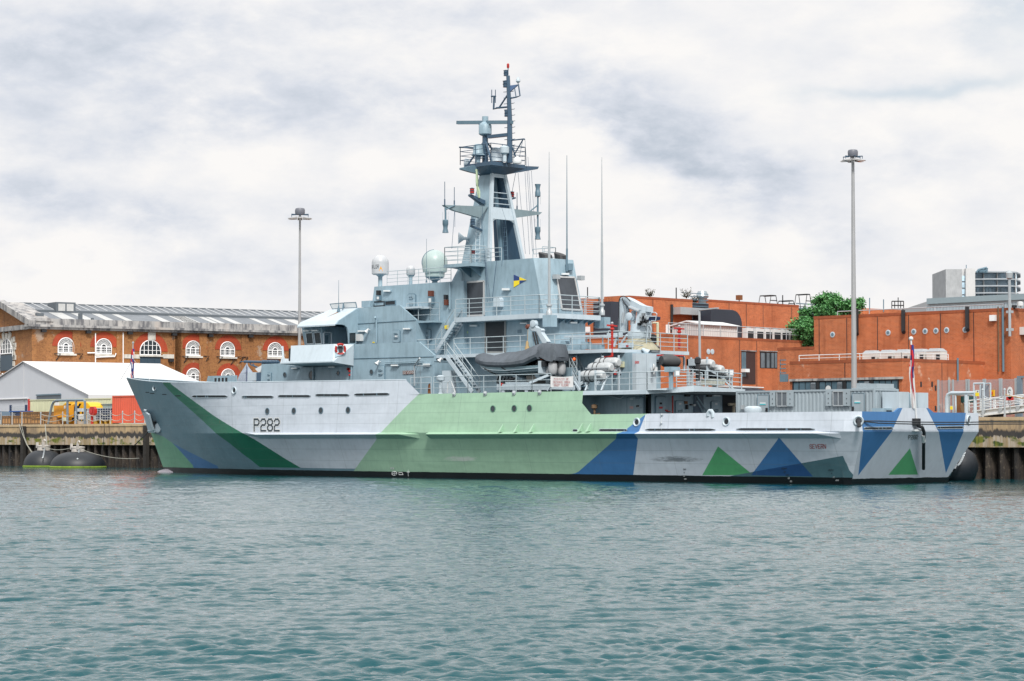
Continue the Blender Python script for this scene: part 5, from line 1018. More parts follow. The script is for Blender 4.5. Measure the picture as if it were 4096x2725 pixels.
m = MB(); m.tube([onX(cE(1480,1040), xH-1.5), onX(cE(1480,640), xH-1.5)], .09, 6); m.tube([onX(cE(1390,636), xH-1.5), onX(cE(1492,636), xH-1.5)], .05, 5); m.build('boom_crutch', mat('pale_yellow_post', (.55,.55,.40), .5, 0, .1, 0, .1, lin_in=True), SHIP)
# ---- inclined ladders
def stair(A_, B_, w, n=9, off=V3((0,1,0))):
    A_, B_ = V3(A_), V3(B_); m = MB(); o = off*w
    for s in (V3((0,0,0)), o): m.beam(A_+s, B_+s, .06, .28, side=(0,0,1))
    for i in range(1, n): q = lerp(A_, B_, i/n); m.hexa([q+V3((-.13,0,0)), q+V3((.13,0,0)), q+o+V3((.13,0,0)), q+o+V3((-.13,0,0))], [q+V3((-.13,0,.04)), q+V3((.13,0,.04)), q+o+V3((.13,0,.04)), q+o+V3((-.13,0,.04))], 1)
    s_ = m.build('inclined_ladder', [GREYL, GREYD], SHIP)
    for s in (V3((0,0,0)), o):
        m = MB()
        for h in (.95, .5): m.tube([A_+s+UP*h, B_+s+UP*h], .03 if h > .9 else .022, 5)
        for i in range(4): q = lerp(A_, B_, i/3)+s; m.tube([q, q+UP*.95], .025, 5)
        m.build('ladder_handrail', RAILM, s_)
stair(onY(c4(425,1385), -5.2), onY(c4(195,1070), -5.2), .7, 11)
stair(onY(c4(95,1030), -3.15), onY(c4(262,765), -3.15), .75, 10)
stair(onY(c6(310,1200), -3.4), onY(c6(205,985), -3.4), .7, 7)
st3 = onY(c6(280,850), -3.4); rail(SHIP, [V3((onY(c6(150,980), -3.4).x, -3.4, st3.z-1.1)), V3((st3.x, -3.4, st3.z-1.1))], 1.1, 3, 1.2)
panel(c4, ((178,822),(212,822),(212,786),(178,790)), lambda p: onY(p, -2.65), NP, .03, SIGNY, 'warning_notice'); panel(c4, ((367,860),(384,860),(384,842),(367,842)), FC, NP, .06, SIGNG, 'safety_notice')
# casing base details
CB_ = FC; 
panel(cC, ((440,610),(815,610),(815,15),(440,25)), FC, NP, .04, mat('louvre_dark', (.02,.028,.036), .6, 0, .5, 0, .4, lin_in=True), 'louvre', mat('louvre_frame_worn', (.26,.27,.27), .5, .2, .25, .3, .2, lin_in=True), .12)
lampbox(cC, 165, 96, 312, 128, FC); lampbox(cC, 1112, 50, 1260, 82, FC); panel(cC, ((1040,245),(1110,245),(1110,182),(1040,186)), FC, NP, .03, GREYD, 'notice_plate')
lampbox(cC, 1990, 38, 2138, 72, lambda p: onX(p, cb.x+.15+ch), n=V3((1,0,0)))
# ---- boat davit
P = lambda x, y, yy=-3.9: onY(cC(x, y), yy)
m = MB(); m.hexa([P(1220,520,-4.2), P(1330,520,-4.2), P(1330,520,-3.5), P(1220,520,-3.5)], [P(1225,130,-4.1), P(1320,130,-4.1), P(1320,130,-3.6), P(1225,130,-3.6)]); DV = m.build('boat_davit', GREY, SHIP)
m = MB(); m.prism([P(*k, -4.15) for k in ((1270,100),(1330,90),(1400,150),(1470,165),(1490,195),(1475,230),(1600,410),(1560,440),(1500,430),(1390,215),(1300,200),(1265,150))], (0, .35, 0)); m.build('davit_arm', GREYL, DV)
m = MB(); m.lathe(P(1315,70,-4.25), (0,1,0), [(.12,0),(.24,.02),(.24,.1),(.14,.12),(.14,.3),(.24,.32)], 16); m.build('davit_sheave', GREYL, DV); m = MB(); m.lathe(P(1205,130,-4.2), (0,1,0), [(.12,0),(.18,.1),(.18,.3)], 10); m.build('davit_winch', BROWN, DV)
for x in (1330, 1375): m = MB(); m.tube([P(x-5,230,-4.25), P(x+55,470,-4.25)], .055, 6); m.build('davit_ram', BLACK, DV)
m = MB(); m.tube([P(1235,190,-4.5), P(1225,400,-4.5)], .025, 4); m.lathe(P(1220,400,-4.5), (0,0,-1), [(.05,0),(.1,.1),(.1,.3),(.16,.4),(.16,.6),(.22,.7)], 8); m.build('fall_and_hook', mat('brass_hook', (.45,.32,.16), .4, .5, .2, 0, 0, lin_in=True), DV)
# boat cradle
m = MB(); Y_ = -5.9; P = lambda x, y, yy=Y_: onY(cC(x, y), yy)
m.beam(P(670,1265), P(1660,1265), .25, .38); m.beam(P(670,1265,-3.6), P(1660,1265,-3.6), .25, .3); m.beam(P(680,1265), V3((P(680,1265).x, -3.6, P(680,1265).z)), .25, .3); m.beam(P(1640,1265), V3((P(1640,1265).x, -3.6, P(1640,1265).z)), .25, .3)
for x in (780, 990, 1220, 1400): q = P(x, 1300); m.box(q.x-.14, q.x+.14, Y_-.1, Y_+.15, 5.7, q.z)
m.beam(P(820,1190), P(1260,1190), .12, .14); m.beam(P(1260,1190), P(1700,1010,-5.2), .14, .16); CRD = m.build('boat_cradle', GREYL, SHIP)
for x in (920, 1345): m = MB(); m.prism([P(*k, -5.3) for k in ((x,1020),(x+60,1010),(x+150,1090),(x+210,1100),(x+200,1140),(x+90,1130),(x+20,1060))], (0, 1.5, 0)); m.build('cradle_chock', GREY, CRD)
m = MB(); q = P(755,1225); m.lathe(q, (0,-1,0), [(.12,0),(.14,.1),(.05,.14)], 10); m.build('cradle_lamp', RED, CRD)
m = MB(); m.tube([P(1690,1010,-5.3), P(1270,1180,-5.5)], .07, 6); m.tube([P(1010,1090,-5.6), P(680,1190,-5.6)], .06, 6); m.build('cradle_strut', BLACK, CRD)
m = MB(); m.box(*(lambda a, b: (a.x, b.x, -4.9, -4.0, b.z, a.z))(P(1200,1055,-4.9), P(1390,1190,-4.9))); m.build('deck_locker', mat('tan_locker', (.28,.27,.25), .6, 0, .2, 0, .1, lin_in=True), SHIP)
m = MB(); m.box(*(lambda a, b: (a.x, b.x, -3.5, -2.7, 5.7, a.z))(P(1880,900,-3.5), P(2050,960,-3.5))); m.build('deck_locker', GREY, SHIP)
m = MB(); q0, q1 = onY(c4(640,1240), -3.4), onY(c4(770,1310), -3.4); m.box(q0.x, q1.x, -3.4, -2.7, q1.z, q0.z); m.build('net_stowage', GREYCON, SHIP)
for k in range(4): m = MB(); q = onY(c4(665+k*30,1240), -3.45); m.tube([q+V3((0,-.03,0)), q+V3((-.2,-.03,-.45))], .045, 5); m.build('net_strap', BLACK, SHIP)
# small things along the boat deck's edge
m = MB(); q = onY(c4(140,1385), -5.9); m.lathe((q.x, q.y, 5.7), (0,0,1), [(.22,0),(.13,.1),(.13,.9),(.3,.95),(.32,1.2),(.15,1.3)], 12); m.build('vent_pipe', GREYL, SHIP)
m = MB(); q0, q1 = onY(c4(153,1195), -5.0), onY(c4(232,1310), -5.0); m.box(q0.x, q1.x, -5.0, -4.5, 5.7, q0.z); m.build('deck_locker', GREYL, SHIP)
m = MB(); m.tube([onY(c4(*k), -6.0) for k in ((200,1390),(205,1300),(230,1285),(250,1330),(270,1390))], .04, 5); m.build('hose', WHITE, SHIP); m = MB(); m.tube([onY(c4(*k), -6.0) for k in ((30,1400),(35,1320),(42,1310),(46,1400),(36,1395),(34,1330))], .05, 5); m.build('rope_bundle', RUSTY, SHIP)
horn(c4, 160, 1090, lambda p: onY(p, -5.0), (-.2,-.6,-.75))
zdk = 5.73
def erail(xs, **k): rail(SHIP, [V3((x, -half(x, zdk)+.12, zdk)) for x in xs], **k)
xL = hull(c3(1290,1400)).x; erail([onY(c4(80,1390), -6.3).x, 47, 50], h=1.15, n=3, sp=1.4, r=.028); xq = onY(c4(1130,1370), -6.3).x
erail([50.05, 53, xq], h=1.15, n=3, sp=1.6, r=.028)
rail(SHIP, [V3((onY(c3(1235,1285), -5.9).x, -6.1, zdk)), V3((onY(c3(1400,1285), -6.1).x, -6.1, zdk))], 1.15, 3, 1.3, .028)
# ---- after end of the boat deck: fascia over the sheltered passage
Q0 = onY(cA(960,265), -6.40); Q0b = onY(cA(960,326), -6.40); Q1 = onY(cA(1600,212), -4.2); Q1b = onY(cA(1600,292), -4.2); Q2 = onX(cA(2290,262), Q1.x); Q2b = onX(cA(2290,298), Q1.x)
m = MB(); a, b = V3((57.6, -half(57.6, 5.73), 5.73)), V3((57.6, -half(57.6, 5.46), 5.46))
m.hexa([b, Q0b, Q0b+V3((0,.12,0)), b+V3((0,.12,0))], [a, V3((Q0.x, Q0.y, 5.73)), V3((Q0.x, Q0.y+.12, 5.73)), a+V3((0,.12,0))])
m.hexa([Q0b, Q1b, Q1b+V3((-.1,.1,0)), Q0b+V3((-.05,.12,0))], [V3((Q0.x, Q0.y, 5.73)), Q1, Q1+V3((-.1,.1,0)), V3((Q0.x-.05, Q0.y+.12, 5.73))])
m.hexa([Q1b, Q2b, Q2b+V3((-.12,0,0)), Q1b+V3((-.12,.1,0))], [Q1, Q2, Q2+V3((-.12,0,0)), Q1+V3((-.12,.1,0))]); m.build('deck_edge_fascia', GREYL, SHIP)
m = MB(); pl = [V3((56.8, -6.3, 5.5)), V3((Q0.x-.05, -6.3, 5.5)), V3((Q1.x-.15, -4.15, 5.5)), V3((Q1.x-.15, 4.15, 5.5)), V3((Q0.x-.05, 6.3, 5.5)), V3((56.8, 6.3, 5.5))]; m.hexa(pl, [q+UP*.2 for q in pl]); m.build('boat_deck', DECKM, SHIP)
rail(SHIP, [V3((onY(c6(470,1180), -6.2).x, -6.2, 5.73)), V3((Q0.x-.1, -6.2, 5.73)), Q1+V3((-.2,.15,-.1))], 1.12, 3, 1.5, .03)
rail(SHIP, [Q1+V3((-.2,.15,-.1)), Q2+V3((-.2,-.1,-.1))], 1.1, 4, 1.3, .034); rail(SHIP, [Q1+V3((-2.2,.9,-.1)), V3((Q1.x-2.2, Q1.y+3.4, Q1.z-.1))], 1.0, 5, 1.2, .03)
m = MB(); q = onX(cE(1720,1568), Q1.x-.6); t_ = onX(cE(1735,1430), Q1.x-.6); m.box(q.x-.1, q.x+.1, q.y-.1, q.y+.1, 5.73, t_.z); m.box(q.x-.3, q.x+.25, onX(cE(1665,1500), Q1.x-.6).y, onX(cE(1830,1500), Q1.x-.6).y, t_.z-.3, t_.z+.02); m.build('control_console', GREY, SHIP)
m = MB(); q = onX(c6(1545,1040), Q1.x-.3); m.tube([q-UP*.4, q+UP*.9], .14, 8); m.lathe(q+UP*.6, (0,0,1), [(.1,0),(.2,.1),(.2,.4),(.08,.5)], 8); m.build('winch_post', BLACK, SHIP)
for x, y in ((1325,1030),(1890,1022)): m = MB(); q = onX(c6(x, y), Q1.x-.25); m.box(q.x-.06, q.x+.06, q.y-.22, q.y+.22, q.z-.2, q.z+.2, 0); m.box(q.x+.055, q.x+.075, q.y-.16, q.y+.16, q.z-.14, q.z+.14, 1); m.build('floodlight', [STEEL, LAMPW], SHIP)
# sheltered passage: bulkheads, doors, pipes
YPz = -4.75; FPz = lambda p: onY(p, YPz); xB = FPz(cA(1050,450)).x; FXB = lambda p: onX(p, xB)
x930, x1040 = FPz(cA(932,450)).x, FPz(cA(1040,450)).x
m = MB(); m.box(56.9, x930, YPz, YPz+.15, 3.2, 5.5); m.box(56.9, 57.05, YPz+.15, -6.25, 3.2, 5.5); m.build('bulkhead_and_shade_fill', GREY, SHIP)
m = MB(); m.box(x930+.02, xB-.16, YPz+.3, YPz+1.3, 3.2, 5.49); m.build('bulkhead_and_shade_fill', DARK, SHIP)  # dark block fills the gap, coloured for the shade inside it
m = MB(); m.box(xB-.15, xB, YPz, 4.9, 3.2, 5.5); m.build('after_bulkhead', GREY, SHIP)
door(cA, 715, 362, 925, 640, FPz, NP, (), ((.18,.85,.2,.08,GREYL),(.17,.42,.22,.12,mat('faded_pink_notice', (.5,.32,.32), .6, 0, .1, 0, 0, lin_in=True)))); door(cA, 1080, 360, 1208, 640, FXB, (1,0,0), (), ((.35,.62,.25,.10,DARK),(.30,.42,.35,.10,SIGNR)))
door(cA, 1347, 418, 1455, 640, FXB, (1,0,0), (.38,), ((.35,.78,.3,.1,WHITE),)); door(cA, 1828, 422, 1935, 640, FXB, (1,0,0), (.42,), ((.4,.78,.3,.1,WHITE),))
pipe([FXB(cA(1292,640))+V3((.15,0,0)), FXB(cA(1292,350))+V3((.15,0,0))], .05, RED); panel(cA, ((1592,580),(1725,580),(1725,300),(1600,300)), FXB, (1,0,0), .05, MASTB, 'ladder_shade_panel')  # dark panel paints the shade below the ladder
m = MB(); m.tube([FXB(cA(1590,350))+V3((.3,0,0)), FXB(cA(1740,575))+V3((.3,0,0))], .05, 5); m.tube([FXB(cA(1585,420))+V3((.35,0,0)), FXB(cA(1670,575))+V3((.35,0,0))], .05, 5); m.build('ladder_handrail', GREY, SHIP)
panel(cA, ((1985,600),(2170,600),(2170,300),(1985,300)), FXB, (1,0,0), .04, DARK, 'opening_shade_panel')  # dark panel standing in for shade at the open passage end
m = MB(); f = lambda x, y: FXB(cA(x, y))+V3((.5,0,0)); m.tube([f(2055,640), f(2055,500), f(2085,470), f(2115,500), f(2115,640)], .10, 7); m.tube([f(1990,465), f(2170,458)], .09, 7); m.build('bent_vent_pipes', mat('tan_pipe', (.45,.38,.28), .5, 0, .2, .3, 0, lin_in=True), SHIP)
for x, y, w, h, mt in ((1213,545,30,18,RED),(1245,560,40,12,RED),(1590,475,26,26,WHITE),(1475,440,40,36,RUSTY),(860,490,30,26,BLACK),(860,370,50,36,GREYD),(1400,310,90,16,LAMPW),(1890,345,90,22,LAMPW),(1500,340,60,40,BLACK),(1795,350,60,30,BLACK),(1550,470,22,18,BLACK),(1495,500,18,60,BLACK)):
    pl_, n_ = (FPz, NP) if x < 950 else (FXB, V3((1,0,0))); f = pxbox(cA, x-w/2, y-h/2, x+w/2, y+h/2, pl_); m = MB(); q = [f(0,0), f(1,0), f(1,1), f(0,1)]; m.hexa([k+n_*.01 for k in q], [k+n_*.15 for k in q]); m.build('bulkhead_fitting', mt, SHIP)
m = MB(); q = onY(cA(262,590), -6.0); m.tube([q-UP*.3, q+UP*.35], .07, 6); m.lathe(q+UP*.3, (0,0,1), [(.1,0),(.2,.05),(.2,.25),(.05,.3)], 8); m.beam(q+V3((.1,0,-.05)), q+V3((.45,0,0)), .08); m.build('bollard_light', TIMBER, SHIP)
pipe([FPz(cA(265,345))+NP*.2, FPz(cA(480,348))+NP*.2, FPz(cA(600,380))+NP*.2, FPz(cA(645,385))+NP*.2, FPz(cA(690,345))+NP*.2, FPz(cA(935,340))+NP*.2], .04, GREYL)
# ================================================================ things carried on the ship
# covered boat in its cradle
YBt = -4.75; Pb = lambda x, y: onY(cC(x, y), YBt)
def boat():
    root = thing('inflatable_boat', tuple(Pb(1000,1040)), 'rigid inflatable boat under a fitted grey cover in its cradle', 'boat')
    top = [(292,690),(320,640),(400,622),(520,645),(610,668),(720,640),(850,612),(1010,598),(1180,562),(1280,520),(1400,470),(1520,436),(1630,432)]
    bot = [(292,715),(320,790),(400,835),(520,868),(610,885),(720,897),(850,903),(1010,905),(1180,895),(1280,880),(1400,855),(1520,800),(1630,745)]
    hw = [.12,.42,.68,.88,.98,1.06,1.12,1.15,1.18,1.2,1.2,1.2,1.18]
    m = MB(); R = []
    for (tx, ty), (bx, by), w in zip(top, bot, hw):
        a, b = Pb(tx, ty), Pb(bx, by); x = a.x; z1, z0 = a.z, b.z; h = z1-z0
        tubez = z0+min(h*.55, .42)
        sec = [(-w*.92, z0), (-w*1.06, z0+(tubez-z0)*.35), (-w*1.06, z0+(tubez-z0)*.8), (-w*.9, tubez+.06), (-w*.62, tubez+(z1-tubez)*.45+.05), (-w*.28, z1-(z1-tubez)*.16), (0, z1)]
        R.append([V3((x+.02*sin(i*7.1+x*5), YBt+y, z+.015*sin(i*3+x*9))) for i, (y, z) in enumerate(sec + [(-y, z) for y, z in sec[-2::-1]])])
    k = len(R[0]); m.add([q for r in R for q in r], [(i*k+j, i*k+j+1, (i+1)*k+j+1, (i+1)*k+j) for i in range(len(R)-1) for j in range(k-1)] + [tuple(range(k)), tuple(range((len(R)-1)*k, len(R)*k))[::-1]], 0, True)
    m.build('fitted_cover', COVER, root)
    m = MB(); ap = [(1600,470),(1640,440),(1740,448),(1840,452),(1870,560),(1880,700)]; ab = [(1600,690),(1690,700),(1730,770),(1790,800),(1830,770),(1890,770)]; R = []
    for i, (t, b) in enumerate(zip(ap, ab)):
        a, c = Pb(*t), Pb(*b); w = 1.0 - .08*i; zz = [c.z, lerp(c, a, .4).z, lerp(c, a, .75).z, a.z-.03, a.z]
        R.append([V3((a.x+.05*sin(j*2.3+i), YBt-w*f_, z+.02*sin(i*5+j))) for j, (z, f_) in enumerate(zip(zz, (1.05,1.0,.9,.75,0)))] + [V3((a.x, YBt+w*f_, z)) for z, f_ in zip(zz[-2::-1], (.75,.9,1.0,1.05))])
    k = len(R[0]); m.add([q for r in R for q in r], [(i*k+j, i*k+j+1, (i+1)*k+j+1, (i+1)*k+j) for i in range(len(R)-1) for j in range(k-1)] + [tuple(range(k)), tuple(range((len(R)-1)*k, len(R)*k))[::-1]], 0, True)
    m.build('console_cover', COVER, root)
    m = MB(); st = [((372,815),(372,830),.1),((440,845),(470,935),.5),((560,880),(600,1005),.85),((760,900),(760,1050),1.0),((1000,906),(1000,1062),1.05),((1300,880),(1300,1045),1.05),((1640,860),(1640,1005),1.02)]; R = []
    for (g, kx, w) in st:
        a, b = Pb(*g), Pb(*kx); x = a.x; h = a.z-b.z; R.append([V3((x, YBt-w, a.z)), V3((x, YBt-w*.97, a.z-h*.35)), V3((x, YBt-w*.8, a.z-h*.6)), V3((x, YBt, b.z-.04)), V3((x, YBt+w*.8, a.z-h*.6)), V3((x, YBt+w*.97, a.z-h*.35)), V3((x, YBt+w, a.z))])
    k = 7; m.add([q for r in R for q in r], [(i*k+j, i*k+j+1, (i+1)*k+j+1, (i+1)*k+j) for i in range(len(R)-1) for j in range(k-1)] + [tuple(range(k)), tuple(range((len(R)-1)*k, len(R)*k))[::-1]], 0, False)
    hb = m.build('boat_hull', mat('boat_hull_paint', (.20,.29,.33), .35, 0, .15, 0, .05, lin_in=True), root)
    for j in (1, 2): m = MB(); m.tube([r[j]+NP*.015 for r in R], .025, 5); m.build('spray_rail', GREYL, hb)
    for x in ((610,905,790,1045),(950,905,1150,1030)): m = MB(); m.tube([Pb(x[0], x[1])+V3((0,-1.1,0)), Pb((x[0]+x[2])/2, (x[1]+x[3])/2)+V3((0,-.98,0)), Pb(x[2], x[3])+V3((0,-.6,0))], .035, 4); m.build('lashing_strap', BLACK, root)
    m = MB(); q = Pb(1640,880); m.box(q.x-.05, q.x+.12, YBt-1.02, YBt+1.02, q.z-.45, q.z+.35); m.build('boat_transom', GREYL, root)
    for s in (-.4, .4): m = MB(); q = Pb(1780,930); m.lathe((q.x, YBt+s, q.z-.35), (0,0,1), [(.2,0),(.28,.1),(.32,.35),(.3,.7),(.15,.85)], 12); m.box(q.x-.45, q.x-.1, YBt+s-.12, YBt+s+.12, q.z-.45, q.z+.25); m.build('outboard_motor', mat('engine_cowl', (.38,.39,.41), .5, 0, .2, 0, 0, lin_in=True), root)
    m = MB(); [m.lathe(Pb(x, y)+V3((0,-.75,0)), (.7,-.7,0), [(.09,0),(.1,.06),(.04,.08)], 8) for x, y in ((1555,840),(1600,865),(1575,880))]; m.build('hull_fitting', BLACK, root)
    for x, y in ((1605,730),(1985,735)): m = MB(); q = Pb(x, y)+V3((0,-.6 if x < 1700 else .6,0)); m.lathe(q, (.7,-.7,0), [(.1,0),(.11,.1),(.04,.12)], 10); m.build('tail_lamp', ORANGE, root)
    m = MB(); a, b = Pb(1620,760), Pb(2000,790); m.box(a.x, a.x+.5, YBt-.9, YBt+.9, b.z-.3, b.z+.05); m.build('engine_bracket', BLACK, root)
boat()
# liferaft canisters on their racks
def raft(name_loc, rot=0):
    root = thing('liferaft_canister', name_loc, None, 'liferaft', 'white liferaft canisters on the ship')
    L_, R_ = 1.0, .36
    for s, mt in ((1, 'up'), (-1, 'dn')):
        m = MB(); n = 9; prof = [(-L_, R_*.55), (-L_*.9, R_*.86), (-L_*.72, R_), (L_*.72, R_), (L_*.9, R_*.86), (L_, R_*.55)]
        vs = []; 
        for x, r in prof: vs += [V3(name_loc)+V3((x, -r*cos(pi*k/(n-1)), s*r*sin(pi*k/(n-1)))) for k in range(n)]
        m.add(vs, [(i*n+k, i*n+k+1, (i+1)*n+k+1, (i+1)*n+k) if s < 0 else (i*n+k, (i+1)*n+k, (i+1)*n+k+1, i*n+k+1) for i in range(len(prof)-1) for k in range(n-1)] + [tuple(range(n)), tuple(range((len(prof)-1)*n, len(prof)*n))], 0, True)
        m.build('shell_half', mat('raft_shell', (.42,.45,.47), .45, 0, .25, 0, .2, lin_in=True), root)
    m = MB(); [m.beam(V3(name_loc)+V3((-L_, s*R_*1.0, 0)), V3(name_loc)+V3((L_, s*R_*1.0, 0)), .06, .07) for s in (1,)]; m.build('shell_flange', STEEL, root); m = MB(); m.beam(V3(name_loc)+V3((-L_, -R_, 0)), V3(name_loc)+V3((L_, -R_, 0)), .06, .07); m.build('shell_flange', STEEL, root)
    for x in (-.42, -.05): 
        m = MB(); m.tube([V3(name_loc)+V3((x, R_*1.03*cos(a), R_*1.03*sin(a))) for a in np.linspace(0, 2*pi, 17)], .035, 4); m.build('lashing_band', BLACK, root)
    m = MB(); m.box(name_loc[0]+.35, name_loc[0]+.6, name_loc[1]-R_*.86, name_loc[1]-R_*.6, name_loc[2]+.12, name_loc[2]+.2); m.build('instruction_label', LAMPW, root)
    return root
r0 = onY(c6(447,1057), -5.6); RF = raft(tuple(r0)); RF['label'] = 'lowest white liferaft canister nearest the deck rail on the port rack'
r1_ = onY(c6(530,975), -4.8); dup(RF, r1_, 0, 'middle white liferaft canister on the port rack'); r2_ = onY(c6(602,923), -4.0); dup(RF, r2_, 0, 'highest white liferaft canister on the port rack beside the dark house wall')
s0, s1, s2 = onY(c6(1590,940), 3.9), onY(c6(1690,1000), 4.7), onY(c6(1765,1045), 5.5)
dup(RF, s0, 0, 'highest liferaft canister on the far starboard rack against the brick wall'); dup(RF, s1, 0, 'middle liferaft canister on the far starboard rack'); dup(RF, s2, 0, 'lowest liferaft canister on the far starboard rack above the grey crate')
for s, qs in ((1, (r0, r1_, r2_)), (-1, (s2, s1, s0))):
    for dx in (-.7, .7):
        m = MB(); a, b = qs[0]+V3((dx, -.5*s, -.55)), qs[2]+V3((dx, .3*s, -.30)); m.beam(a, b, .12, .14); m.beam(V3((a.x, a.y, 5.73)), a+UP*.9, .1, .1); m.beam(V3((b.x, b.y, 5.73)), b+UP*.8, .1, .1); m.beam(V3((a.x+.5, a.y, 5.73)), lerp(a, b, .5), .1, .1); m.build('liferaft_rack', GREYL, SHIP)
m = MB(); q0, q1 = onY(c6(1427,880), 3.2), onY(c6(1545,1010), 3.2); m.box(q0.x, q1.x, 3.2, 3.3, q1.z+.4, q0.z); m.box(q0.x, q0.x+.15, 3.2, 3.3, 5.73, q0.z); m.box(q1.x-.15, q1.x, 3.2, 3.3, 5.73, q0.z); m.build('rack_frame', GREYL, SHIP)
# grey plastic crate on the after end of the boat deck
q0, q1 = onX(c6(1668,1085), Q1.x-1.1), onX(c6(1830,1158), Q1.x-1.1)
cr = thing('plastic_crate', (q0.x, (q0.y+q1.y)/2, q1.z), 'pale grey ribbed plastic crate standing behind the ship\'s after deck rail', 'crate')
m = MB(); m.box(q0.x-.7, q0.x, q0.y, q1.y, q1.z, q0.z-.06); [m.box(q0.x, q0.x+.04, q0.y+(q1.y-q0.y)*k/5+.03, q0.y+(q1.y-q0.y)*(k+1)/5-.05, q1.z+.08, q0.z-.14) for k in range(5)]; m.build('crate_body', mat('crate_grey', (.40,.42,.38), .6, 0, .1, 0, 0, lin_in=True), cr); m = MB(); m.box(q0.x-.75, q0.x+.06, q0.y-.04, q1.y+.04, q0.z-.06, q0.z); m.build('crate_lid', mat('crate_grey', (.40,.42,.38)), cr)
# banner on the rail
yB_ = -6.38; f = pxbox(cC, 1660, 1060, 2085, 1268, lambda p: onY(p, yB_)); ban = thing('banner', tuple(f(.5, 0)), 'white Ministry of Defence keep clear banner tied to the ship\'s rail', 'banner')
m = MB(); nu, nv = 16, 6; vs = [f(i/nu, j/nv)+V3((0, .02*sin(i*.9), -.05*sin(pi*i/nu)*(j == nv))) for j in range(nv+1) for i in range(nu+1)]; m.add(vs, [(j*(nu+1)+i, j*(nu+1)+i+1, (j+1)*(nu+1)+i+1, (j+1)*(nu+1)+i) for j in range(nv) for i in range(nu)], 0, True); m.build('banner_cloth', mat('banner_white', (.70,.70,.71), .7, 0, .1, 0, .05, lin_in=True), ban, fix=False)
for txt, x0, y0, x1, y1 in (('MINISTRY OF',1725,1098,2000,1128),('DEFENCE AREA',1708,1152,2022,1190),('KEEP CLEAR',1728,1210,1995,1248)):
    m = MB(); g = pxbox(cC, x0, y0, x1, y1, lambda p: onY(p, yB_-.06)); letters(m, txt, lambda u, v: g(u, v), .8); m.build('banner_lettering', MAROON, ban, fix=False)
for x, y in ((1600,1340),(2220,1325)): m = MB(); m.beam(onY(cC(x, y), -6.3), onY(cC(1660 if x < 1800 else 2110, 1240 if x < 1800 else 1165), -6.3), .07, .07); m.build('rail_stay', GREYL, SHIP)
# canvas-shrouded gun on the forecastle
Pg = lambda x, y, yy=-1.6: onY(cH(x, y), yy)
g = thing('gun_cover', (Pg(900,960).x, 0, 5.75), 'grey canvas shroud peaked over the forecastle gun', 'cover'); m = MB()
a = [Pg(640,950,-2.2), Pg(980,950,-2.2), Pg(1180,930,-1.2), Pg(1180,930,1.5), Pg(760,940,1.6)]; tp = Pg(985,525,0); mid = [lerp(q, tp, .45)+V3((.15*sin(i*4), .12*cos(i*3), -.12)) for i, q in enumerate(a)]; hi = [lerp(q, tp, .82)+V3((.05*sin(i*3), .06*cos(i*5), -.03)) for i, q in enumerate(a)]
for q in a: q.z = 5.78
k = 5; m.add(a+mid+hi+[tp], [(i, (i+1) % k, k+(i+1) % k, k+i) for i in range(k)]+[(k+i, k+(i+1) % k, 2*k+(i+1) % k, 2*k+i) for i in range(k)]+[(2*k+i, 2*k+(i+1) % k, 3*k) for i in range(k)], 0); m.build('canvas_shroud', mat('canvas_grey_blue', (.24,.28,.34), .85, 0, .3, 0, .2, .6, lin_in=True), g)
m = MB(); m.tube([Pg(985,525,0)-UP*.1, Pg(975,950,-2.1)], .06, 5); m.build('shroud_rope', NAVY, g)
# forecastle gear belonging to the ship
m = MB(); m.tube([Pg(848,510), Pg(930,508), Pg(1640,492)], .05, 6); m.tube([Pg(930,508), Pg(1660,520)], .10, 7); [m.lathe(Pg(1320+k*30,515)-V3((.0,0,.0)), (1,0,0), [(.14,0),(.17,.02),(.14,.05)], 8) for k in range(11)]; m.tube([Pg(1300,500), Pg(1300,560), Pg(1370,600), Pg(1540,665), Pg(1530,700)], .05, 6); m.tube([Pg(1045,510), Pg(1060,570), Pg(1300,680)], .05, 6); m.tube([Pg(1110,555), Pg(1140,600), Pg(1250,640)], .05, 6); m.build('gun_barrel_and_mount', MASTB, SHIP)
m = MB(); m.prism([Pg(*q, -1.8) for q in ((1150,660),(1300,580),(1265,720),(1220,730))], (0,1,0)); m.build('gun_shield', WHITE, SHIP)
m = MB(); q0, q1 = onY(cH(995,735), -3.6), onY(cH(1160,905), -3.6); m.box(q0.x, q1.x, -3.6, -2.6, q1.z, q0.z); m.build('ammunition_locker', GREYL, SHIP); m = MB(); q0, q1 = onY(cH(1165,738), -3.5), onY(cH(1275,935), -3.5); m.box(q0.x, q1.x, -3.5, -2.6, q1.z, q0.z); m.build('ammunition_locker', MASTB, SHIP)
m = MB(); q0, q1 = onY(cH(45,815), 4.2), onY(cH(760,940), 4.2); m.box(q0.x+1, q1.x, 4.1, 4.3, 5.8, q0.z); m.hexa([V3((q0.x,4.1,5.8)), V3((q0.x+1,4.1,5.8)), V3((q0.x+1,4.3,5.8)), V3((q0.x,4.3,5.8))], [V3((q0.x+.9,4.1,q0.z)), V3((q0.x+1,4.1,q0.z)), V3((q0.x+1,4.3,q0.z)), V3((q0.x+.9,4.3,q0.z))]); m.build('breakwater', GREY, SHIP)
m = MB(); q0, q1 = onY(cH(285,830), -3.0), onY(cH(585,945), -3.0); m.box(q0.x, q1.x, -3.0, -2.2, 5.8, q0.z); [m.box(q0.x+(q1.x-q0.x)*(k+.3)/4, q0.x+(q1.x-q0.x)*(k+.85)/4, -3.02, -2.99, 5.9, q0.z-.08, 1) for k in range(4)]; m.build('ready_rack', [GREY, BLACK], SHIP)
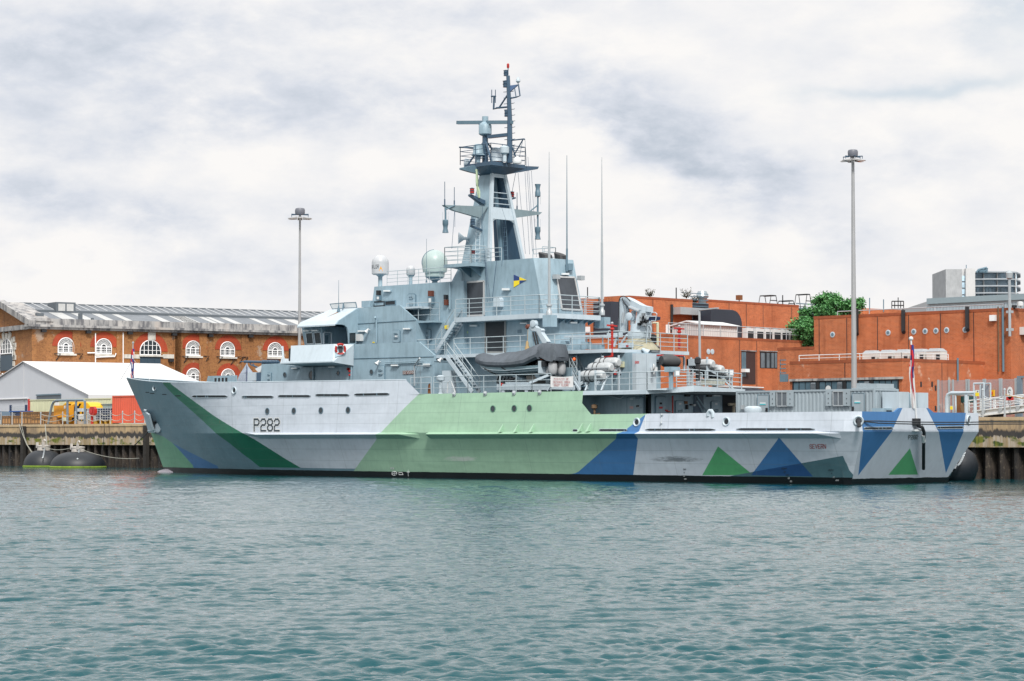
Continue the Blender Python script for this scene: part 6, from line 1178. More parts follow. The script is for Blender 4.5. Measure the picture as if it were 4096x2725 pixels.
for x in (330, 520, 710): m = MB(); a = onY(cG(x, 232), 3.5); m.box(a.x-.05, a.x+.05, 3.4, 3.6, 5.8, a.z); m.build('bulwark_stay', GREYL, SHIP)
m = MB(); q = onY(cG(800,245), 1.0); m.lathe((q.x, 1.0, 6.3), (1,0,0), [(.35,-.6),(.5,-.55),(.5,-.35),(.25,-.3),(.25,.3),(.5,.35),(.5,.55),(.35,.6)], 14); m.box(q.x-.7, q.x+.7, .5, 1.5, 5.75, 6.3); m.build('anchor_windlass', GREYL, SHIP)
# flags on the staffs
def flag_strip(c, rows, y, mt_cols, name, label, n=7):
    vs = []; m = MB()
    for i, (x0, x1, yy) in enumerate(rows):
        for j in range(n+1):
            q = onY(c(x0+(x1-x0)*j/n, yy), y); q.y += .10*sin(j*2.0+i*.5); vs.append(q)
    k = n+1
    for i in range(len(rows)-1):
        for j in range(n): m.add([vs[i*k+j], vs[i*k+j+1], vs[(i+1)*k+j+1], vs[(i+1)*k+j]], [(0,1,2,3)], mt_cols(i, j))
    o = m.build(name, [WHITE, mat('flag_red', (.50,.02,.03), .7, 0, .1, 0, 0, lin_in=True), mat('flag_blue', (.015,.03,.18), .7, 0, .1, 0, 0, lin_in=True)], None, base=tuple(vs[0])); tag(o, label, 'flag'); return o
rows = [(1036,1046,482),(1033,1047,505),(1028,1048,530),(1023,1048,560),(1024,1048,585),(1030,1046,610),(1034,1047,635),(1030,1049,660),(1028,1050,690),(1026,1047,712)]
jt = ["2210212","2012210","1022101","0210122","2201012","2221022","2210202","1012201","0101022"]
flag_strip(c1, rows, -.1, lambda i, j: int(jt[i][j]), 'jack_flag', 'red white and blue jack hanging limp from the bow jackstaff')
rows = [(1464,1480,748),(1463,1484,790),(1462,1488,830),(1458,1490,870),(1455,1488,920),(1454,1484,970),(1456,1488,1010),(1462,1490,1060),(1466,1491,1110),(1470,1492,1160),(1474,1494,1210),(1480,1494,1250)]
et = ["2212222","2112212","1120012","1100112","0001122","0001112","0001110","0000110","0000110","0000010","0000110"]
flag_strip(c7, rows, ES1.y-.12, lambda i, j: int(et[i][j]), 'ensign_flag', 'white ensign with red cross hanging limp from the stern staff')
# office container on the after deck
yC0 = -2.4; FCn = lambda p: onY(p, yC0); a, b = FCn(cM(128,338)), FCn(cM(1905,303)); x0, x1 = a.x, 77.5; z1 = (a.z+b.z)/2; z0 = z1-2.6
def corrug(m, x0, x1, y, z0, z1, p=.28, d=.036, axis='x', s=-1, mi=0):
    n = int((x1-x0)/p); vs = []
    for i in range(n): 
        u = x0+(x1-x0)*i/n; w = (x1-x0)/n
        for du, dd in ((0,0),(.28,0),(.45,1),(.73,1),(.9,0)): vs.append((u+du*w, y+d*dd*(-s)))
    vs.append((x1, y)); 
    P3 = [((u, v, z) if axis == 'x' else (v, u, z)) for z in (z0, z1) for u, v in vs]; k = len(vs)
    m.add(P3, [(i, i+1, k+i+1, k+i) if (s < 0) == (axis == 'x') else (i, k+i, k+i+1, i+1) for i in range(k-1)], mi)
def container(name, x0, x1, y0, y1, z0, z1, mt, label, group=None, doors=None, cat='container', rib=.28):
    root = thing(name, ((x0+x1)/2, (y0+y1)/2, z0), label, cat, group); m = MB(); e = .05
    corrug(m, x0+.08, x1-.08, y0+e, z0+.15, z1-.1, rib, .036, 'x', -1); corrug(m, x0+.08, x1-.08, y1-e, z0+.15, z1-.1, rib, .036, 'x', 1); corrug(m, y0+.08, y1-.08, x1-e, z0+.15, z1-.1, rib, .036, 'y', 1); corrug(m, y0+.08, y1-.08, x0+e, z0+.15, z1-.1, rib, .036, 'y', -1)
    m.box(x0+.1, x1-.1, y0+.1, y1-.1, z1-.06, z1-.02); m.build('wall_panels', mt, root, fix=False)
    m = MB()
    for x in (x0, x1-.12): 
        for y in (y0, y1-.12): m.box(x, x+.12, y, y+.12, z0, z1)
    for y in (y0+.01, y1-.09): m.box(x0+.12, x1-.12, y, y+.08, z1-.12, z1-.005); m.box(x0+.12, x1-.12, y, y+.08, z0+.01, z0+.16)
    for x in (x0+.01, x1-.09): m.box(x, x+.08, y0+.12, y1-.12, z1-.12, z1-.005); m.box(x, x+.08, y0+.12, y1-.12, z0+.01, z0+.16)
    m.build('frame', mt, root); return root
OFC = container('office_container', x0, x1, yC0, yC0+2.44, z0, z1, GREYCON, 'grey corrugated office container with shuttered windows on the ship\'s after deck')
for X0, X1, Y0_ in ((388,520,382),(1503,1645,362)):
    f = pxbox(cM, X0, Y0_, X1, 590, FCn); q = [f(0,0), f(1,0), f(1,1), f(0,1)]; m = MB(); m.hexa([k+NP*.001 for k in q], [k+NP*.05 for k in q]); d = m.build('door', GREYCON, OFC); m = MB(); m.tube([f(0,0)+NP*.05, f(0,1)+NP*.05, f(1,1)+NP*.05, f(1,0)+NP*.05], .025, 4); m.build('door_frame', GREYD, d)
    g = pxbox(cM, X0+30, Y0_+90, X0+98, Y0_+120, FCn); q = [g(0,0), g(1,0), g(1,1), g(0,1)]; m = MB(); m.hexa([k+NP*.055 for k in q], [k+NP*.065 for k in q], 0); q = [g(0,0), g(1,0), g(1,.5), g(0,.5)]; m.hexa([k+NP*.066 for k in q], [k+NP*.072 for k in q], 1); m.build('door_sign', [WHITE, SIGNT], d)
    m = MB(); m.box(*(lambda k: (k.x-.05, k.x+.05, k.y-.15, k.y-.03, k.z-.12, k.z+.12))(f(.86, .15) if X0 < 1000 else f(.1, .2))); m.build('door_handle', BLACK, d)
for X0, X1, Y0_, Y1_, sh in ((618,738,348,515,((540,600),(740,815))),(1280,1402,342,510,((1195,1262),(1405,1482)))):
    f = pxbox(cM, X0, Y0_, X1, Y1_, FCn); q = [f(0,0), f(1,0), f(1,1), f(0,1)]; m = MB(); m.hexa([k+NP*.02 for k in q], [k+NP*.03 for k in q], 0)
    for a, b in ((0,1),(1,2),(2,3),(3,0)): m.beam(q[a]+NP*.05, q[b]+NP*.05, .06, .06, mi=1)
    m.beam(f(.5,0)+NP*.05, f(.5,1)+NP*.05, .05, .05, mi=1); w_ = m.build('window', [WGLASS, STEEL], OFC)
    for a, b in sh: 
        g = pxbox(cM, a, Y0_-5, b, Y1_+3, FCn); q = [g(0,0), g(1,0), g(1,1), g(0,1)]; m = MB(); m.hexa([k+NP*.04 for k in q], [k+NP*.09 for k in q], 0); [m.beam(g(.5,v)+NP*.1, g(.5,v+.08)+NP*.1, .03, .03, mi=1) for v in (.15,.45,.8)]; m.build('shutter', [GREYCON, BLACK], w_)
m = MB(); f = pxbox(cM, 202, 505, 235, 552, FCn); q = [f(0,0), f(1,0), f(1,1), f(0,1)]; m.hexa(q, [k+NP*.15 for k in q]); m.build('socket_box', STEEL, OFC)
m = MB(); a, b = FCn(cM(1915,292)), FCn(cM(2190,282)); m.box(x1-1.9, x1-.05, yC0+.3, yC0+2.2, z1+.002, z1+.06, 0); m.box(x1-1.6, x1-1.3, yC0+.4, yC0+1.4, z1+.06, z1+.34); m.box(x1-.9, x1-.1, yC0+.4, yC0+2.1, z1+.06, z1+.30); m.build('roof_unit', GREYCON, OFC)
# mooring lines from the quarter, running across the stern to the quay
def sag(a, b, s, n=12): return [lerp(a, b, i/n) - UP*s*4*(i/n)*(1-i/n) for i in range(n+1)]
h0 = pq + QC*.1
for k, (dz, lab) in enumerate(((0, 'upper dark mooring line from the port quarter across the stern'), (-.12, 'lower dark mooring line from the port quarter across the stern'))):
    c1_ = V3((79.6, -4.9, h0.z+dz)); c2_ = V3((79.7, 6.5, onX(cK(0,1230 if k == 0 else 1278), 79.7).z)); c3_ = V3((86, 17, 3.95)); m = MB(); m.tube([h0, c1_]+sag(c1_, c2_, .05, 6)[1:]+sag(c2_, c3_, .1, 6)[1:], .035, 5); tag(m.build('mooring_line', ROPED, None, base=tuple(h0)), lab, 'rope', 'mooring lines across the stern')
m = MB(); m.tube([h0, h0+QC*.25-UP*.05, h0+QC*.35-UP*.35], .11, 8); m.build('chafe_sleeve', BLACK, SHIP)
# ================================================================ water, quay, ground
def water():
    m, nt, b = new_mat('harbour_water'); b.inputs['Roughness'].default_value = .035; b.inputs['IOR'].default_value = 1.333
    b.inputs['Base Color'].default_value = (.0006, .052, .065, 1)
    bp = nt.nodes.new('ShaderNodeBump'); bp.inputs['Strength'].default_value = .7; bp.inputs['Distance'].default_value = .04
    a = nnoise(nt, 4.0, 4, .6, (1, 1, 1)); nt.links.new(a, bp.inputs['Height']); nt.links.new(bp.outputs[0], b.inputs['Normal'])
    rng = np.random.RandomState(5)
    # polar sheet, fine over the harbour in view, coarse elsewhere
    R = np.concatenate([[.5, 6, 12, 18], 21*np.exp(np.arange(0, log(245/21), .00142)), [280, 340, 450, 700, 1200, 2500]])
    c0_ = atan2(FH.y, FH.x); fine = np.radians(np.concatenate([np.arange(-40, -13.3, .15), np.linspace(-13.2, 13.2, 560), np.arange(13.35, 40.1, .15)])); rest = np.radians(np.linspace(40, 320, 57))[1:-1]
    A = c0_ + np.concatenate([fine, rest]); nA, nR = len(A), len(R)
    RR, AA = np.meshgrid(R, A, indexing='ij'); Xw = CAMP.x + RR*np.cos(AA); Yw = CAMP.y + RR*np.sin(AA)
    Z = np.zeros_like(Xw); wd = radians(138)
    dr = np.gradient(R)[:, None]*np.ones_like(RR)
    for i in range(72):
        lam = .13*(.62/.13)**rng.rand() if i < 56 else .6*(1.9/.6)**rng.rand()
        k = 2*pi/lam; th = wd + rng.randn()*(.55 if i < 56 else .4); amp = (.0066*lam if i < 56 else .0048*lam)*(.5+rng.rand()); ph = rng.rand()*2*pi
        q = k*(np.cos(th)*Xw+np.sin(th)*Yw)+ph + 1.1*np.sin(.35*Xw*np.cos(i)+.4*Yw*np.sin(i)+i)
        env = (.5+.5*np.sin((.9+.8*cos(i*1.7))*Xw+(.8+.7*sin(i*2.3))*Yw+i*1.9))*(.5+.5*np.sin(.33*Xw*sin(i)-.41*Yw*cos(i*1.3)+i)); env = .35+2.3*env
        Z += amp*env*(np.sin(q)+.28*np.cos(2*q))*np.clip((lam/dr-2)/2.5, 0, 1)
    gust = .92+.16*np.sin(.11*Xw+.05*Yw+1)*np.sin(.07*Yw-.04*Xw)+.12*np.sin(.31*Xw-.2*Yw)
    shelter = np.clip((-Yw-5)/11, .3, 1); shelter = np.where((Xw < 2) | (Xw > 81), np.clip((17-Yw)/45, .3, 1), shelter)
    ang = np.abs((AA-c0_+pi) % (2*pi)-pi); Z *= gust*shelter*np.clip((radians(40)-ang)/radians(2), 0, 1)*np.clip((240-RR)/40, 0, 1)*np.clip((RR-18)/3, 0, 1)
    me = bpy.data.meshes.new('water'); nv = nA*nR; co = np.stack([Xw, Yw, Z], -1).reshape(-1, 3); me.vertices.add(nv); me.vertices.foreach_set('co', co.ravel())
    i, j = np.meshgrid(np.arange(nR-1), np.arange(nA), indexing='ij'); j2 = (j+1) % nA
    F = np.stack([i*nA+j, (i+1)*nA+j, (i+1)*nA+j2, i*nA+j2], -1).reshape(-1, 4); n = len(F)
    me.loops.add(n*4); me.loops.foreach_set('vertex_index', F.ravel()); me.polygons.add(n); me.polygons.foreach_set('loop_start', np.arange(0, n*4, 4)); me.polygons.foreach_set('loop_total', np.full(n, 4))
    me.polygons.foreach_set('use_smooth', np.ones(n, bool)); me.update(); me.validate(); me.materials.append(m)
    o = bpy.data.objects.new('water', me); COL.objects.link(o); tag(o, kind='structure')
water()
QY, QZ = 17.0, 4.1
def quay_mat():
    m, nt, b = new_mat('quay_concrete'); b.inputs['Roughness'].default_value = .85
    tc = nt.nodes.new('ShaderNodeTexCoord'); sx = nt.nodes.new('ShaderNodeSeparateXYZ'); nt.links.new(tc.outputs['Object'], sx.inputs[0]); z = sx.outputs[2]
    n = nnoise(nt, .9, 6, .65); st = nnoise(nt, 1.6, 6, .7, (1, 1, .12)); st2 = nnoise(nt, 3.2, 4, .7, (1, 1, .1), (4, 0, 0))
    c = nmix(nt, nramp(nt, n, .35, .65), (.46, .33, .185), (.29, .21, .135))
    c = nmix(nt, nmath(nt, 'MULTIPLY', nramp(nt, st, .52, .68), .8), c, (.055, .055, .06))
    c = nmix(nt, nmath(nt, 'MULTIPLY', nramp(nt, st2, .62, .7), .45), c, (.55, .50, .42))
    zz = nmath(nt, 'ADD', z, nmath(nt, 'MULTIPLY', nmath(nt, 'SUBTRACT', st, .5), 1.3))
    band = nmath(nt, 'SUBTRACT', 1.0, nmath(nt, 'MULTIPLY', nmath(nt, 'ABSOLUTE', nmath(nt, 'SUBTRACT', zz, 3.05)), 2.4), True)
    c = nmix(nt, nmath(nt, 'MULTIPLY', nramp(nt, band, .2, .6), .93), c, (.022, .025, .03))
    low = nmath(nt, 'LESS_THAN', zz, 2.85); c = nmix(nt, nmath(nt, 'MULTIPLY', low, .75), c, nmix(nt, nramp(nt, st2, .4, .6), (.42, .38, .33), (.27, .20, .10)))
    mo = nnoise(nt, .8, 3, .5, (1, 1, 2.2), (9, 2, 0)); mz = nmath(nt, 'SUBTRACT', 1.0, nmath(nt, 'MULTIPLY', nmath(nt, 'ABSOLUTE', nmath(nt, 'SUBTRACT', z, 2.5)), 2.2), True)
    c = nmix(nt, nmath(nt, 'MULTIPLY', nramp(nt, mo, .52, .60), nramp(nt, mz, .1, .4)), c, nmix(nt, nramp(nt, st2, .4, .6), (.02, .05, .012), (.16, .17, .02)))
    top = nmath(nt, 'GREATER_THAN', z, 3.93); c = nmix(nt, nmath(nt, 'MULTIPLY', top, .6), c, (.50, .38, .24))
    jt = nmath(nt, 'LESS_THAN', nmath(nt, 'ABSOLUTE', nmath(nt, 'SUBTRACT', nmath(nt, 'FRACT', nmath(nt, 'DIVIDE', sx.outputs[0], 7.4)), .5)), .006); c = nmix(nt, nmath(nt, 'MULTIPLY', jt, .7), c, (.03, .03, .03))
    nt.links.new(c, b.inputs['Base Color']); return m
m = MB(); m.box(-220, 400, QY, QY+3, 2.12, QZ); m.box(-220, 400, QY-.06, QY+.4, QZ-.22, QZ+.02)
tag(m.build('quay_wall', quay_mat(), None), 'stained concrete quay wall with black tide band and green weed behind the ship', 'quay wall')
def pile_mat():
    m, nt, b = new_mat('sheet_pile_steel'); b.inputs['Roughness'].default_value = .8; n = nnoise(nt, 1.4, 6, .75, (1, 1, .3)); n2 = nnoise(nt, 6, 5, .7)
    c = nmix(nt, nramp(nt, n, .4, .65), (.007, .007, .009), (.06, .047, .037)); c = nmix(nt, nramp(nt, n2, .58, .68), c, (.17, .14, .105)); nt.links.new(c, b.inputs['Base Color']); return m
def pilewall():
    m = MB(); vs = []; x = -120.0
    while x < 200:
        for du, d in ((0, .8), (.42, .8), (.50, 0), (.80, 0), (.88, .8)): vs.append((x+du*1.12, QY+.25+d))
        x += 1.12
    k = len(vs); m.add([(u, v, z) for z in (-1.5, 2.12) for u, v in vs], [(i, i+1, k+i+1, k+i) for i in range(k-1)]); o = m.build('sheet_pile_wall', pile_mat(), None, fix=False)
    tag(o, 'rusty ribbed sheet piling below the concrete quay edge', 'piling')
pilewall()
GROUND = mat('quay_asphalt', (.10, .10, .10), .9, 0, .3, 0, 0, lin_in=True)
m = MB(); m.add([(-2500, QY+3, QZ), (2500, QY+3, QZ), (2500, 3000, QZ), (-2500, 3000, QZ)], [(0, 1, 2, 3)]); tag(m.build('ground', GROUND, None, fix=False), kind='structure')
for lx in (363, 2292):
    q = onY(cL(lx, 800), QY-.25); m = MB(); m.box(q.x-.22, q.x+.22, QY-.42, QY-.01, -1.2, QZ-.15); [m.box(q.x-.24, q.x+.24, QY-.44, QY-.42, z, z+.12) for z in (1.2, 2.4, 3.4)]
    tag(m.build('fender_pile', mat('tarred_timber', (.025, .022, .02), .8, 0, .3, 0, .3, lin_in=True), None, base=(q.x, QY-.2, 0)), 'dark vertical timber fender pile ' + ('near the two moored rubber fenders' if lx < 1000 else 'on the quay just ahead of the ship\'s bow'), 'pile', 'timber fender piles')
# floating rubber fenders
def fender(cx_l, yl, r, h, label, y=14.2, c=cL, cap=True):
    q = onY(c(cx_l, yl), y); root = thing('rubber_fender', (q.x, y, 0), label, 'fender'); m = MB()
    m.lathe((q.x, y, -.4), (0, 0, 1), [(r, 0), (r, .4)] + [(r*cos(a)**.72, .4+h*sin(a)) for a in np.linspace(.08, pi/2*.96, 12)], 28); m.build('fender_body', mat('fender_rubber', (.009, .014, .021), .5, 0, .35, 0, .25, .3, lin_in=True), root)
    m = MB(); m.lathe((q.x, y, -.02), (0, 0, 1), [(r*1.005, 0), (r*1.03, .05), (r*1.02, .13), (r*1.003, .17)], 28); m.build('weed_line', mat('weed_green', (.17, .26, .02), .9, 0, .5, 0, 0, .5, lin_in=True), root)
    if cap:
        m = MB(); m.lathe((q.x, y, h-.1), (0, 0, 1), [(.62, 0), (.62, .42), (.66, .44), (.66, .55), (.3, .6)], 12); [m.box(q.x+s*.5-.08, q.x+s*.5+.08, y-.5, y-.3, h+.2, h+.75) for s in (-1, 1)]; m.tube([(q.x-.1, y, h+.5), (q.x-.1, y, h+.9), (q.x+.15, y, h+1.0), (q.x+.3, y, h+.85)], .08, 6); m.build('fender_cap', mat('fender_cap_paint', (.50, .47, .44), .6, 0, .3, .4, .2, lin_in=True), root)
        def chain(a, b, s, n=22):
            pts = sag(V3(a), V3(b), s, n); k = MB()
            for i in range(n): d = (pts[i+1]-pts[i]); u = d.cross(UP).normalized()*.05 if i % 2 else UP*.05; k.tube([pts[i]-d*.1-u, pts[i]+d*1.1-u, pts[i]+d*1.1+u, pts[i]-d*.1+u, pts[i]-d*.1-u], .024, 4)
            return k
        chain((q.x+.6, y-.3, h+.2), (q.x+1.9, y-1.4, h*.55), .1).build('fender_chain', STEEL, root)
    return q
f1 = fender(685, 1150, 1.95, 1.62, 'smaller black rubber fender floating left against the piling', 14.6); f2 = fender(1225, 1150, 2.6, 1.5, 'larger black rubber fender floating right of its twin', 13.6)
def rope(name, pts, r, mt, label, grp=None): m = MB(); m.tube(pts, r, 5); return tag(m.build(name, mt, None, base=tuple(pts[0])), label, 'rope', grp)
G_ = 'ropes hanging down the quay wall'
rope('mooring_rope', sag(V3((f1.x+.6, 14.3, 1.9)), V3((f2.x-.6, 13.4, 1.9)), .25), .03, ROPE, 'pale rope linking the two rubber fenders'); rope('mooring_rope', sag(V3((f2.x+.6, 13.3, 1.8)), V3((f2.x+6.6, 15.8, .9)), .35), .025, ROPE, 'pale rope trailing right from the larger rubber fender')
rope('mooring_rope', [onY(cL(*q), QY-.35-.1*i) for i, q in enumerate(((300,575),(320,640),(370,780),(420,900),(520,1060)))], .03, ROPE, 'leftmost pale rope running down the quay wall to the fenders', G_)
rope('mooring_rope', [onY(cL(*q), QY-.35-.1*i) for i, q in enumerate(((335,575),(350,640),(385,790),(440,920),(530,1050)))], .025, ROPE, 'second pale rope running down the quay wall beside the leftmost', G_)
rope('mooring_rope', [onY(cL(*q), QY-.35-.3*i) for i, q in enumerate(((708,575),(725,760),(745,955)))], .045, ROPE, 'thick pale rope dropping to the smaller rubber fender', G_)
rope('mooring_rope', [onY(cL(*q), QY-.3) for q in ((1640,575),(1632,760),(1612,980))], .03, ROPED, 'thin dark rope hanging straight down the quay wall', G_)
rope('mooring_rope', sag(onY(cL(2330,690), 12), onY(cL(2105,915), QY-.3), .05), .05, ROPED, 'dark rope slanting from the bow down to the quay wall')
q = onY(c8(1655, 1150), 11.5); rt_ = thing('rubber_fender', (q.x, 11.5, 0), 'black rubber fender strung with chains between stern and quay', 'fender'); m = MB(); m.lathe((q.x-1.9, 11.5, .9), (1, .25, 0), [(.3, -2.2), (.9, -1.9), (1.3, -1.3), (1.4, 0), (1.3, 1.3), (.9, 1.9), (.3, 2.2)], 24); m.build('fender_body', MATS['fender_rubber'], rt_)
for k in range(5):
    m = MB(); a = V3((q.x-1.9+k*.5, 10.9, 2.3-.1*k)); b_ = V3((q.x-.9+k*.25, 10.1, .2+k*.2)); pts = sag(a, b_, .15, 16)
    for i in range(16): d = pts[i+1]-pts[i]; u = d.cross(UP).normalized()*.06 if i % 2 else UP*.06; m.tube([pts[i]-u, pts[i+1]-u, pts[i+1]+u, pts[i]+u, pts[i]-u], .028, 4)
    m.build('fender_chain', STEEL, rt_)

# ================================================================ brick warehouse and marquee, left
DFv = V3((.2276, .9736, 0)).normalized(); DGv = V3((-DFv.y, DFv.x, 0))
def frame_at(px, depth): return CAMP + (FH + RT*((px-2048)/FPX))*depth - UP*CAMP.z
WO = frame_at(c1(248, 330)[0], 292)
def Lw(s, t, z): return WO + DFv*s + DGv*t + UP*z
def onFa(p, t=0): 
    q = cut(p, Lw(0, t, 0), DGv); d = q-WO; return (d.dot(DFv), q.z)
def onGa(p, s=0):
    q = cut(p, Lw(s, 0, 0), DFv); d = q-WO; return (d.dot(DGv), q.z)
def brick(name, c1_, c2_, mortar, sc=1., patch=None, contrast=.5, course=.075):
    m, nt, b = new_mat(name); b.inputs['Roughness'].default_value = .85
    tc = nt.nodes.new('ShaderNodeTexCoord'); sx = nt.nodes.new('ShaderNodeSeparateXYZ'); nt.links.new(tc.outputs['Object'], sx.inputs[0])
    cb = nt.nodes.new('ShaderNodeCombineXYZ'); nt.links.new(nmath(nt, 'ADD', sx.outputs[0], sx.outputs[1]), cb.inputs[0]); nt.links.new(sx.outputs[2], cb.inputs[1])
    br = nt.nodes.new('ShaderNodeTexBrick'); nt.links.new(cb.outputs[0], br.inputs['Vector']); br.inputs['Scale'].default_value = 1; br.inputs['Brick Width'].default_value = .23*sc; br.inputs['Row Height'].default_value = course*sc; br.inputs['Mortar Size'].default_value = .009*sc
    br.inputs['Color1'].default_value = (*c1_, 1); br.inputs['Color2'].default_value = (*c2_, 1); br.inputs['Mortar'].default_value = (*mortar, 1); br.inputs['Bias'].default_value = 0
    n = nnoise(nt, .35, 5, .65); f = nnoise(nt, 4.5, 5, .8); c = br.outputs[0]
    c = nmix(nt, nmath(nt, 'MULTIPLY', nramp(nt, n, .4, .7), .5), c, tuple(v*.5 for v in c1_)); c = nmix(nt, nmath(nt, 'MULTIPLY', nramp(nt, f, .52, .62), contrast), c, tuple(v*.35 for v in c2_))
    sk = nnoise(nt, .9, 6, .7, (1, 1, .05)); c = nmix(nt, nmath(nt, 'MULTIPLY', nramp(nt, sk, .5, .68), .4), c, tuple(v*.4 for v in c2_)); bl = nnoise(nt, .16, 4, .6, (1, 1, 1), (9, 5, 2)); c = nmix(nt, nmath(nt, 'MULTIPLY', nramp(nt, bl, .45, .62), .3), c, tuple(min(1, v*1.35) for v in c1_))
    if patch: c = nmix(nt, nmath(nt, 'MULTIPLY', nramp(nt, nnoise(nt, .45, 5, .7, (1, 1, 1), (3, 3, 3)), .60, .66), .7), c, patch)
    nt.links.new(c, b.inputs['Base Color']); return m
BRK1 = brick('warehouse_brick', (.36, .155, .045), (.27, .10, .033), (.24, .14, .07), 1.3, (.33, .27, .22), .8)
def stone():
    m, nt, b = new_mat('stained_stone'); b.inputs['Roughness'].default_value = .85
    n = nnoise(nt, .5, 6, .7); st = nnoise(nt, 1.2, 6, .75, (1, 1, .18)); pt = nnoise(nt, .28, 3, .5, (1, 1, .3), (7, 7, 7))
    c = nmix(nt, nramp(nt, n, .35, .65), (.40, .39, .38), (.26, .265, .27)); c = nmix(nt, nmath(nt, 'MULTIPLY', nramp(nt, st, .46, .60), .85), c, (.075, .08, .095)); c = nmix(nt, nmath(nt, 'MULTIPLY', nramp(nt, pt, .60, .68), .4), c, (.47, .41, .36))
    nt.links.new(c, b.inputs['Base Color']); return m
ARCHM = brick('red_rubbed_brick', (.40, .055, .015), (.31, .04, .012), (.25, .05, .03), 1, None, .35); STONE = stone(); STONEW = mat('pale_stone', (.62, .60, .55), .8, 0, .4, 0, .4, lin_in=True)
SLATE = mat('roof_slate', (.17, .19, .215), .7, 0, .3, 0, .1, lin_in=True); RGLZ = mat('roof_glazing', (.48, .49, .49), .4, 0, .25, 0, .1, lin_in=True); LEAD = mat('lead_flashing', (.10, .12, .14), .6, 0, .2, 0, .1, lin_in=True); SASH = mat('white_sash_paint', (.80, .81, .82), .5, 0, .04, 0, 0, lin_in=True)
WBLUE = mat('dark_blue_panel', (.03, .06, .09), .5, 0, .15, 0, .1, lin_in=True)
WH_ = thing('brick_warehouse', tuple(Lw(0, 0, QZ)), 'old brown brick warehouse with round arched windows and stone parapet behind the marquee', 'warehouse')
zc0 = onFa(c1(248, 326))[1]; zc1 = onFa(c1(248, 290))[1]; zp1 = onFa(c1(248, 240))[1]; SL = 112
bx = lambda m, s0, s1, t0, t1, z0, z1, mi=0: m.hexa([Lw(s0, t0, z0), Lw(s1, t0, z0), Lw(s1, t1, z0), Lw(s0, t1, z0)], [Lw(s0, t0, z1), Lw(s1, t0, z1), Lw(s1, t1, z1), Lw(s0, t1, z1)], mi)
gt = onGa(c1(20, 118)); GT, GZ = gt[0], onGa(c1(55, 116))[1]
m = MB(); bx(m, 0, SL, 0, 30, QZ, zc0); bx(m, -.0, 3.4, 30, 30.2, QZ, zc0)
W1 = m.build('wall', BRK1, WH_)
# shallow brick piers on the front
for c, x in ((c1,600),(c1,945),(c1,1395),(c2,220),(c2,550),(c2,30)): s = onFa(c(x, 400))[0]; m = MB(); bx(m, s-.55, s+.45, -.12, 0, QZ, zc0-.02); m.build('brick_pier', BRK1, WH_)
m = MB(); bx(m, -.45, SL, -.5, 1.0, zc0, zc0+(zc1-zc0)*.5); bx(m, -.75, SL, -.8, .8, zc0+(zc1-zc0)*.5, zc1); bx(m, -.1, SL, -.08, .6, zc1, zp1); W2 = m.build('parapet', STONE, WH_)
# gable end with its pediment
m = MB(); tri = [Lw(-.003, 0, zc1), Lw(-.003, 2*GT, zc1), Lw(-.003, GT, GZ-.4)]; m.prism(tri, DFv*.5); m.build('gable_wall', BRK1, WH_)
m = MB(); 
for a, b in ((Lw(-.3, -.9, zc1+.1), Lw(-.3, GT, GZ)), (Lw(-.3, 2*GT+.9, zc1+.1), Lw(-.3, GT, GZ))): m.beam(a, b, .9, .75, side=(0, 0, 1))
m.build('raking_cornice', STONE, WH_); m = MB(); m.hexa([Lw(0, -.2, zc1+.4), Lw(2.6, -.2, zc1+.4), Lw(2.6, GT, GZ-.1), Lw(0, GT, GZ-.1)], [Lw(0, -.2, zc1+.6), Lw(2.6, -.2, zc1+.6), Lw(2.6, GT, GZ+.1), Lw(0, GT, GZ+.1)]); m.hexa([Lw(0, 2*GT, zc1+.4), Lw(2.6, 2*GT, zc1+.4), Lw(2.6, GT, GZ-.1), Lw(0, GT, GZ-.1)], [Lw(0, 2*GT, zc1+.6), Lw(2.6, 2*GT, zc1+.6), Lw(2.6, GT, GZ+.1), Lw(0, GT, GZ+.1)]); m.build('gable_roof', STONE, WH_)
m = MB(); bx(m, -.6, 0, -.5, 2*GT+.5, zc0, zc1); m.build('gable_cornice', STONE, WH_)
# long roof: slated slope with glazed strips, raised glazed monitor along the ridge
t1_, t2_ = 9.0, 13.0; s_r0 = 2.7; zr1 = onFa(c1(700, 197), t1_)[1]; zr2 = onFa(c1(700, 142), t2_)[1]; zr0 = zp1-.5
m = MB(); m.hexa([Lw(s_r0, .5, zr0-.2), Lw(SL, .5, zr0-.2), Lw(SL, t1_, zr1-.2), Lw(s_r0, t1_, zr1-.2)], [Lw(s_r0, .5, zr0), Lw(SL, .5, zr0), Lw(SL, t1_, zr1), Lw(s_r0, t1_, zr1)]); ROOF = m.build('roof_slope', SLATE, WH_)
rp_ = lambda s, f: Lw(s, .5+(t1_-.5)*f, zr0+(zr1-zr0)*f+.02)
for c, x0, x1, y in ((c1,460,560,235),(c1,625,690,235),(c1,790,850,240),(c1,950,1000,245),(c1,1240,1300,255),(c1,1420,1530,260),(c2,40,160,265),(c2,270,310,270),(c2,335,375,275),(c2,450,505,278),(c2,680,725,285),(c2,820,865,288),(c2,950,1030,290)):
    p0, p1 = cut(c(x0, y), Lw(0, .5, zr0), (Lw(0, t1_, zr1)-Lw(0, .5, zr0)).cross(DFv)), cut(c(x1, y), Lw(0, .5, zr0), (Lw(0, t1_, zr1)-Lw(0, .5, zr0)).cross(DFv)); s0, s1 = (p0-WO).dot(DFv), (p1-WO).dot(DFv)
    m = MB(); m.add([rp_(s0, .03), rp_(s1, .03), rp_(s1, .9), rp_(s0, .9)], [(0, 1, 2, 3)]); m.build('roof_light', RGLZ, ROOF, fix=False)
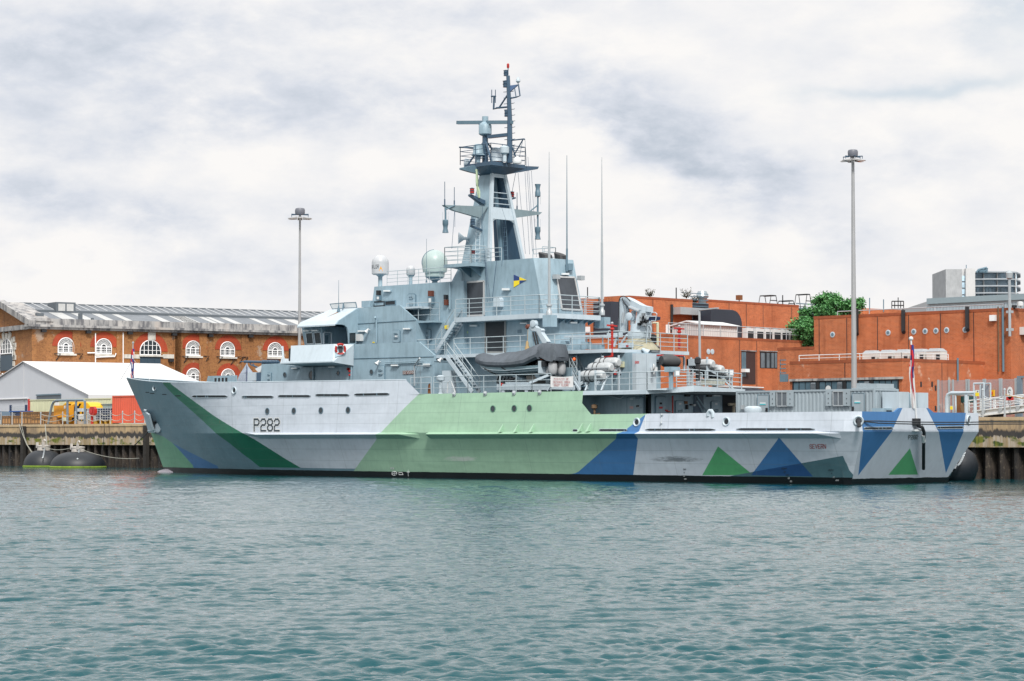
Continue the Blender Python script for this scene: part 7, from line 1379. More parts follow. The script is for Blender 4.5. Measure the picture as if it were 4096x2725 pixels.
s4 = onFa(c1(250, 172), t1_)[0]; m = MB(); m.hexa([Lw(s4, t1_-.6, zr1-.3), Lw(SL, t1_-.6, zr1-.3), Lw(SL, t2_, zr2-.3), Lw(s4, t2_, zr2-.3)], [Lw(s4, t1_-.6, zr1+.15), Lw(SL, t1_-.6, zr1+.15), Lw(SL, t2_, zr2), Lw(s4, t2_, zr2)], 0); bx(m, s4, SL, t2_, t2_+6, zr0, zr2-.02, 1)
MON = m.build('roof_monitor', [SLATE, SLATE], WH_); m = MB(); nb_ = 90
for i in range(nb_): s = s4+.2+(SL-s4-.4)*i/nb_; m.beam(Lw(s, t1_-.5, zr1+.22), Lw(s, t2_-.1, zr2+.06), .16, .1)
m.build('glazing_bars', mat('glazing_bar_paint', (.42,.44,.46), .5, 0, .1, 0, 0, lin_in=True), MON); m = MB(); bx(m, s4-.1, SL, t1_-.75, t1_-.6, zr1-.2, zr1+.12); bx(m, s4-.1, SL, t2_-.2, t2_+.2, zr2-.05, zr2+.12); m.build('lead_ridge', LEAD, MON)
s_ = onFa(c1(430,155), t1_)[0]; m = MB(); bx(m, s_-.2, s_+2.4, t1_-.9, t1_+2, zr1-.3, zr1+1.15, 0); bx(m, s_+.1, s_+1.0, t1_-.95, t1_-.9, zr1+.05, zr1+.95, 1); bx(m, s_+1.2, s_+2.1, t1_-.95, t1_-.9, zr1+.05, zr1+.95, 1); m.build('roof_dormer', [LEAD, RGLZ], WH_)
for c, x, y, w, hh in ((c1,312,222,.9,.5),(c1,632,236,.35,.7),(c1,726,248,.2,.3)): s, z = onFa(c(x, y+12), 2.0); m = MB(); bx(m, s-w/2, s+w/2, 1.8, 2.4, z-.8, z+hh); m.build('roof_vent', LEAD, WH_)
# windows
def archwin(sc, zb_, W_, zs, plane, name='window', arch=True, fan=True, tall=False, key=False, ring=.9, sillz=True, fine=True, au=0.):
    """plane(u, z, d): u along the wall, d out of it; zs springing height"""
    R_ = W_/2; n = 16; out = [(sc-R_, zb_), (sc+R_, zb_)] + [(sc+R_*cos(a), zs+R_*sin(a)) for a in np.linspace(0, pi, n)]
    m = MB(); m.add([plane(u, z, .02) for u, z in out], [tuple(range(len(out)))]); win = m.build(name, DGLASS if not tall else BGLASS, WH_, fix=False)
    m = MB(); edge = [plane(u, z, .07) for u, z in out]; m.tube(edge+[edge[0]], .07, 4)
    T_ = lambda a, r_=.045: m.tube(a, r_, 4)
    if fan:
        for a in np.linspace(0, pi, 15)[1:-1]: T_([plane(sc+R_*.42*cos(a), zs+R_*.42*sin(a), .06), plane(sc+R_*cos(a), zs+R_*sin(a), .06)], .022)
        for f in (.62, .80): T_([plane(sc+R_*f*cos(a), zs+R_*f*sin(a), .06) for a in np.linspace(0, pi, 13)], .022)
        T_([plane(sc+R_*.36*cos(a), zs+R_*.36*sin(a), .07) for a in np.linspace(0, pi, 9)], .075); T_([plane(sc-R_, zs, .06), plane(sc+R_, zs, .06)], .06)
        for f in (-.36, .36): T_([plane(sc+R_*f, zb_, .06), plane(sc+R_*f, zs, .06)], .085)
        for f in (-.78, -.57, -.12, .12, .57, .78): T_([plane(sc+R_*f, zb_, .06), plane(sc+R_*f, zs, .06)], .022)
        for k in (.35, .65): T_([plane(sc-R_, zb_+(zs-zb_)*k, .06), plane(sc+R_, zb_+(zs-zb_)*k, .06)], .03)
        T_([plane(sc-R_, zb_+.06, .06), plane(sc+R_, zb_+.06, .06)], .13)
    else:
        for f in (-.6, -.2, .2, .6): T_([plane(sc+R_*f, zb_, .06), plane(sc+R_*f, zs+R_*sqrt(1-f*f), .06)], .05)
        for z in np.arange(zb_+.55, zs+R_*.9, .62): w = R_ if z < zs else sqrt(max(.01, R_**2-(z-zs)**2)); T_([plane(sc-w, z, .06), plane(sc+w, z, .06)], .035)
    m.build('glazing_bars', SASH, win)
    if arch:
        m = MB(); r0, r1 = R_+.06, R_+ring; p = np.linspace(-.0, pi, 19); vs = [plane(sc+au+r*cos(a), zs+r*sin(a), d) for d in (.0, .06) for r in (r0, r1) for a in p]; k = len(p)
        m.add(vs, [(2*k+i, 2*k+i+1, 3*k+i+1, 3*k+i) for i in range(k-1)] + [(k+i, k+i+1, 3*k+i+1, 3*k+i) for i in range(k-1)] + [(i, i+1, 2*k+i+1, 2*k+i) for i in range(k-1)] + [(0, 2*k, 3*k, k), (k-1, 2*k-1, 4*k-1, 3*k-1)])
        m.build('brick_arch', ARCHM, WH_)
    if sillz: m = MB(); b_ = [plane(sc-R_-.15, zb_-.22, 0), plane(sc+R_+.3, zb_-.22, 0), plane(sc+R_+.3, zb_-.22, .25), plane(sc-R_-.15, zb_-.22, .25)]; m.hexa(b_, [q+UP*.2 for q in b_]); m.build('window_sill', STONEW, win)
    return win
plF = lambda u, z, d: Lw(u, -d, z); plG = lambda u, z, d: Lw(-d, u, z)
for c, x0, x1, yt, yb2, lower in ((c1,455,577,396,518,0),(c1,752,872,404,524,0),(c1,1457,1568,421,537,0),(c2,355,465,428,544,0),(c2,728,838,434,546,0),(c1,1462,1566,636,760,1),(c2,362,466,641,770,1)):
    s0, z0 = onFa(c(x0, yb2)); s1, z1 = onFa(c(x1, yb2)); zt = onFa(c((x0+x1)/2, yt))[1]; R_ = (s1-s0)/2; archwin((s0+s1)/2, z0, s1-s0, max(z0+.6, zt-R_), plF, ring=.85 if not lower else .75, au=.1)
s0, z0 = onFa(c1(1097, 528)); s1, _ = onFa(c1(1258, 530)); zt = onFa(c1(1180, 415))[1]; archwin((s0+s1)/2, z0, s1-s0, zt-(s1-s0)/2, plF, fan=False, ring=.95)
m = MB(); bx(m, s0, s1, -.06, 0, onFa(c1(1180, 610))[1]-2, z0-.25); [bx(m, s0+(s1-s0)*(.06+.32*k), s0+(s1-s0)*(.30+.32*k), -.1, -.05, z0-1.6, z0-.6) for k in range(3)]; m.build('blue_door_panel', WBLUE, WH_)
m = MB(); k0, kz = onFa(c1(1187, 352)); bx(m, k0-.5, k0+.5, -.16, 0, onFa(c1(1187, 412))[1], kz); m.build('keystone', STONEW, WH_)
for x0, x1 in ((970,1095),(1275,1395)): a, z = onFa(c1(x0, 540)); b, _ = onFa(c1(x1, 540)); m = MB(); bx(m, a, b, -.1, 0, z-.25, z+.25); m.build('string_course', STONEW, WH_)
# gable window with stone quoins
ga, gz = onGa(c1(105, 515)); gb, _ = onGa(c1(5, 515)); ztg = onGa(c1(55, 405))[1]; archwin((ga+gb)/2, gz, gb-ga, ztg-(gb-ga)/2, plG, fan=False, arch=False, sillz=False)
gc, gr = (ga+gb)/2, (gb-ga)/2
for k in range(9):
    a = pi*k/8; m = MB(); q = [plG(gc+(gr+.1)*cos(a+d), ztg-gr+(gr+.1)*sin(a+d), e) for e in (0, .12) for d in (-.16, .16)] ; o_ = [plG(gc+(gr+(1.1 if k % 2 else .75))*cos(a+d*.8), ztg-gr+(gr+(1.1 if k % 2 else .75))*sin(a+d*.8), e) for e in (0, .12) for d in (-.16, .16)]
    m.hexa([q[0], q[1], q[3], q[2]], [o_[0], o_[1], o_[3], o_[2]]); m.build('arch_stone', STONEW, WH_)
for s in (-1, 1):
    for k in range(7): m = MB(); z = gz+.0-k*.75+1.4; w = 1.0 if k % 2 else .6; a0 = gc+s*(gr+.02); b_ = [plG(a0, z, 0), plG(a0+s*w, z, 0), plG(a0+s*w, z, .12), plG(a0, z, .12)]; m.hexa(b_, [q+UP*.6 for q in b_]); m.build('quoin_stone', STONEW, WH_)
m = MB(); b_ = [plG(gc-gr, gz-2.1, 0), plG(gc+gr, gz-2.1, 0), plG(gc+gr, gz-2.1, .08), plG(gc-gr, gz-2.1, .08)]; m.hexa(b_, [q+UP*1.9 for q in b_]); m.build('blue_door_panel', WBLUE, WH_)
b_ = MB(); [archwin(gc-gr*.62+gr*.62*k, gz-4.3, gr*.5, gz-3.0, plG, fan=False, arch=False, sillz=False) for k in range(3)]
# downpipes, overflow pipes and lamps on the front
for pts in (((745,360),(745,600)),((962,355),(962,610))): m = MB(); m.tube([plF(*onFa(c1(*q)), .15) for q in pts], .07, 5); m.build('downpipe', SASH, WH_)
for pts in (((680,514),(742,514)),((748,548),(895,542),(905,517))): m = MB(); m.tube([plF(*onFa(c1(*q)), .2) for q in pts], .08, 5); m.build('overflow_pipe', SASH, WH_)
for c, x, y in ((c1,340,338),(c1,690,348),(c1,1015,356),(c1,1362,366),(c2,275,375),(c2,588,380),(c1,1338,570)): s, z = onFa(c(x, y)); m = MB(); bx(m, s-.35, s+.25, -.5, 0, z-.22, z+.1); m.build('wall_lamp', BLACK, WH_)
for c, x, y in ((c1,440,520),(c1,614,522),(c2,70,540),(c2,235,540),(c2,340,543),(c2,505,545),(c2,540,546),(c2,435,560)): s, z = onFa(c(x, y)); m = MB(); m.tube([plF(s-.3, z, .1), plF(s+.45, z, .3), plF(s, z-.8, .05)], .06, 4); m.build('wall_bracket', BLACK, WH_)
# marquee
TO = frame_at(c1(700, 845)[0], 262)
Lt = lambda s, t, z: TO + DFv*s + DGv*t + UP*z
def onT(p, s=0): q = cut(p, Lt(s, 0, 0), DFv); return ((q-TO).dot(DGv), q.z)
tr, zr = onT(c1(190, 584)); _, ze = onT(c1(700, 846)); qe = cut(c1(1255, 600), Lt(0, tr, 0), DGv); SLt = (qe-TO).dot(DFv)
TEN = thing('marquee', tuple(Lt(0, 0, QZ)), 'large white marquee tent with grey gable end in front of the brick warehouse', 'tent')
m = MB()
for a, b in ((-.25, tr), (2*tr+.25, tr)): m.hexa([Lt(-.2, a, ze), Lt(SLt, a, ze), Lt(SLt, b, zr), Lt(-.2, b, zr)], [Lt(-.2, a, ze+.08), Lt(SLt, a, ze+.08), Lt(SLt, b, zr+.08), Lt(-.2, b, zr+.08)])
m.build('tent_roof', TENTM, TEN); m = MB(); m.prism([Lt(0, 0, QZ), Lt(0, 0, ze), Lt(0, tr, zr-.05), Lt(0, 2*tr, ze), Lt(0, 2*tr, QZ)], DFv*.06); m.prism([Lt(SLt-.1, 0, QZ), Lt(SLt-.1, 0, ze), Lt(SLt-.1, tr, zr-.05), Lt(SLt-.1, 2*tr, ze), Lt(SLt-.1, 2*tr, QZ)], DFv*.06); m.build('gable_cloth', TENTG, TEN)
m = MB(); m.hexa([Lt(.1, .02, QZ), Lt(SLt, .02, QZ), Lt(SLt, .08, QZ), Lt(.1, .08, QZ)], [Lt(.1, .02, ze), Lt(SLt, .02, ze), Lt(SLt, .08, ze), Lt(.1, .08, ze)]); m.hexa([Lt(-.2, -.27, ze-.35), Lt(SLt, -.27, ze-.35), Lt(SLt, -.22, ze-.35), Lt(-.2, -.22, ze-.35)], [Lt(-.2, -.27, ze+.04), Lt(SLt, -.27, ze+.04), Lt(SLt, -.22, ze+.04), Lt(-.2, -.22, ze+.04)]); m.build('side_cloth', TENTM, TEN)
for k in (1, 2, 3): s = SLt*k/3.6; m = MB(); m.beam(Lt(s, -.2, ze+.1), Lt(s, tr, zr+.1), .12, .03); m.build('roof_seam', mat('seam_grey', (.50,.51,.53), .6, 0, .1, 0, 0, lin_in=True), TEN)
m = MB(); m.beam(Lt(-.03, tr, QZ), Lt(-.03, tr, zr), .06, .06); t0, z0 = onT(c1(0, 880)); t1, _ = onT(c1(225, 872)); m.tube([Lt(-.1, t0+20, z0+.02), Lt(-.1, t1, z0)], .12, 5); m.build('gable_seam', mat('seam_grey', (.50,.51,.53)), TEN)
t0, z0 = onT(c1(290, 845)); t1, z1 = onT(c1(480, 875)); m = MB(); b_ = [Lt(-.05, t0, z1-1.5), Lt(-.05, t1, z1-1.5), Lt(0, t1, z1-1.5), Lt(0, t0, z1-1.5)]; m.hexa(b_, [q+UP*(z0-z1+1.5) for q in b_], 0); m.beam(Lt(-.1, t0, z0), Lt(-.1, t1, z0), .1, .15, mi=1); m.build('roller_door', [mat('roller_door', (.10,.13,.16), .5, 0, .1, 0, .3, lin_in=True), GREYD], TEN)
# ================================================================ things along the quay, left
qd = lambda x, y, yy: onY(cL(x, y), yy)
def crate(x0, x1, yt, yy, dep, label, zb=QZ, lid=True):
    a, b = qd(x0, yt, yy), qd(x1, yt, yy); t = thing('wooden_crate', ((a.x+b.x)/2, yy, zb), label, 'crate', 'wooden crates stacked on the quay'); z1 = a.z
    m = MB(); m.box(a.x+.03, b.x-.03, yy+.03, yy+dep-.03, zb+.08, z1); m.build('crate_box', WOODM, t)
    m = MB(); n = 3
    for i in range(n+1): x = a.x+(b.x-a.x)*i/n; m.box(max(a.x, x-.06), min(b.x, x+.06), yy, yy+.03, zb, z1+.01)
    for z in (zb+.12, z1-.12): m.box(a.x, b.x, yy-.012, yy+.018, z-.05, z+.05)
    m.build('crate_battens', TIMBER, t)
    for y in (yy+dep*.5, yy+dep-.07): m = MB(); m.box(b.x-.03, b.x+.012, y-.06, y+.06, zb, z1+.01); m.build('side_batten', TIMBER, t); m = MB(); m.box(a.x-.01, b.x+.01, yy-.01, yy+dep+.01, z1+.011, z1+.04); m.build('crate_lid', WOODM, t); return t
for i, (x0, x1, y, lab) in enumerate(((32,165,455,'leftmost wooden crate on the quay edge'),(170,290,455,'second wooden crate from the left on the quay edge'),(293,425,455,'third wooden crate from the left on the quay edge'),(432,560,458,'fourth wooden crate from the left on the quay edge'),(495,640,482,'low wooden crate standing forward of the crate row'),(645,820,462,'rightmost wooden crate in the front row beside the pipe hoop'))):
    crate(x0, x1, y, 18.4 if i != 4 else 17.9, 1.2 if i != 4 else .45, lab)
for i, (x0, x1, y, lab) in enumerate(((312,420,390,'upper wooden crate next to the blue skip'),(425,478,388,'narrow upper wooden crate in the back row'),(480,580,390,'upper wooden crate in the middle of the back row'),(585,700,388,'upper wooden crate right of the middle in the back row'),(703,818,390,'upper wooden crate nearest the grey pipe hoop'))):
    crate(x0, x1, y, 20.2, 1.2, lab)
a, b = qd(160, 372, 21.8), qd(320, 372, 21.8); t = thing('skip_bin', ((a.x+b.x)/2, 21.8, QZ), 'dark blue steel bin with white lettering behind the wooden crates', 'bin'); m = MB(); m.hexa([V3((a.x+.2,21.8,QZ)),V3((b.x-.2,21.8,QZ)),V3((b.x-.2,23.2,QZ)),V3((a.x+.2,23.2,QZ))],[V3((a.x,21.8,a.z)),V3((b.x,21.8,a.z)),V3((b.x,23.2,a.z)),V3((a.x,23.2,a.z))]); m.build('bin_body', NAVY, t); m = MB(); m.box(a.x-.08,b.x+.08,21.7,23.3,a.z-.1,a.z+.02); m.build('bin_rim', BLUE, t); m = MB(); letters(m, '62', pxbox(cL,200,408,242,440,lambda p: onY(p,21.76)), .9); m.build('bin_lettering', WHITE, t, fix=False)
a, b = qd(168, 285, 24.0), qd(410, 285, 24.0); t = thing('mesh_fence_panel', ((a.x+b.x)/2, 24, QZ), 'short grey wire mesh fence panel with dark posts by the marquee', 'fence'); m = MB(); [m.tube([(a.x, 24, z), (b.x, 24, z)], .025, 4) for z in np.arange(a.z-3, a.z, .22)]; [m.tube([(x, 24, QZ), (x, 24, a.z)], .012, 4) for x in np.arange(a.x, b.x, .2)]; m.build('mesh', STEEL, t)
for x in (a.x, b.x): m = MB(); m.box(x-.09, x+.09, 23.9, 24.1, QZ, a.z+.05); m.build('post', NAVY, t)
# parked car, mostly hidden
a, b = qd(-160, 378, 22.5), qd(160, 378, 22.5); t = thing('parked_car', (qd(0,400,22.5).x, 22.5, QZ), 'dark blue car parked behind the crates at the left edge', 'car'); zc = a.z; x0, x1 = a.x, b.x
m = MB(); side = [(0,.35),(0,.8),(.12,.92),(.25,1.0),(.36,1.38),(.5,1.46),(.68,1.42),(.86,1.05),(.98,.88),(1,.4)]; k = (zc-QZ)/1.46; P = [V3((x0+(x1-x0)*u, 21.8, QZ+v*k)) for u, v in side]; m.prism(P, (0, 1.7, 0)); m.build('body', mat('car_paint', (.02,.06,.10), .25, .2, .05, 0, 0, lin_in=True), t)
m = MB(); m.prism([V3((x0+(x1-x0)*u, 21.78, QZ+v*k)) for u, v in ((.29,1.02),(.38,1.33),(.5,1.39),(.66,1.36),(.82,1.05))], (0, .01, 0)); m.build('side_window', WGLASS, t)
for u in (.18, .8): m = MB(); m.lathe((x0+(x1-x0)*u, 21.78, QZ+.35*k), (0,1,0), [(.33,0),(.36,.05),(.36,.2)], 16, 0); m.lathe((x0+(x1-x0)*u, 21.76, QZ+.35*k), (0,1,0), [(.2,0),(.22,.03)], 12, 1); m.build('wheel', [BLACK, STEEL], t)
# cream container, yellow plant, cabinet, hoops
a, b = qd(445, 182, 26), qd(1755, 175, 26); cc = container('shipping_container', a.x, b.x, 26, 28.44, QZ, (a.z+b.z)/2, CREAM, 'long cream shipping container with a red edged end behind the yellow machinery'); m = MB(); m.box(a.x-.03, a.x+.2, 25.95, 26.1, QZ, a.z); m.build('red_edge_post', SIGNR, cc)
a, b = qd(1762, 132, 20), qd(2252, 132, 20); container('shipping_container', a.x, b.x, 20, 22.44, QZ+.12, a.z, REDCON, 'orange-red shipping container on the quay beside the bow', rib=.3)
a, b = qd(845, 285, 19), qd(1040, 470, 19); t = thing('switch_cabinet', ((a.x+b.x)/2, 19, QZ), 'amber steel cabinet on a post beside the yellow machine', 'cabinet'); m = MB(); m.box(a.x, b.x, 19, 19.9, b.z, a.z); m.build('cabinet_body', AMBER, t); m = MB(); q = qd(880, 500, 19.4); m.box(q.x-.12, q.x+.12, 19.3, 19.5, QZ, b.z); q = qd(870, 500, 19.4); m.box(q.x-.6, q.x+.6, 19.2, 19.6, QZ, QZ+.15); m.build('cabinet_post', STEEL, t); m = MB(); q = qd(1018, 312, 18.99); m.box(q.x-.12, q.x+.12, 18.97, 18.99, q.z-.15, q.z+.15); m.build('cabinet_notice', WHITE, t); m = MB(); q0, q1 = qd(905, 235, 19.5), qd(925, 285, 19.5); m.box(qd(860,240,19.5).x, q1.x, 19.5, 19.53, b.z, q0.z); m.build('white_board', WHITE, t)
t = thing('yellow_plant', (qd(1200, 560, 20.5).x, 20.5, QZ), 'bright yellow rounded machine housing with black louvres', 'machine'); yA = 20.5
arch = lambda pts, yy: [qd(x, y, yy) for x, y in pts]
m = MB(); m.tube(arch(((1090,568),(1095,420),(1118,325),(1155,278),(1210,258)), yA), .22, 8); m.build('machine_hoop', YELLOW, t)
m = MB(); m.prism(arch(((985,280),(1030,240),(1120,225),(1330,228),(1380,250),(1420,300),(1425,335),(1330,335),(1335,520),(1280,540),(1240,330),(1280,255),(1120,262),(1060,262)), yA+.5), (0, 1.6, 0)); m.build('machine_hood', YELLOW, t); m = MB(); q0, q1 = qd(1050, 262, yA+.8), qd(1285, 560, yA+.8); m.box(q0.x, q1.x, yA+.8, yA+1.9, QZ+.1, q0.z, 0); [m.box(q0.x+.1, q1.x-.1, yA+.74, yA+.8, z, z+.08, 1) for z in np.arange(QZ+.4, q0.z, .28)]; m.build('machine_louvre', [DARK, NAVY], t); m = MB(); q0, q1 = qd(945, 530, yA), qd(1180, 570, yA); m.box(q0.x, q1.x, yA, yA+1.5, QZ, q0.z); m.build('machine_base', AMBER, t)
for x0, y0, x1, y1, lab in ((1205,330,1285,380,'upper pale grey meter box on the yellow machine'),(1230,420,1302,505,'lower white meter box under the grey one')):
    a, b = qd(x0, y0, 19.6), qd(x1, y1, 19.6); t = thing('meter_box', ((a.x+b.x)/2, 19.6, QZ), lab, 'box'); m = MB(); m.box(a.x, b.x, 19.6, 19.95, b.z, a.z); m.build('box_body', WHITE if y0 > 400 else GREYL, t); m = MB(); m.box((a.x+b.x)/2-.05, (a.x+b.x)/2+.05, 19.95, 20.05, QZ, a.z); m.build('box_stand', BLACK, t)
PIPEM = mat('hoop_pipe_paint', (.17,.22,.27), .45, .2, .15, 0, .1, lin_in=True)
t = thing('pipe_guard_frame', (qd(1050, 570, 18.4).x, 18.4, QZ), 'grey steel pipe guard frame arching over the yellow machine', 'frame')
m = MB(); m.tube([qd(*q, 18.4) for q in ((757,575),(790,400),(815,290),(840,235),(880,208),(1040,203),(1310,200),(1335,215),(1335,575))], .12, 8); m.build('outer_hoop', PIPEM, t)
for x in (1060, 1195): m = MB(); m.tube([qd(x, 203, 18.4), qd(x, 575, 18.4)], .12, 8); m.build('post', PIPEM, t)
m = MB(); m.tube([qd(905, 205, 19.8), qd(885, 280, 19.8), qd(880, 570, 19.8)], .12, 8); m.build('rear_post', PIPEM, t)
a = qd(1440, 575, 18.2); t = thing('lifebuoy_station', (a.x, 18.2, QZ), 'red lifebuoy housing on a red post at the quay edge', 'lifebuoy stand'); m = MB(); m.box(a.x-.09, a.x+.09, 18.15, 18.33, QZ, qd(1440, 440, 18.2).z); m.build('post', RED, t); m = MB(); m.prism([qd(*q, 18.0) for q in ((1400,345),(1415,305),(1465,302),(1485,340),(1483,405),(1462,445),(1420,440),(1400,400))], (0, .3, 0)); m.build('housing', RED, t); m = MB(); m.lathe(qd(1430, 375, 17.98), (0,-1,0), [(.22,0),(.24,.02),(.1,.03)], 14); m.build('housing_grip', SIGNR, t)
def ibc(x0, x1, y0, y1, yy, mt, label):
    a, b = qd(x0, y0, yy), qd(x1, y1, yy); t = thing('tank_cage', ((a.x+b.x)/2, yy, QZ), label, 'tank', 'caged liquid tanks on the quay'); m = MB(); m.box(a.x+.08, b.x-.08, yy+.08, yy+1.0, b.z+.05, a.z-.05); m.build('tank', mt, t)
    m = MB(); [m.tube([(x, yy, b.z), (x, yy, a.z)], .025, 4) for x in np.linspace(a.x, b.x, 7)]; [m.tube([(a.x, yy, z), (b.x, yy, z), (b.x, yy+1.05, z)], .025, 4) for z in np.linspace(b.z, a.z, 6)]; m.build('cage', STEEL, t); m = MB(); m.box(a.x, b.x, yy, yy+1.05, b.z-.06, b.z); [m.box(x-.08, x+.08, yy, yy+1.05, QZ, b.z-.06) for x in np.linspace(a.x+.1, b.x-.1, 4)]; m.build('pallet', mat('yellow_pallet', (.50,.30,.04), .7, 0, .3, 0, .1, lin_in=True), t)
ibc(1348, 1488, 338, 520, 20.4, WHITE, 'white liquid tank in a wire cage behind the red lifebuoy housing'); ibc(1497, 1732, 328, 512, 19.8, NAVY, 'navy blue liquid tanks in a wire cage left of the red container')
a, b = qd(1535, 262, 22.5), qd(1758, 335, 22.5); t = thing('stillage', ((a.x+b.x)/2, 22.5, QZ), 'grey-green plastic stillage stacked behind the navy tanks', 'crate'); m = MB(); m.box(a.x, b.x, 22.5, 23.6, QZ, a.z-.08); [m.box(a.x+(b.x-a.x)*k/5+.05, a.x+(b.x-a.x)*(k+1)/5-.05, 22.47, 22.5, a.z-1.0, a.z-.2) for k in range(5)]; m.build('stillage_box', mat('stillage_grey', (.24,.32,.33), .6, 0, .15, 0, .1, lin_in=True), t); m = MB(); m.box(a.x-.05, b.x+.05, 22.44, 23.65, a.z-.08, a.z); m.build('stillage_rim', GREYD, t)
a, b = qd(1215, 530, 18.6), qd(1345, 570, 18.6); t = thing('board_stack', ((a.x+b.x)/2, 18.6, QZ), 'stack of pale boards lying at the foot of the pipe frame', 'boards'); 
for k in range(6): m = MB(); z = QZ+(a.z-QZ)*k/6; d = .05*sin(k*3); m.box(a.x+d, b.x+d, 18.6, 19.4, z, z+(a.z-QZ)/6-.012); m.build('board', mat('pale_board', (.45,.42,.38), .8, 0, .2, 0, 0, lin_in=True), t)
# chain posts along the edge
posts = []
pp = None
for i, x in enumerate((15,190,345,640,985,1180,1370,1575,1735,1925,2115,2275)):
    q = qd(x, 575, 17.4); g = 'chain posts along the quay edge'
    nm = ('leftmost','second','third','fourth','fifth','sixth','seventh','eighth','ninth','tenth','eleventh','twelfth')[i]
    if pp is None:
        pp = thing('chain_post', (q.x, 17.4, QZ), None, 'post', g); m = MB(); m.tube([(q.x, 17.4, QZ), (q.x, 17.4, QZ+1.15)], .055, 8); m.build('post_tube', STEEL, pp); m = MB(); m.lathe((q.x, 17.4, QZ+1.15), (0,0,1), [(.055,0),(.075,.02),(.06,.07),(.01,.1)], 8); m.build('post_cap', STEEL, pp); o = pp
    else: o = dup(pp, (q.x, 17.4, QZ))
    o['label'] = 'chain post at the quay edge, %s from the left' % nm; posts.append(o)
for i, (a, b) in enumerate(zip(posts[3:-1], posts[4:])):
    for h in (1.05, .55): 
        m = MB(); m.tube(sag(a.location+UP*h, b.location+UP*h, .26, 10), .032, 4); o = m.build('guard_chain', ROPE, None, base=tuple(a.location)); tag(o, '%s white chain hung between the quay posts, %s span from the left' % ('upper' if h > 1 else 'lower', ('first','second','third','fourth','fifth','sixth','seventh','eighth')[i]), 'chain', 'guard chains along the quay edge')
# high lamp masts
def lampmast(px, ytop, y, label, r0, r1, k_):
    top = onY(c0(px, ytop), y); t = thing('lamp_mast', (top.x, y, QZ), label, 'lamp mast', 'tall floodlight masts on the quay'); z = top.z
    m = MB(); m.tube([(top.x, y, QZ+(z-QZ)*k/4) for k in range(5)], r0, 12, 0, r1); m.box(top.x-.5, top.x+.5, y-.5, y+.5, QZ, QZ+.12); m.build('mast_tube', mat('lamp_mast_steel', (.36,.37,.385), .5, .25, .2, .1, .15, lin_in=True), t)
    m = MB(); m.lathe((top.x, y, z-.3), (0,0,1), [(r_*k_, h_*k_) for r_, h_ in ((.3,-.25),(.62,-.2),(.68,0),(.70,.45),(.6,.68),(.3,.75))], 16); m.build('head_hood', mat('hood_grey', (.13,.14,.17), .5, 0, .1, 0, 0, lin_in=True), t)
    for k in range(6):
        a = k*pi/3+.35; d = V3((cos(a), sin(a), 0)); c = V3((top.x, y, z-.42)); m = MB(); m.beam(c+d*.5*k_, c+d*1.35*k_, .07, .07); m.tube([c+d*1.35*k_, c+d*1.3*k_-UP*.35*k_], .03, 4); m.build('lamp_arm', MASTB, t)
        e = d.cross(UP); m = MB(); q = lambda r, s, h: c+d*r*k_+e*s*k_+UP*h*k_
        m.hexa([q(.62,-.32,-.62), q(1.72,-.36,-.62), q(1.72,.36,-.62), q(.62,.32,-.62)], [q(.62,-.28,-.32), q(1.72,-.32,-.54), q(1.72,.32,-.54), q(.62,.28,-.32)], 0); l = m.build('floodlight', [mat('lamp_housing', (.42,.42,.42), .4, .3, .1, 0, 0, lin_in=True)], t); m = MB(); m.hexa([q(.68,-.28,-.64), q(1.66,-.32,-.64), q(1.66,.32,-.64), q(.68,.28,-.64)], [q(.68,-.28,-.622), q(1.66,-.32,-.622), q(1.66,.32,-.622), q(.68,.28,-.622)]); m.build('lamp_glass', BGLASS, l)
    return t
lampmast(1963, 348, 28, 'tall grey floodlight mast rising in front of the low brick annexe', .23, .11, .56); lampmast(690.5, 484, 28, 'tall grey floodlight mast rising behind the ship\'s wheelhouse', .18, .09, .68)

# ================================================================ brick buildings, right
BR2 = brick('orange_brick', (.47, .115, .033), (.34, .078, .024), (.52, .27, .15), 1.3, None, .38); BR2b = brick('orange_brick_worn', (.46, .11, .032), (.33, .074, .022), (.50, .25, .14), 1.3, (.55, .44, .35), .38)
DLV = mat('dark_louvre', (.022,.032,.05), .5, 0, .2, 0, .1, lin_in=True); COPE = brick('coping_brick', (.33,.075,.022), (.28,.06,.02), (.2,.09,.05), 1, None, .3)
def bwall(t, x0, x1, y0, y1, z1, mt, joints_x=(), joints_y=(), name='wall', zb=QZ):
    m = MB(); m.box(x0, x1, y0, y1, zb, z1); w = m.build(name, mt, t); m = MB(); m.box(x0-.025, x1+.025, y0-.025, y1+.025, z1-.0, z1+.23); m.build('coping', COPE, t)
    for x in joints_x: m = MB(); m.box(x-.03, x+.03, y0-.012, y0+.02, zb, z1-.01); m.build('movement_joint', DARK, w)
    for y in joints_y: m = MB(); m.box(x1-.02, x1+.012, y-.03, y+.03, zb, z1-.01); m.build('movement_joint', DARK, w)
    return w
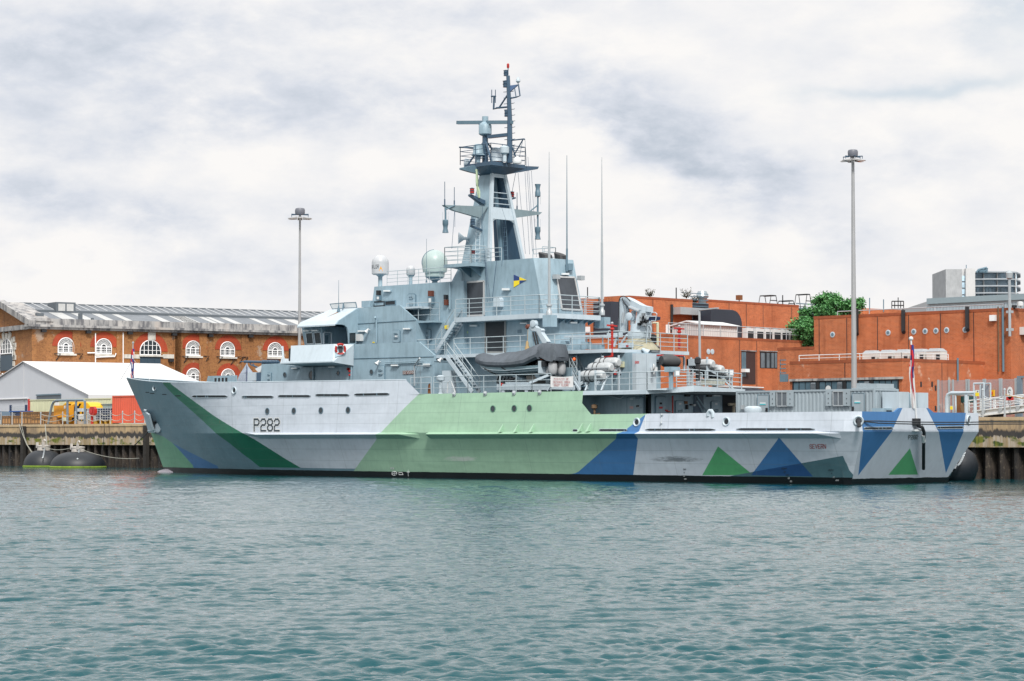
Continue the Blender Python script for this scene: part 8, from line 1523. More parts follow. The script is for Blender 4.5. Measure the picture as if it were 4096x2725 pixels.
# main block
yb1 = 42.0; B = lambda x, y, yy=yb1: onY(c7(x, y), yy); cx1 = B(2250, 448).x; z1 = B(2250, 455).z
T1 = thing('brick_hall', (cx1-10, yb1, QZ), 'large plain orange brick hall with a row of small round vents', 'building'); xl1 = B(701, 510).x
w1 = bwall(T1, xl1, cx1, yb1, yb1+26, z1-.23, BR2, [B(x, 600).x for x in (742,960,1202,1448,1700,1961)])
for x, y in ((849,668),(1287,653),(1489,645),(1579,641),(1664,638),(1748,633),(1895,630)):
    q = B(x, y); m = MB(); m.lathe((q.x, yb1-.001, q.z), (0,-1,0), [(.24,0),(.24,.04),(.2,.05)], 18, 0); m.lathe((q.x, yb1-.04, q.z), (0,-1,0), [(.15,0),(.14,.02)], 16, 1); m.build('round_vent', [GREYL, GREYD], w1)
for x, y0, y1_ in ((1048,470,655),(1416,475,640),(1920,448,622)):
    a, b = B(x, y0), B(x, y1_); m = MB(); m.tube([(a.x, yb1-.2, a.z), (a.x, yb1-.2, b.z), (a.x+.15, yb1-.35, b.z-.12)], .17, 8); m.build('exhaust_duct', BLACK, T1)
for x, r, y0, y1_, mt in ((2160,.05,448,960,TIMBER),(2197,.09,448,960,GREYD)): a, b = B(x, y0), B(x, y1_); m = MB(); m.tube([(a.x, yb1-.12, a.z), (a.x, yb1-.12, b.z)], r, 6); m.build('downpipe', mt, T1)
a, b = B(2100, 515), B(2142, 560); m = MB(); m.box(a.x, b.x, yb1-.3, yb1, b.z, a.z); m.build('wall_box', LAMPW, T1)
# low wing left of the hall
a = B(413, 773); b = B(700, 765); bwall(T1, a.x, xl1-.002, yb1+.02, yb1+18, (a.z+b.z)/2-.2, BR2, name='low_wing_wall')
q = onX(c7(2350,640), cx1); m = MB(); m.box(cx1, cx1+.5, q.y-.5, q.y+.6, q.z-.3, q.z+.3); m.build('security_camera', WHITE, T1)
def roofrail(t, pts, h=1.1, n=2, sp=2.2, r=.035, mt=STEEL): o = rail(t, pts, h, n, sp, r, mat_=mt); return o
roofrail(T1, [(xl1+2, yb1+.6, z1), (cx1-1, yb1+.6, z1)], .35, 1, 3.0, .04); 
a = B(2250, 230); m = MB(); q = onY(c7(2245, 560), yb1-.3); m.tube([(q.x, yb1-.3, q.z-1.2), (q.x, yb1-.3, B(2245,230).z)], .11, 8, 0); m.box(q.x-.3, q.x+.15, yb1-.35, yb1, B(2240,490).z-.1, B(2240,490).z+.1); m.box(q.x-.3, q.x+.15, yb1-.35, yb1, B(2240,630).z-.1, B(2240,630).z+.1); m.lathe((q.x, yb1-.3, B(2245,235).z), (0,0,1), [(.1,0),(.25,.1),(.28,.5),(.1,.7)], 10); m.build('camera_pole', STEEL, T1)
for x, y0, y1_, w in ((2300,440,390,.35),(2252,445,415,.3)): a, b = B(x, y0), B(x, y1_); m = MB(); m.lathe((a.x, yb1+.5, a.z-.2), (0,0,1), [(.06,0),(.06,(b.z-a.z)*.4),(w*.7,(b.z-a.z)*.42),(w*.7,(b.z-a.z)),(.1,(b.z-a.z)*1.1)], 10); m.build('roof_sensor', WHITE if w > .3 else BLACK, T1)
# annexe with the window band
ya = 31.0; Aq = lambda x, y: onY(c7(x, y), ya); cxa = Aq(1395, 856).x; xla = Aq(512, 876).x; zA = Aq(1395, 857).z; yend = onX(c7(2010, 862), cxa).y
T2 = thing('brick_annexe', ((xla+cxa)/2, ya, QZ), 'low orange brick annexe with a long dark window band and white roof railing', 'building')
w2 = bwall(T2, xla, cxa, ya, max(yend, yb1-.01), zA-.2, BR2b, [Aq(945, 900).x], [onX(c7(1710, 950), cxa).y])
zt_, zb_ = Aq(950, 1030).z, Aq(950, 1092).z-.5; xs0, xs1 = Aq(538, 1050).x, Aq(1372, 1050).x; m = MB(); m.box(xs0-.3, xs1+.4, ya-.16, ya, zt_+.02, zt_+.2); m.build('concrete_lintel', STONE, T2)
m = MB(); m.box(xs0, xs1, ya-.02, ya+.02, zb_, zt_); wb = m.build('window_band', DARK, T2)
for x0, x1, kind in ((545,582,0),(590,632,0),(638,675,0),(682,718,1),(750,790,0),(797,838,2),(845,885,0),(892,928,1),(962,1003,0),(1056,1098,0),(1104,1140,1),(1176,1216,0),(1224,1262,2),(1270,1310,0),(1320,1362,0)):
    a, b = Aq(x0, 1038), Aq(x1, 1038); m = MB(); m.box(a.x, b.x, ya-.045, ya-.022, zb_, zt_-.08); p_ = m.build('window_pane', BGLASS, wb)
    if kind == 1: 
        for k in range(6): m = MB(); z = zb_+.4+k*(zt_-zb_-.5)/6; m.hexa([V3((a.x, ya-.06, z)), V3((b.x, ya-.06, z)), V3((b.x, ya-.14, z-.06)), V3((a.x, ya-.14, z-.06))], [V3((a.x, ya-.06, z+.12)), V3((b.x, ya-.06, z+.12)), V3((b.x, ya-.14, z-.03)), V3((a.x, ya-.14, z-.03))]); m.build('louvre_slat', WGLASS, p_)
    if kind == 2: m = MB(); m.lathe(((a.x+b.x)/2, ya-.05, zt_-.62), (0,-1,0), [(.2,0),(.26,.01),(.26,.02),(.18,.025)], 16); m.build('round_vent', WHITE, p_)
for k, (x0, x1) in enumerate(((535,542),(722,746),(932,958),(1144,1172),(1364,1372))): a, b = Aq(x0, 1038), Aq(x1, 1038); m = MB(); m.box(a.x, b.x, ya-.07, ya-.021, zb_, zt_); m.build('window_mullion', BLACK, wb)
roofrail(T2, [(xla+.6, ya+.4, zA), (cxa-.3, ya+.4, zA), (cxa-.3, onX(c7(1760, 825), cxa-.3).y, zA)], .48, 2, 1.9, .035, WHITE)
for x, y in ((1828,950),): a, b = onX(c7(1826, 852), cxa), onX(c7(1830, 1035), cxa); m = MB(); m.tube([(cxa+.1, a.y, a.z), (cxa+.1, a.y, b.z)], .08, 6); m.build('downpipe', GREYD, T2)
for x, y in ((1545,1060),(1632,1060),(1660,1090),(1660,1250),(1690,1245)): q = onX(c7(x, y), cxa); m = MB(); m.box(cxa-.01, cxa+.02, q.y-.1, q.y+.1, q.z-.2, q.z+.2); m.build('air_brick', DARK, T2)
q0, q1 = Aq(462, 870), Aq(505, 970); m = MB(); [m.box(q0.x, q1.x-.05, ya-.5, ya-.3, z-.04, z+.04) for z in np.linspace(q1.z, q0.z, 4)]; m.tube([(q0.x, ya-.4, q1.z-.1), (q0.x, ya-.4, q0.z)], .04, 4); m.box(q0.x, q1.x, ya-.5, ya-.1, q1.z-.7, q1.z-.1); m.build('roof_ladder', GREYD, T2)
# air-conditioning units behind the rail
gA = 'white air-conditioning units on the annexe roof'
ac = None
for i, (x0, x1) in enumerate(((1082,1205),(1212,1330),(1336,1455),(1460,1580),(1588,1715))):
    yy = onX(c7(1715, 850), cxa-.5).y; a, b = onY(c7(x0, 800), yy), onY(c7(x1, 850), yy); w = b.x-a.x
    if ac is None:
        ac = thing('air_conditioner', (a.x, yy, zA-.3), None, 'air conditioner', gA); m = MB(); m.box(a.x, a.x+w*.86, yy, yy+.9, zA-.3, a.z-.18); m.build('case', mat('unit_case', (.56,.57,.55), .5, 0, .2, .1, .25, lin_in=True), ac); m = MB(); m.box(a.x+w*.60, a.x+w*.82, yy-.03, yy, zA-.1, a.z-.4); m.build('grille', DARK, ac); m = MB(); m.hexa([V3((a.x-.02, yy-.02, a.z-.18)), V3((a.x+w*.87, yy-.02, a.z-.18)), V3((a.x+w*.87, yy+.92, a.z-.18)), V3((a.x-.02, yy+.92, a.z-.18))], [V3((a.x+.25, yy+.1, a.z+.06)), V3((a.x+w*.68, yy+.1, a.z+.06)), V3((a.x+w*.68, yy+.8, a.z+.06)), V3((a.x+.25, yy+.8, a.z+.06))]); m.build('fan_cowl', STEEL, ac); o = ac
    else: o = dup(ac, (a.x, yy, zA-.3))
    o['label'] = 'white air-conditioning unit on the annexe roof, %s from the left' % ('first','second','third','fourth','fifth')[i]
# middle building with the roof plant
x3 = 20.0; X3 = lambda p: onX(p, x3); zM = X3(c7(300, 703)).z; T3 = thing('brick_office', (x3-10, 60, QZ), 'orange brick building with a dark doorway and roof plant behind the ship\'s stern deck', 'building')
yM0 = 45.0; w3 = bwall(T3, -22, x3, yM0, 84, zM-.2, BR2, (), [X3(c7(x, 760)).y for x in (115, 250)])
def xpanel(T_, c, x0, y0, x1, y1, X_, mt, name, d=.03, par=None): a, b = onX(c(x0, y0), X_), onX(c(x1, y1), X_); m = MB(); m.box(X_-.01, X_+d, a.y, b.y, min(a.z, b.z), max(a.z, b.z)); return m.build(name, mt, par or T_)
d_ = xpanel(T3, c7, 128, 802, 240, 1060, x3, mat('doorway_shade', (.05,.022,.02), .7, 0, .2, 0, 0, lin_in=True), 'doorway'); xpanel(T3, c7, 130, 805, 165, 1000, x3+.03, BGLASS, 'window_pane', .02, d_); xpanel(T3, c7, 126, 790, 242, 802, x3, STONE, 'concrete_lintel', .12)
wn = xpanel(T3, c7, 275, 805, 411, 935, x3, DARK, 'window', .03); xpanel(T3, c7, 272, 793, 413, 805, x3, STONE, 'concrete_lintel', .12)
for a, b in ((283,312),(328,350),(365,385),(392,410)): xpanel(T3, c7, a, 812, b, 930, x3+.03, WGLASS, 'window_pane', .02, wn)
for c, x, y in ((c6,1655,802),(c6,1696,803)): q = X3(c(x, y)); m = MB(); m.lathe(q, (1,0,0), [(.25,0),(.25,.04),(.18,.05)], 16); m.build('round_vent', GREYL, w3)
xpanel(T3, c7, 128, 938, 162, 965, x3+.0, LAMPW, 'wall_unit', .5)
roofrail(T3, [(x3-.5, yM0+.5, zM), (x3-.5, 82, zM)], 1.1, 2, 2.4, .04)
m = MB(); q0, q1 = onX(c7(165,1090), x3+4), onX(c7(412,1055), x3+4); n = 8; vs = [V3((x3+4*cos(a)*1.0, y, QZ+2.0+1.4*sin(a))) for y in (q0.y, q1.y) for a in np.linspace(0, pi/2, n)]; m.add(vs, [(i, i+1, n+i+1, n+i) for i in range(n-1)]); m.build('barrel_canopy', DLV, T3, fix=False); m = MB(); [m.beam(V3((x3, y, QZ+3.45)), V3((x3+2.4, y, QZ+3.3)), .1, .1) for y in np.linspace(q0.y, q1.y, 5)]; m.tube([(x3+2.4, q0.y, QZ+3.3), (x3+2.4, q1.y, QZ+3.3)], .06, 5); m.build('canopy_frame', WHITE, T3)
# corrugated plant shed on its roof
zS = zM; X5 = lambda p: onX(p, x3-5); a, b = onX(c6(1600, 520), x3-3), onX(c6(1955, 535), x3-3); e0 = onX(c6(1600, 610), x3-3)
T4 = thing('plant_shed', (x3-5, (a.y+b.y)/2, zM), 'small white corrugated metal shed on the flat roof', 'shed'); ye0, ye1 = a.y, b.y; xe = x3-3; q1 = onY(c6(1278, 545), ye0); q2 = onY(c6(1440, 490), ye0); zev, zrd = a.z, q2.z; xw = q1.x; xm_s = (xe+xw)/2
m = MB(); corrug(m, ye0, ye1, xe, zM, zev, .32, .05, 'y', 1); m.prism([V3((xe, ye0, zM)), V3((xe, ye0, zev)), V3((xm_s, ye0, zrd)), V3((xw, ye0, zev)), V3((xw, ye0, zM))], (0, .1, 0)); m.build('shed_wall', mat('shed_sheet', (.56,.57,.57), .5, .1, .1, 0, .15, lin_in=True), T4, fix=False)
m = MB(); [m.beam(V3((xw+(xe-xw)*k/14, ye0-.02, zM)), V3((xw+(xe-xw)*k/14, ye0-.02, zev+(zrd-zev)*(1-abs(2*k/14-1)))), .05, .05) for k in range(1, 14)]; m.build('sheet_ribs', STEEL, T4)
m = MB(); m.hexa([V3((xe+.2, ye0-.2, zev-.05)), V3((xe+.2, ye1+.2, zev-.05)), V3((xm_s, ye1+.2, zrd)), V3((xm_s, ye0-.2, zrd))], [V3((xe+.2, ye0-.2, zev+.05)), V3((xe+.2, ye1+.2, zev+.05)), V3((xm_s, ye1+.2, zrd+.12)), V3((xm_s, ye0-.2, zrd+.12))]); m.hexa([V3((xw-.2, ye0-.2, zev-.05)), V3((xw-.2, ye1+.2, zev-.05)), V3((xm_s, ye1+.2, zrd)), V3((xm_s, ye0-.2, zrd))], [V3((xw-.2, ye0-.2, zev+.05)), V3((xw-.2, ye1+.2, zev+.05)), V3((xm_s, ye1+.2, zrd+.12)), V3((xm_s, ye0-.2, zrd+.12))]); m.build('shed_roof', WHITE, T4)
# upper blocks
x4 = 8.0; X4 = lambda p: onX(p, x4); k4 = X4(c6(832, 224)); e4 = X4(c6(1488, 256)); zB = (k4.z+e4.z)/2; T5 = thing('brick_tower_block', (x4-8, k4.y, QZ), 'tall orange brick block standing behind the ship\'s knuckle boom crane', 'building')
xf4 = onY(c6(636, 236), k4.y).x; w5 = bwall(T5, xf4, x4, k4.y, e4.y, zB-.2, BR2, (), [X4(c6(x, 300)).y for x in (1075,)])
a, b = X4(c6(1262, 310)), X4(c6(1264, 600)); m = MB(); m.tube([(x4+.15, a.y, a.z), (x4+.15, a.y, b.z)], .14, 7); m.build('downpipe', BLACK, T5); xpanel(T5, c6, 1210, 520, 1250, 615, x4, LAMPW, 'vent_grille', .06)
a, b = onX(c6(1315,375), x4+.6), onX(c6(1680,385), x4+.6); m = MB(); m.box(x4, x4+1.2, a.y, b.y, a.z-.35, a.z+.35); m.build('roof_duct', STEEL, T5)
# gap with louvres, flue, cowl
a, b = onX(c6(1490, 300), x4-1.5), onX(c6(1660, 600), x4-1.5); T6 = thing('plant_room', (x4-4, a.y, zM), 'dark blue louvred plant room between the two upper brick blocks', 'plant room'); m = MB(); m.box(x4-6, x4-1.5, e4.y+.002, b.y, zM, onX(c6(1560,300), x4-1.5).z); m.build('louvre_wall', DLV, T6); m = MB(); [m.box(x4-1.5, x4-1.44, e4.y+.1, b.y-.1, z, z+.07) for z in np.arange(zM+.6, zM+5.2, .32)]; m.build('louvre_blades', GREYD, T6)
q = onX(c6(1592, 290), x4-3); z2 = onX(c6(1592, 172), x4-3).z; h = z2-q.z; m = MB(); m.lathe((x4-3, q.y, q.z-.6), (0,0,1), [(.42,0),(.4,h*.25+.6),(.66,h*.55+.6),(.44,h+.6),(.42,h+.58)], 16); m.build('roof_flue', mat('galvanised_flue', (.34,.40,.44), .35, .6, .2, 0, .1, lin_in=True), T6)
a, b = onX(c6(1680, 362), x4+2.5), onX(c6(2008, 620), x4+2.5); T7 = thing('duct_cowl', (x4+2, b.y, zM), 'black ribbed curved duct cowl on the flat roof', 'duct'); zt_ = onX(c6(1740,360), x4+2.5).z; r = zt_-zM; n = 10; m = MB()
ys = np.linspace(a.y, b.y, 2); prof = [(y_, z_) for y_, z_ in [(a.y, zt_)] + [(b.y-r*.42+r*.42*sin(t), zt_-r*.42+r*.42*cos(t)) for t in np.linspace(0, pi/2, n)] + [(b.y, zM), (b.y-r*.8, zM), (b.y-r*.8, zt_-r*.6), (a.y, zt_-r*.6)]]
m.prism([V3((x4+.2, y_, z_)) for y_, z_ in prof], (2.3, 0, 0)); m.build('cowl_body', DLV, T7)
for k in range(9): m = MB(); x = x4+.35+k*.25; m.tube([V3((x, y_, z_)) for y_, z_ in prof[:n+2]], .05, 4); m.build('cowl_rib', GREYD if k % 2 else DLV, T7)
x5 = 4.0; X6 = lambda p: onX(p, x5); k5, e5 = X6(c6(1645, 264)), X6(c7(581, 433)); z5 = (k5.z+e5.z)/2; T8 = thing('brick_rear_block', (x5-8, k5.y, QZ), 'long orange brick rear block with thin aerials along its roof', 'building'); w8 = bwall(T8, x5-16, x5, k5.y, e5.y, z5-.2, BR2, (), [X6(c7(x, 480)).y for x in (32,168,300,525)])
m = MB(); m.box(x5-10, x5-.6, e5.y, e5.y+12, QZ, onX(c7(640,462), x5-.6).z, 0); m.build('dark_stair_tower', DLV, T8); m = MB(); [m.box(x5-.6, x5-.5, e5.y+.3, e5.y+11, z, z+.1) for z in np.arange(zM, zM+5.5, .5)]; m.build('louvre_blades', GREYD, T8)
def roofmast(c, x, y0, y1_, pl, name='aerial_pole', mt=BLACK, r=.06, T_=None, box=None):
    a, b = pl(c(x, y0)), pl(c(x, y1_)); m = MB(); m.tube([a-UP*.5, V3((a.x, a.y, b.z))], r, 5)
    if box: m.box(a.x-box, a.x+box, a.y-box, a.y+box, b.z-box*2, b.z)
    return m.build(name, mt, T_ or T8)
roofmast(c7, 112, 405, 357, lambda p: onX(p, x5-.5), box=.25, mt=RUSTY); roofmast(c7, 455, 425, 357, lambda p: onX(p, x5-3)); roofmast(c6, 1320, 245, 133, lambda p: onX(p, x4-.4), T_=T5); roofmast(c6, 393, 240, 128, lambda p: onX(p, -10), T_=T5)
for x0, x1, y0, y1_ in ((350,415,425,362),(497,552,428,403),(633,682,445,352)):
    a, b = onX(c7(x0, y0), x5-2), onX(c7(x1, y1_), x5-2); m = MB(); zz = b.z
    for yy in (a.y, b.y):
        for xx in (x5-2, x5-3.5): m.tube([(xx, yy, z5), (xx, yy+(.3 if yy == a.y else -.3), zz)], .05, 4)
    m.tube([(x5-2, a.y+.3, zz), (x5-2, b.y-.3, zz), (x5-3.5, b.y-.3, zz), (x5-3.5, a.y+.3, zz), (x5-2, a.y+.3, zz)], .06, 4); m.tube([(x5-2, a.y+.1, z5+(zz-z5)*.5), (x5-2, b.y-.1, z5+(zz-z5)*.5)], .05, 4); m.tube([(x5-2, a.y+.1, z5+.1), (x5-3.5, a.y+.1, z5+.1)], .04, 4); m.build('access_frame', BLACK, T8)
# left-hand strips of brick and louvre behind the whips
a, b, c_ = onY(c6(360, 250), 50), onY(c6(452, 250), 50), onY(c6(636, 285), 50); T9 = thing('louvred_wing', ((a.x+c_.x)/2, 50, QZ), 'dark louvred wing with a brick strip behind the ship\'s whip aerials', 'building'); m = MB(); m.box(a.x, b.x, 49.2, 52.6, QZ, a.z); m.build('brick_pier', BR2, T9); zl = onY(c6(540, 282), 50).z; m = MB(); m.box(b.x+.002, c_.x, 50, 52.5, QZ, zl, 0); m.build('louvre_wall', DLV, T9); m = MB(); [m.box(b.x+.1, c_.x-.1, 49.93, 50, z, z+.1) for z in np.arange(QZ+5, zl-2.2, .42)]; m.build('louvre_blades', GREYD, T9); m = MB(); m.box(b.x+.01, c_.x-.01, 51.5, 52.6, QZ, zl+.6); m.build('rear_wall', BR2, T9)
q = onY(c6(400, 570), 49.2); m = MB(); m.box(q.x-.25, q.x+.25, 49.05, 49.2, q.z-.25, q.z+.25); m.build('wall_box', LAMPW, T9)
# condenser bank on the middle roof
gC = 'grey condenser units on the middle roof'; cu = None
for i, (x0, x1) in enumerate(((172,240),(245,310),(315,378),(382,440),(445,505),(510,565))):
    X_ = x3-2.5; a, b = onX(c7(x0, 615), X_), onX(c7(x1, 700), X_); w = b.y-a.y
    if cu is None:
        cu = thing('condenser_unit', (X_, a.y, zM), None, 'condenser', gC); zt_ = a.z; m = MB(); m.box(X_-.55, X_, a.y, a.y+w*.95, zM, zt_); m.build('case', WHITE, cu); m = MB(); m.box(X_, X_+.03, a.y+w*.12, a.y+w*.84, zM+.2, zt_-.3); m.build('grille', DARK, cu); m = MB(); m.lathe((X_-.28, a.y+w*.46, zt_), (0,0,1), [(.25,0),(.25,.1),(.2,.11)], 14); m.build('fan_ring', STEEL, cu); o = cu
    else: o = dup(cu, (X_, a.y, zM))
    o['label'] = 'grey condenser unit on the middle roof, %s from the left' % ('first','second','third','fourth','fifth','sixth')[i]
# street lamp near the stern
a, b = onY(c6(1570, 640), 34), onY(c6(1562, 365), 34); t = thing('street_lamp', (a.x, 34, QZ), 'slim grey street lamp with a long flat head behind the liferafts', 'street lamp'); m = MB(); m.tube([(a.x, 34, QZ), (b.x, 34, b.z)], .13, 8, 0, .09); m.build('post', STEEL, t); q = onY(c6(1755, 347), 34); m = MB(); m.beam(V3((b.x, 34, b.z)), V3((q.x, 34, q.z)), .2, .12, .3, .1); m.build('lamp_head', STEEL, t)
# ================================================================ far skyline
FO = 560
def farp(c, x, y, dep=FO): px = c(x, y); d = ray(px); return CAMP + d*(dep/d.dot(FH))
T = thing('office_tower', tuple(V3((farp(c7,2050,300).x, farp(c7,2050,300).y, QZ))), 'pale office tower block with curved glazed balconies beyond the brick hall', 'tower')
fw = lambda x, y, dz=0: farp(c7, x, y, FO+dz)
CONC = mat('pale_concrete', (.40,.42,.44), .8, 0, .3, 0, .2, lin_in=True); CONL = mat('lit_concrete', (.56,.57,.58), .8, 0, .15, 0, .1, lin_in=True); TGL = glass('tower_glazing', (.34,.46,.55), .4)  # lit copy of the concrete: sunlight put into its colour
def fblock(x0, x1, y0, y1, d0, d1, mt, name, par=None):
    a, b = fw(x0, y0, d0), fw(x1, y0, d0); zlo = fw(x0, y1, d0).z; e = FH*(d1-d0); m = MB(); m.hexa([V3((a.x, a.y, zlo)), V3((b.x, b.y, zlo)), V3((b.x, b.y, zlo))+e, V3((a.x, a.y, zlo))+e], [a, V3((b.x, b.y, a.z)), V3((b.x, b.y, a.z))+e, a+e]); return m.build(name, mt, par or T)
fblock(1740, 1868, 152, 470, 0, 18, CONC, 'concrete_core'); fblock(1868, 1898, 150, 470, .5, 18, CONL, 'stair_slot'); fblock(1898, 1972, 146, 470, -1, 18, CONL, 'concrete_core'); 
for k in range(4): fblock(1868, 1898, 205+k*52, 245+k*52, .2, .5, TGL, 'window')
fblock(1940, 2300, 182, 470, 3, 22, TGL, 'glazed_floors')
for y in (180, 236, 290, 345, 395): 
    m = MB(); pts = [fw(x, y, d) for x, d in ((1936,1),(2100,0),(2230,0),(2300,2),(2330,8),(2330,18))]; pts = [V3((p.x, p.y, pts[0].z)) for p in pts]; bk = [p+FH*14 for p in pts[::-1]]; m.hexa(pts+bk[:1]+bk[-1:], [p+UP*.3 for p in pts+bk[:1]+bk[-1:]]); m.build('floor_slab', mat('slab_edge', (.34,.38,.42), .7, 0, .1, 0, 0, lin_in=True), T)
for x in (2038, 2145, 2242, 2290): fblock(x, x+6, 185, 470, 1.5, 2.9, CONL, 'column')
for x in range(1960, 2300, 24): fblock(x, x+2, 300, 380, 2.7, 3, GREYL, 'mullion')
m = MB(); [m.tube([fw(*p) for p in pts], .3, 4) for pts in (((1985,180),(2000,158),(2030,150),(2065,142)),((2025,180),(2040,150)),((2062,180),(2066,142)),((2000,170),(2060,165)))]; m.box(*(lambda a, b: (a.x, b.x, a.y, a.y+3, b.z, a.z))(fw(2000,168), fw(2060,180))); m.build('roof_gantry', GREYD, T); m = MB(); m.tube([fw(1902,150), fw(1902,118)], .12, 4); m.build('aerial_pole', GREYD, T)
T = thing('grey_warehouse', tuple(V3((farp(c7,1900,400,330).x, farp(c7,1900,400,330).y, QZ))), 'long pale grey metal-clad shed behind the big brick hall', 'shed'); g0, g1, g2 = farp(c7,1594,406,300), farp(c7,2420,366,285), None; m = MB(); e = FH*20; m.hexa([V3((g0.x,g0.y,QZ)), V3((g1.x,g1.y,QZ)), V3((g1.x,g1.y,QZ))+e, V3((g0.x,g0.y,QZ))+e], [g0, V3((g1.x,g1.y,g1.z)), g1+e, g0+e]); m.build('cladding_wall', mat('pale_cladding', (.42,.45,.47), .5, 0, .1, 0, .15, lin_in=True), T); m = MB(); n_ = 70; [m.beam(lerp(V3((g0.x,g0.y,QZ)), V3((g1.x,g1.y,QZ)), i/n_)-FH*.05, lerp(g0, g1, i/n_)-FH*.05-UP*.6, .12, .1) for i in range(n_+1)]; m.build('cladding_ribs', GREYL, T); m = MB(); m.beam(g0-FH*.2, g1-FH*.2, .3, .7, side=(0,0,1)); m.build('roof_gutter', mat('eaves_grey', (.28,.36,.40), .5, 0, .1, 0, 0, lin_in=True), T)
T = thing('brick_far_block', tuple(V3((farp(c7,1180,480,290).x, farp(c7,1180,480,290).y, QZ))), 'strip of orange brick roofline seen beyond the hall\'s roof', 'building'); a, b = farp(c7,1062,458,262), farp(c7,1400,474,262); m = MB(); m.hexa([V3((a.x,a.y,QZ)), V3((b.x,b.y,QZ)), V3((b.x,b.y,QZ))+FH*10, V3((a.x,a.y,QZ))+FH*10], [a, b, b+FH*10, a+FH*10]); m.build('wall', BR2, T)
for x, y in ((1140,378),(1250,390)): m = MB(); m.tube([farp(c7, x, 490, 262), farp(c7, x, y, 262)], .07, 4); m.build('aerial_pole', GREYD, T)
m = MB(); P = lambda x, y, d=0: farp(c7, x, y, 258+d); [m.tube([P(x, 470, d), P(x, y, d)], .06, 4) for x, y, d in ((1315,405,0),(1338,405,0),(1365,375,0),(1385,405,0),(1408,405,0))]; [m.tube([P(1315, y), P(1408, y)], .06, 4) for y in (405, 438, 466)]; m.build('access_frame', BLACK, T)
# ================================================================ trees and roof weeds
random.seed(11)
LEAF = None
def leafmat(name, a, b_):
    m, nt, b = new_mat(name); b.inputs['Roughness'].default_value = .6; oi = nt.nodes.new('ShaderNodeTexCoord'); n = nnoise(nt, 1.3, 4, .7); n2 = nnoise(nt, 9, 2, .5)
    nt.links.new(nmix(nt, nramp(nt, nmath(nt, 'ADD', nmath(nt, 'MULTIPLY', n, .6), nmath(nt, 'MULTIPLY', n2, .4)), .35, .65), a, b_), b.inputs['Base Color']); return m
LEAF = leafmat('foliage', (.045, .16, .07), (.14, .38, .11)); BARK = mat('bark', (.07,.055,.04), .9, 0, .3, 0, 0, lin_in=True)
def tree(loc, label, clumps, n, sz, th=None):
    t = thing('leafy_tree', loc, label, 'tree'); L_ = V3(loc); m = MB(); top = max(c[2] for c, r in clumps)
    m.tube([L_, L_+V3((.2, .1, (top-L_.z)*.4)), L_+V3((.1, .2, (top-L_.z)*.9))], .35, 8, 0, .06)
    for c, r in clumps: m.tube([L_+V3((.15, .1, (c[2]-L_.z)*.55)), lerp(L_+V3((.15, .1, (c[2]-L_.z)*.6)), V3(c), .6), V3(c)], .13, 5, 0, .03)
    m.build('trunk', BARK, t); m = MB(); vs = []; fs = []
    for c, r in clumps:
        k = int(n*(r**2.2)); sub = [(V3(c)+V3((random.gauss(0,1), random.gauss(0,1), random.gauss(0,.8))).normalized()*r*random.uniform(.45,1.0), r*random.uniform(.16,.36)) for _ in range(12)]
        for i in range(k):
            sc_, sr = random.choice(sub); p = sc_ + V3((random.gauss(0,1), random.gauss(0,1), random.gauss(0,.75)))*sr*.62
            d = V3((random.gauss(0,1), random.gauss(0,1), random.gauss(0,.6)-.25)).normalized(); s = sz*random.uniform(.6, 1.5); u = d.cross(V3((random.random(), random.random(), random.random()))).normalized()*s*.38; b = len(vs); vs += [p, p+d*s*.5+u, p+d*s, p+d*s*.5-u]; fs.append((b, b+1, b+2, b+3))
    m.add(vs, fs); m.build('crown', LEAF, t, fix=False); return t
Ptr = lambda x, y, d=232: farp(c7, x, y, d)
tb = Ptr(720, 760); tree((tb.x, tb.y, QZ), 'bushy green tree between the brick buildings beside the tall lamp mast', [(tuple(Ptr(x, y, 232+dd)), r) for x, y, r, dd in ((x_, y_, r_*.74, d_) for x_, y_, r_, d_ in ((740,440,1.5,0),(830,420,1.7,1),(800,480,1.8,-1),(920,430,1.8,0),(1000,450,1.5,1),(960,480,1.5,2),(690,510,1.5,0),(720,560,1.6,1),(680,600,1.6,-1),(600,620,1.5,0),(650,680,1.6,1),(690,700,1.5,0),(640,730,1.2,0),(860,385,.8,0),(590,600,1.0,0),(1040,430,.8,0),(760,400,.8,0)))], 1250, .2)
def weed(loc, h, label):
    t = thing('roof_weed', tuple(loc), label, 'weed'); m = MB()
    for i in range(9): a = random.uniform(0, 6.3); d = V3((cos(a)*.5, sin(a)*.5, 1)).normalized(); m.tube([loc, V3(loc)+d*h*random.uniform(.5,1)], .02, 4)
    m.build('stems', BARK, t); m = MB(); vs = []; fs = []
    for i in range(260): a = random.uniform(0, 6.3); rr = random.uniform(.2,1)*h; p = V3(loc)+V3((cos(a)*.55*rr, sin(a)*.55*rr, random.uniform(.35,1)*rr)); d = V3((random.gauss(0,1), random.gauss(0,1), random.gauss(0,1))).normalized()*.14; u = d.cross(UP).normalized()*.05; b = len(vs); vs += [p, p+d*.5+u, p+d, p+d*.5-u]; fs.append((b, b+1, b+2, b+3))
    m.add(vs, fs); m.build('leaves', leafmat('weed_leaf', (.03,.035,.02), (.08,.09,.05)) if 'weed_leaf' not in bpy.data.materials else bpy.data.materials['weed_leaf'], t, fix=False)
weed(onX(c6(1425, 248), x4-.5), 1.15, 'dark buddleia bush sprouting from the tall brick block\'s parapet'); weed(onX(c6(1045, 232), x4-.5), .9, 'small sprig of weed on the tall block\'s roof edge behind the crane'); weed(onX(c6(1515, 292), x4-1.8), .8, 'low weed growing on the plant room roof beside the flue')
